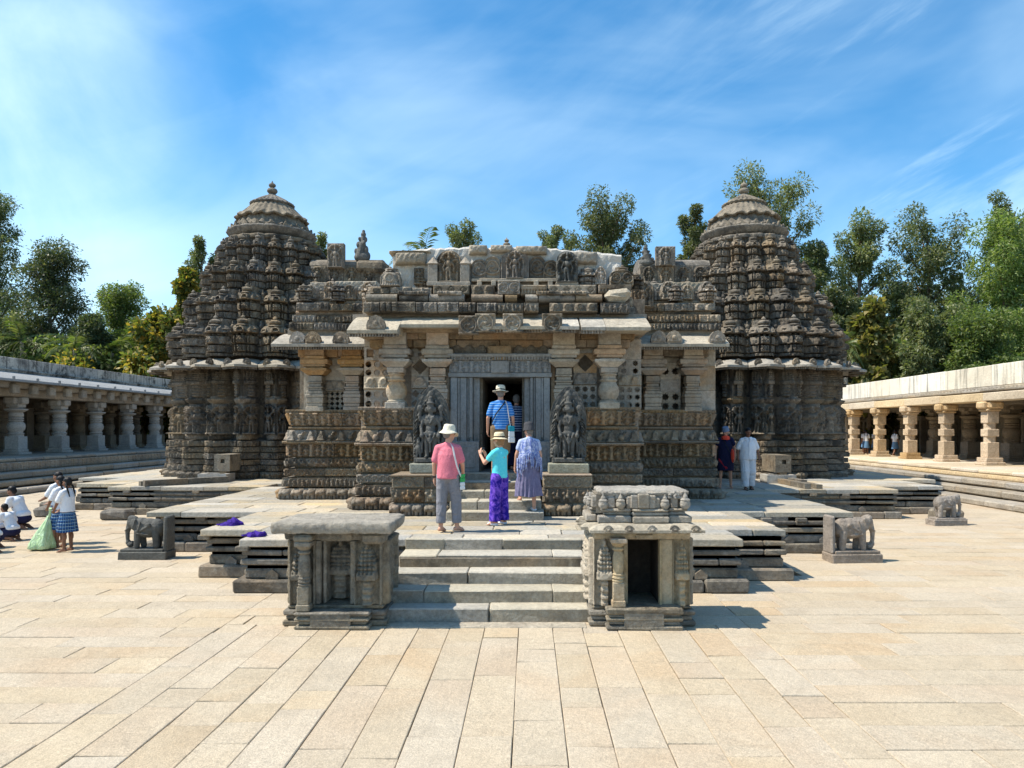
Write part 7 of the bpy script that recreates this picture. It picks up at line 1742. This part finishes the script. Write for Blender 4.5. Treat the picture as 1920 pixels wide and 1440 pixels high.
# 6b person hidden behind, an arm in pale sleeve
# 7 man in white
T, Q, e = person('person with dark hair in white short-sleeved shirt and white trousers walking beside the navy dress', (6.02, 20.55, PT), R_(176), 1.70, 'brownskin', dict(elL=(-.27, -.02, 1.12), wrL=(-.29, .08, .89), elR=(.27, -.02, 1.12), wrR=(.28, .08, .88), anL=(-.10, -.06, .085), anR=(.10, .16, .085), knL=(-.10, .05, .49), knR=(.10, .11, .50), head=(0, .05, 1.60)), .12, -.3, 1.25)
cap_hair(T, Q, e, F['hair']); top(T, Q, F['white'], .84, .8, 1.32, loose=.022); trousers(T, Q, F['whitelinen'], .10, .125, .10, 1.1)
t = MB(); t.box(-.014, .014, .17, .195, .86, 1.34, .004); child('button_placket', t.me('button_placket', F['white']), T)
for sx in (-1, 1): child('collar_wing', mesh('collar_wing', [(sx * .03, .10, 1.46), (sx * .10, .06, 1.47), (sx * .085, .125, 1.38), (sx * .03, .14, 1.36)], [(0, 1, 2, 3)], F['white']), T)
c = Q['head'] + e.to_matrix() @ Vector((0, .096, -.040)); t = MB(); t.blob(c, (.026, .008, .006), 8, 5); child('moustache', t.me('moustache', F['hair']), T)
t = MB()
for s in 'LR': a = Q['an' + s]; t.box(a.x - .045, a.x + .045, a.y - .08, a.y + .18, .0, .022, .008); t.box(a.x - .05, a.x + .05, a.y + .05, a.y + .10, .02, .07, .012)
child('sandals', t.me('sandals', F['black']), T)

# ------------------------------------------------------------------ schoolchildren
def schoolgirl(label, loc, rot, h, J, yaw, pitch, skirt, group, vox=.010):
    T, Q, e = person(label, loc, rot, h, 'brownskin', J, yaw, pitch, .92, vox, group=group)
    cap_hair(T, Q, e, F['hair'], 'braids'); top(T, Q, F['white'], .93, .72, .95, loose=.016, name='blouse')
    child('skirt', loft([(.47, .235, .205, 0, .01), (.65, .215, .185, 0, .01), (.85, .18, .15, 0, 0), (1.0, .150, .115, 0, 0)], 84, F[skirt], 'skirt', 21, .06, 5, wob=.03), T); return T
SG = 'schoolgirls standing by the platform'
JG = dict(elL=(-.20, .10, 1.14), wrL=(-.10, .27, .97), elR=(.20, .10, 1.14), wrR=(.10, .27, .97))
GG = schoolgirl('person in white blouse and blue plaid skirt, nearest of the three standing schoolgirls', (-9.30, 15.05, 0), R_(80), 1.50, JG, 0, -.15, 'plaid', SG)
schoolgirl('person in white blouse holding the green plastic bag, middle one of the standing schoolgirls', (-9.72, 15.5, 0), R_(80), 1.50, JG, .1, -.25, 'plaid', SG)
schoolgirl('person in white blouse whose head shows behind the two nearer standing schoolgirls', (-10.15, 16.1, 0), R_(80), 1.55, dict(elL=(-.20, .16, 1.12), wrL=(-.12, .36, 1.05), elR=(.20, .12, 1.14), wrR=(.10, .3, 1.0)), .15, -.1, 'plaid', SG)
r = RG(8)
V = []; n = 30; rings = [(.0, .25, .20, -.03), (.02, .29, .22, -.02), (.12, .27, .19, 0), (.30, .19, .14, .04), (.48, .11, .09, .10), (.60, .05, .045, .14), (.68, .03, .03, .16)]
for i, (z, rx, ry, cx) in enumerate(rings):
    for k in range(n): a = 2 * math.pi * k / n; f = 1 + .13 * math.sin(5 * a + z * 3) + .07 * math.sin(9 * a - z * 8) + r.uniform(-.03, .03); V.append((cx + rx * f * math.cos(a), ry * f * math.sin(a), z + (.01 if i == 0 else 0)))
gb = thing('plastic_bag', 'pale green plastic bag hanging from the hands of the standing schoolgirls', 'bag', (-9.98, 15.3, .0)); put('sack', mesh('sack', V, [(i * n + k, i * n + (k + 1) % n, (i + 1) * n + (k + 1) % n, (i + 1) * n + k) for i in range(len(rings) - 1) for k in range(n)] + [tuple(range(n))[::-1], tuple(6 * n + k for k in range(n))], F['greenbag'], True), gb, (-9.98, 15.3, .02), 0, (.86, .86, 1)); t = MB(); t.tube([(-9.83, 15.3, .68), (-9.8, 15.28, .78), (-9.78, 15.26, .86)], [.03, .022, .03], 8); put('twisted_neck', t.me('twisted_neck', F['greenbag'], True), gb, (0, 0, 0))
# kneeling boys, facing left, feet tucked behind
KJ = dict(pelvis=(0, 0, .30), chest=(0, .13, .60), neck=(0, .20, .78), head=(0, .27, .90), shL=(-.18, .18, .72), shR=(.18, .18, .72), elL=(-.22, .26, .46), elR=(.22, .26, .46), wrL=(-.16, .42, .30), wrR=(.16, .42, .30), hiL=(-.09, .02, .26), hiR=(.09, .02, .26), knL=(-.13, .42, .10), knR=(.13, .42, .10), anL=(-.10, -.06, .09), anR=(.10, -.06, .09), ftL=(-.05, -1, -.25), ftR=(.05, -1, -.25))
def boy(label, loc, rot, h, pitch, yaw, J=None):
    T, Q, e = person(label, loc, rot, h, 'brownskin', {**KJ, **(J or {})}, yaw, pitch, .95, .011, group='schoolchildren kneeling on the ground'); cap_hair(T, Q, e, F['hair'], 'short', .012)
    pv, ch = Q['pelvis'], Q['chest']
    P = [('c', pv + Vector((0, -.01, .04)), .15, ch, .155), ('e', ch + Vector((0, 0, .04)), (.19, .14, .16)), ('c', Q['shL'], .075, Q['shR'], .075), ('e', pv + Vector((0, -.02, .06)), (.19, .15, .12))]
    for s in 'LR': P.append(('c', Q['sh' + s], .076, Q['sh' + s] * .4 + Q['el' + s] * .6, .07))
    child('shirt', _fuse0(P, .014, F['white'], 'shirt', 2), T)
    P = [('e', pv + Vector((0, -.02, -.04)), (.20, .17, .13))]
    for s in 'LR': P += [('c', Q['hi' + s], .115, Q['kn' + s], .085), ('c', Q['kn' + s], .075, Q['kn' + s] * .45 + Q['an' + s] * .55, .065)]
    child('trousers', _fuse0(P, .014, F['navy'], 'trousers', 2), T); return T
boy('largest kneeling person in white shirt, rounded back close to the standing schoolgirls', (-12.55, 18.5, 0), R_(88), 1.78, -.35, .1)
boy('person kneeling in white shirt, head just left of the largest kneeling back', (-12.95, 18.05, 0), R_(86), 1.60, -.4, .15)
boy('small kneeling person in white shirt resting one hand on the ground', (-11.45, 16.55, 0), R_(80), 1.38, -.05, -.1, dict(elR=(.24, .10, .44), wrR=(.26, .06, .16)))
boy('person kneeling in white shirt, face seen between two kneeling backs', (-11.95, 16.8, 0), R_(84), 1.36, -.25, -.25)
boy('person kneeling in white shirt at the very left edge, feet toward the standing girls', (-10.75, 14.9, 0), R_(84), 1.5, -.35, 0)
boy('person kneeling farthest back at the left edge, only dark hair and collar clear', (-13.25, 17.6, 0), R_(86), 1.66, -.3, .2); boy('person kneeling at the left edge behind the nearest pair of bare feet', (-11.1, 15.5, 0), R_(86), 1.42, -.3, 0)
# girls in the right colonnade
CG = 'schoolgirls in the right colonnade'
p = schoolgirl('person in pale blue skirt, back turned, between the first two ochre pillars', (19.4, 43.0, 1.02), R_(-20), 1.42, None, 0, -.1, 'paleskirt', CG, .014)
schoolgirl('person in white blouse close beside the second ochre pillar from the tower', (20.1, 43.4, 1.02), R_(20), 1.42, dict(elR=(.26, .06, 1.15), wrR=(.2, .25, 1.1)), .3, 0, 'paleskirt', CG, .014)
schoolgirl('person in pale blue skirt standing alone right of the second ochre pillar', (20.0, 40.8, 1.02), R_(-70), 1.42, dict(anR=(.12, -.30, .12), knR=(.11, -.05, .47)), 0, -.1, 'paleskirt', CG, .014)
schoolgirl('dark-haired person mostly hidden behind the back-turned girl between the ochre pillars', (19.95, 44.4, 1.02), R_(10), 1.42, None, 0, 0, 'paleskirt', CG, .014)

# ------------------------------------------------------------------ purple cloth bags left on the platform
def cloth_heap(label, x, y, w, d, h, seed):
    r = RG(seed); nx, ny = 40, 22; u = np.linspace(-1, 1, nx); v = np.linspace(-1, 1, ny); U, V = np.meshgrid(u, v, indexing='ij')
    z = h * np.sqrt(mx2(1 - np.abs(U) ** 3, 0)) * np.sqrt(mx2(1 - np.abs(V) ** 2.4, 0)) * (.85 + .18 * np.sin(U * 4 + seed) + .10 * np.sin(V * 5 + U * 6) + .05 * np.sin(U * 13 + V * 9)) * (.7 + .3 * (U > -.3))
    ang = 1 + .12 * np.sin(np.arctan2(V, U) * 5 + seed); P = np.stack([U * w / 2 * np.sqrt(1 - V * V * .4) * ang, V * d / 2 * np.sqrt(1 - U * U * .4) * ang, z + .004], -1).reshape(-1, 3)
    T = thing('cloth_bag', label, 'bag', (x, y, PT), 'purple cloth bags left on the platform'); put('sack', mesh('sack', P, grid_faces(nx, ny), F['purple'], True), T, (x, y, PT))
    t = MB(); t.tube([(x - w * .38, y - d * .2, PT + .02), (x - w * .55, y - d * .3, PT + .015), (x - w * .68, y - d * .15, PT + .015), (x - w * .55, y, PT + .02), (x - w * .3, y + .02, PT + .05)], .012, 6); put('drawstring', t.me('drawstring', F['purple'], True), T, (0, 0, 0))
cloth_heap('larger plump purple cloth bag lying on the platform edge', -5.15, 12.95, .36, .32, .115, 1); cloth_heap('flatter folded purple cloth bag on the platform corner behind the slab-roofed shrine', -4.25, 11.62, .30, .26, .085, 4)
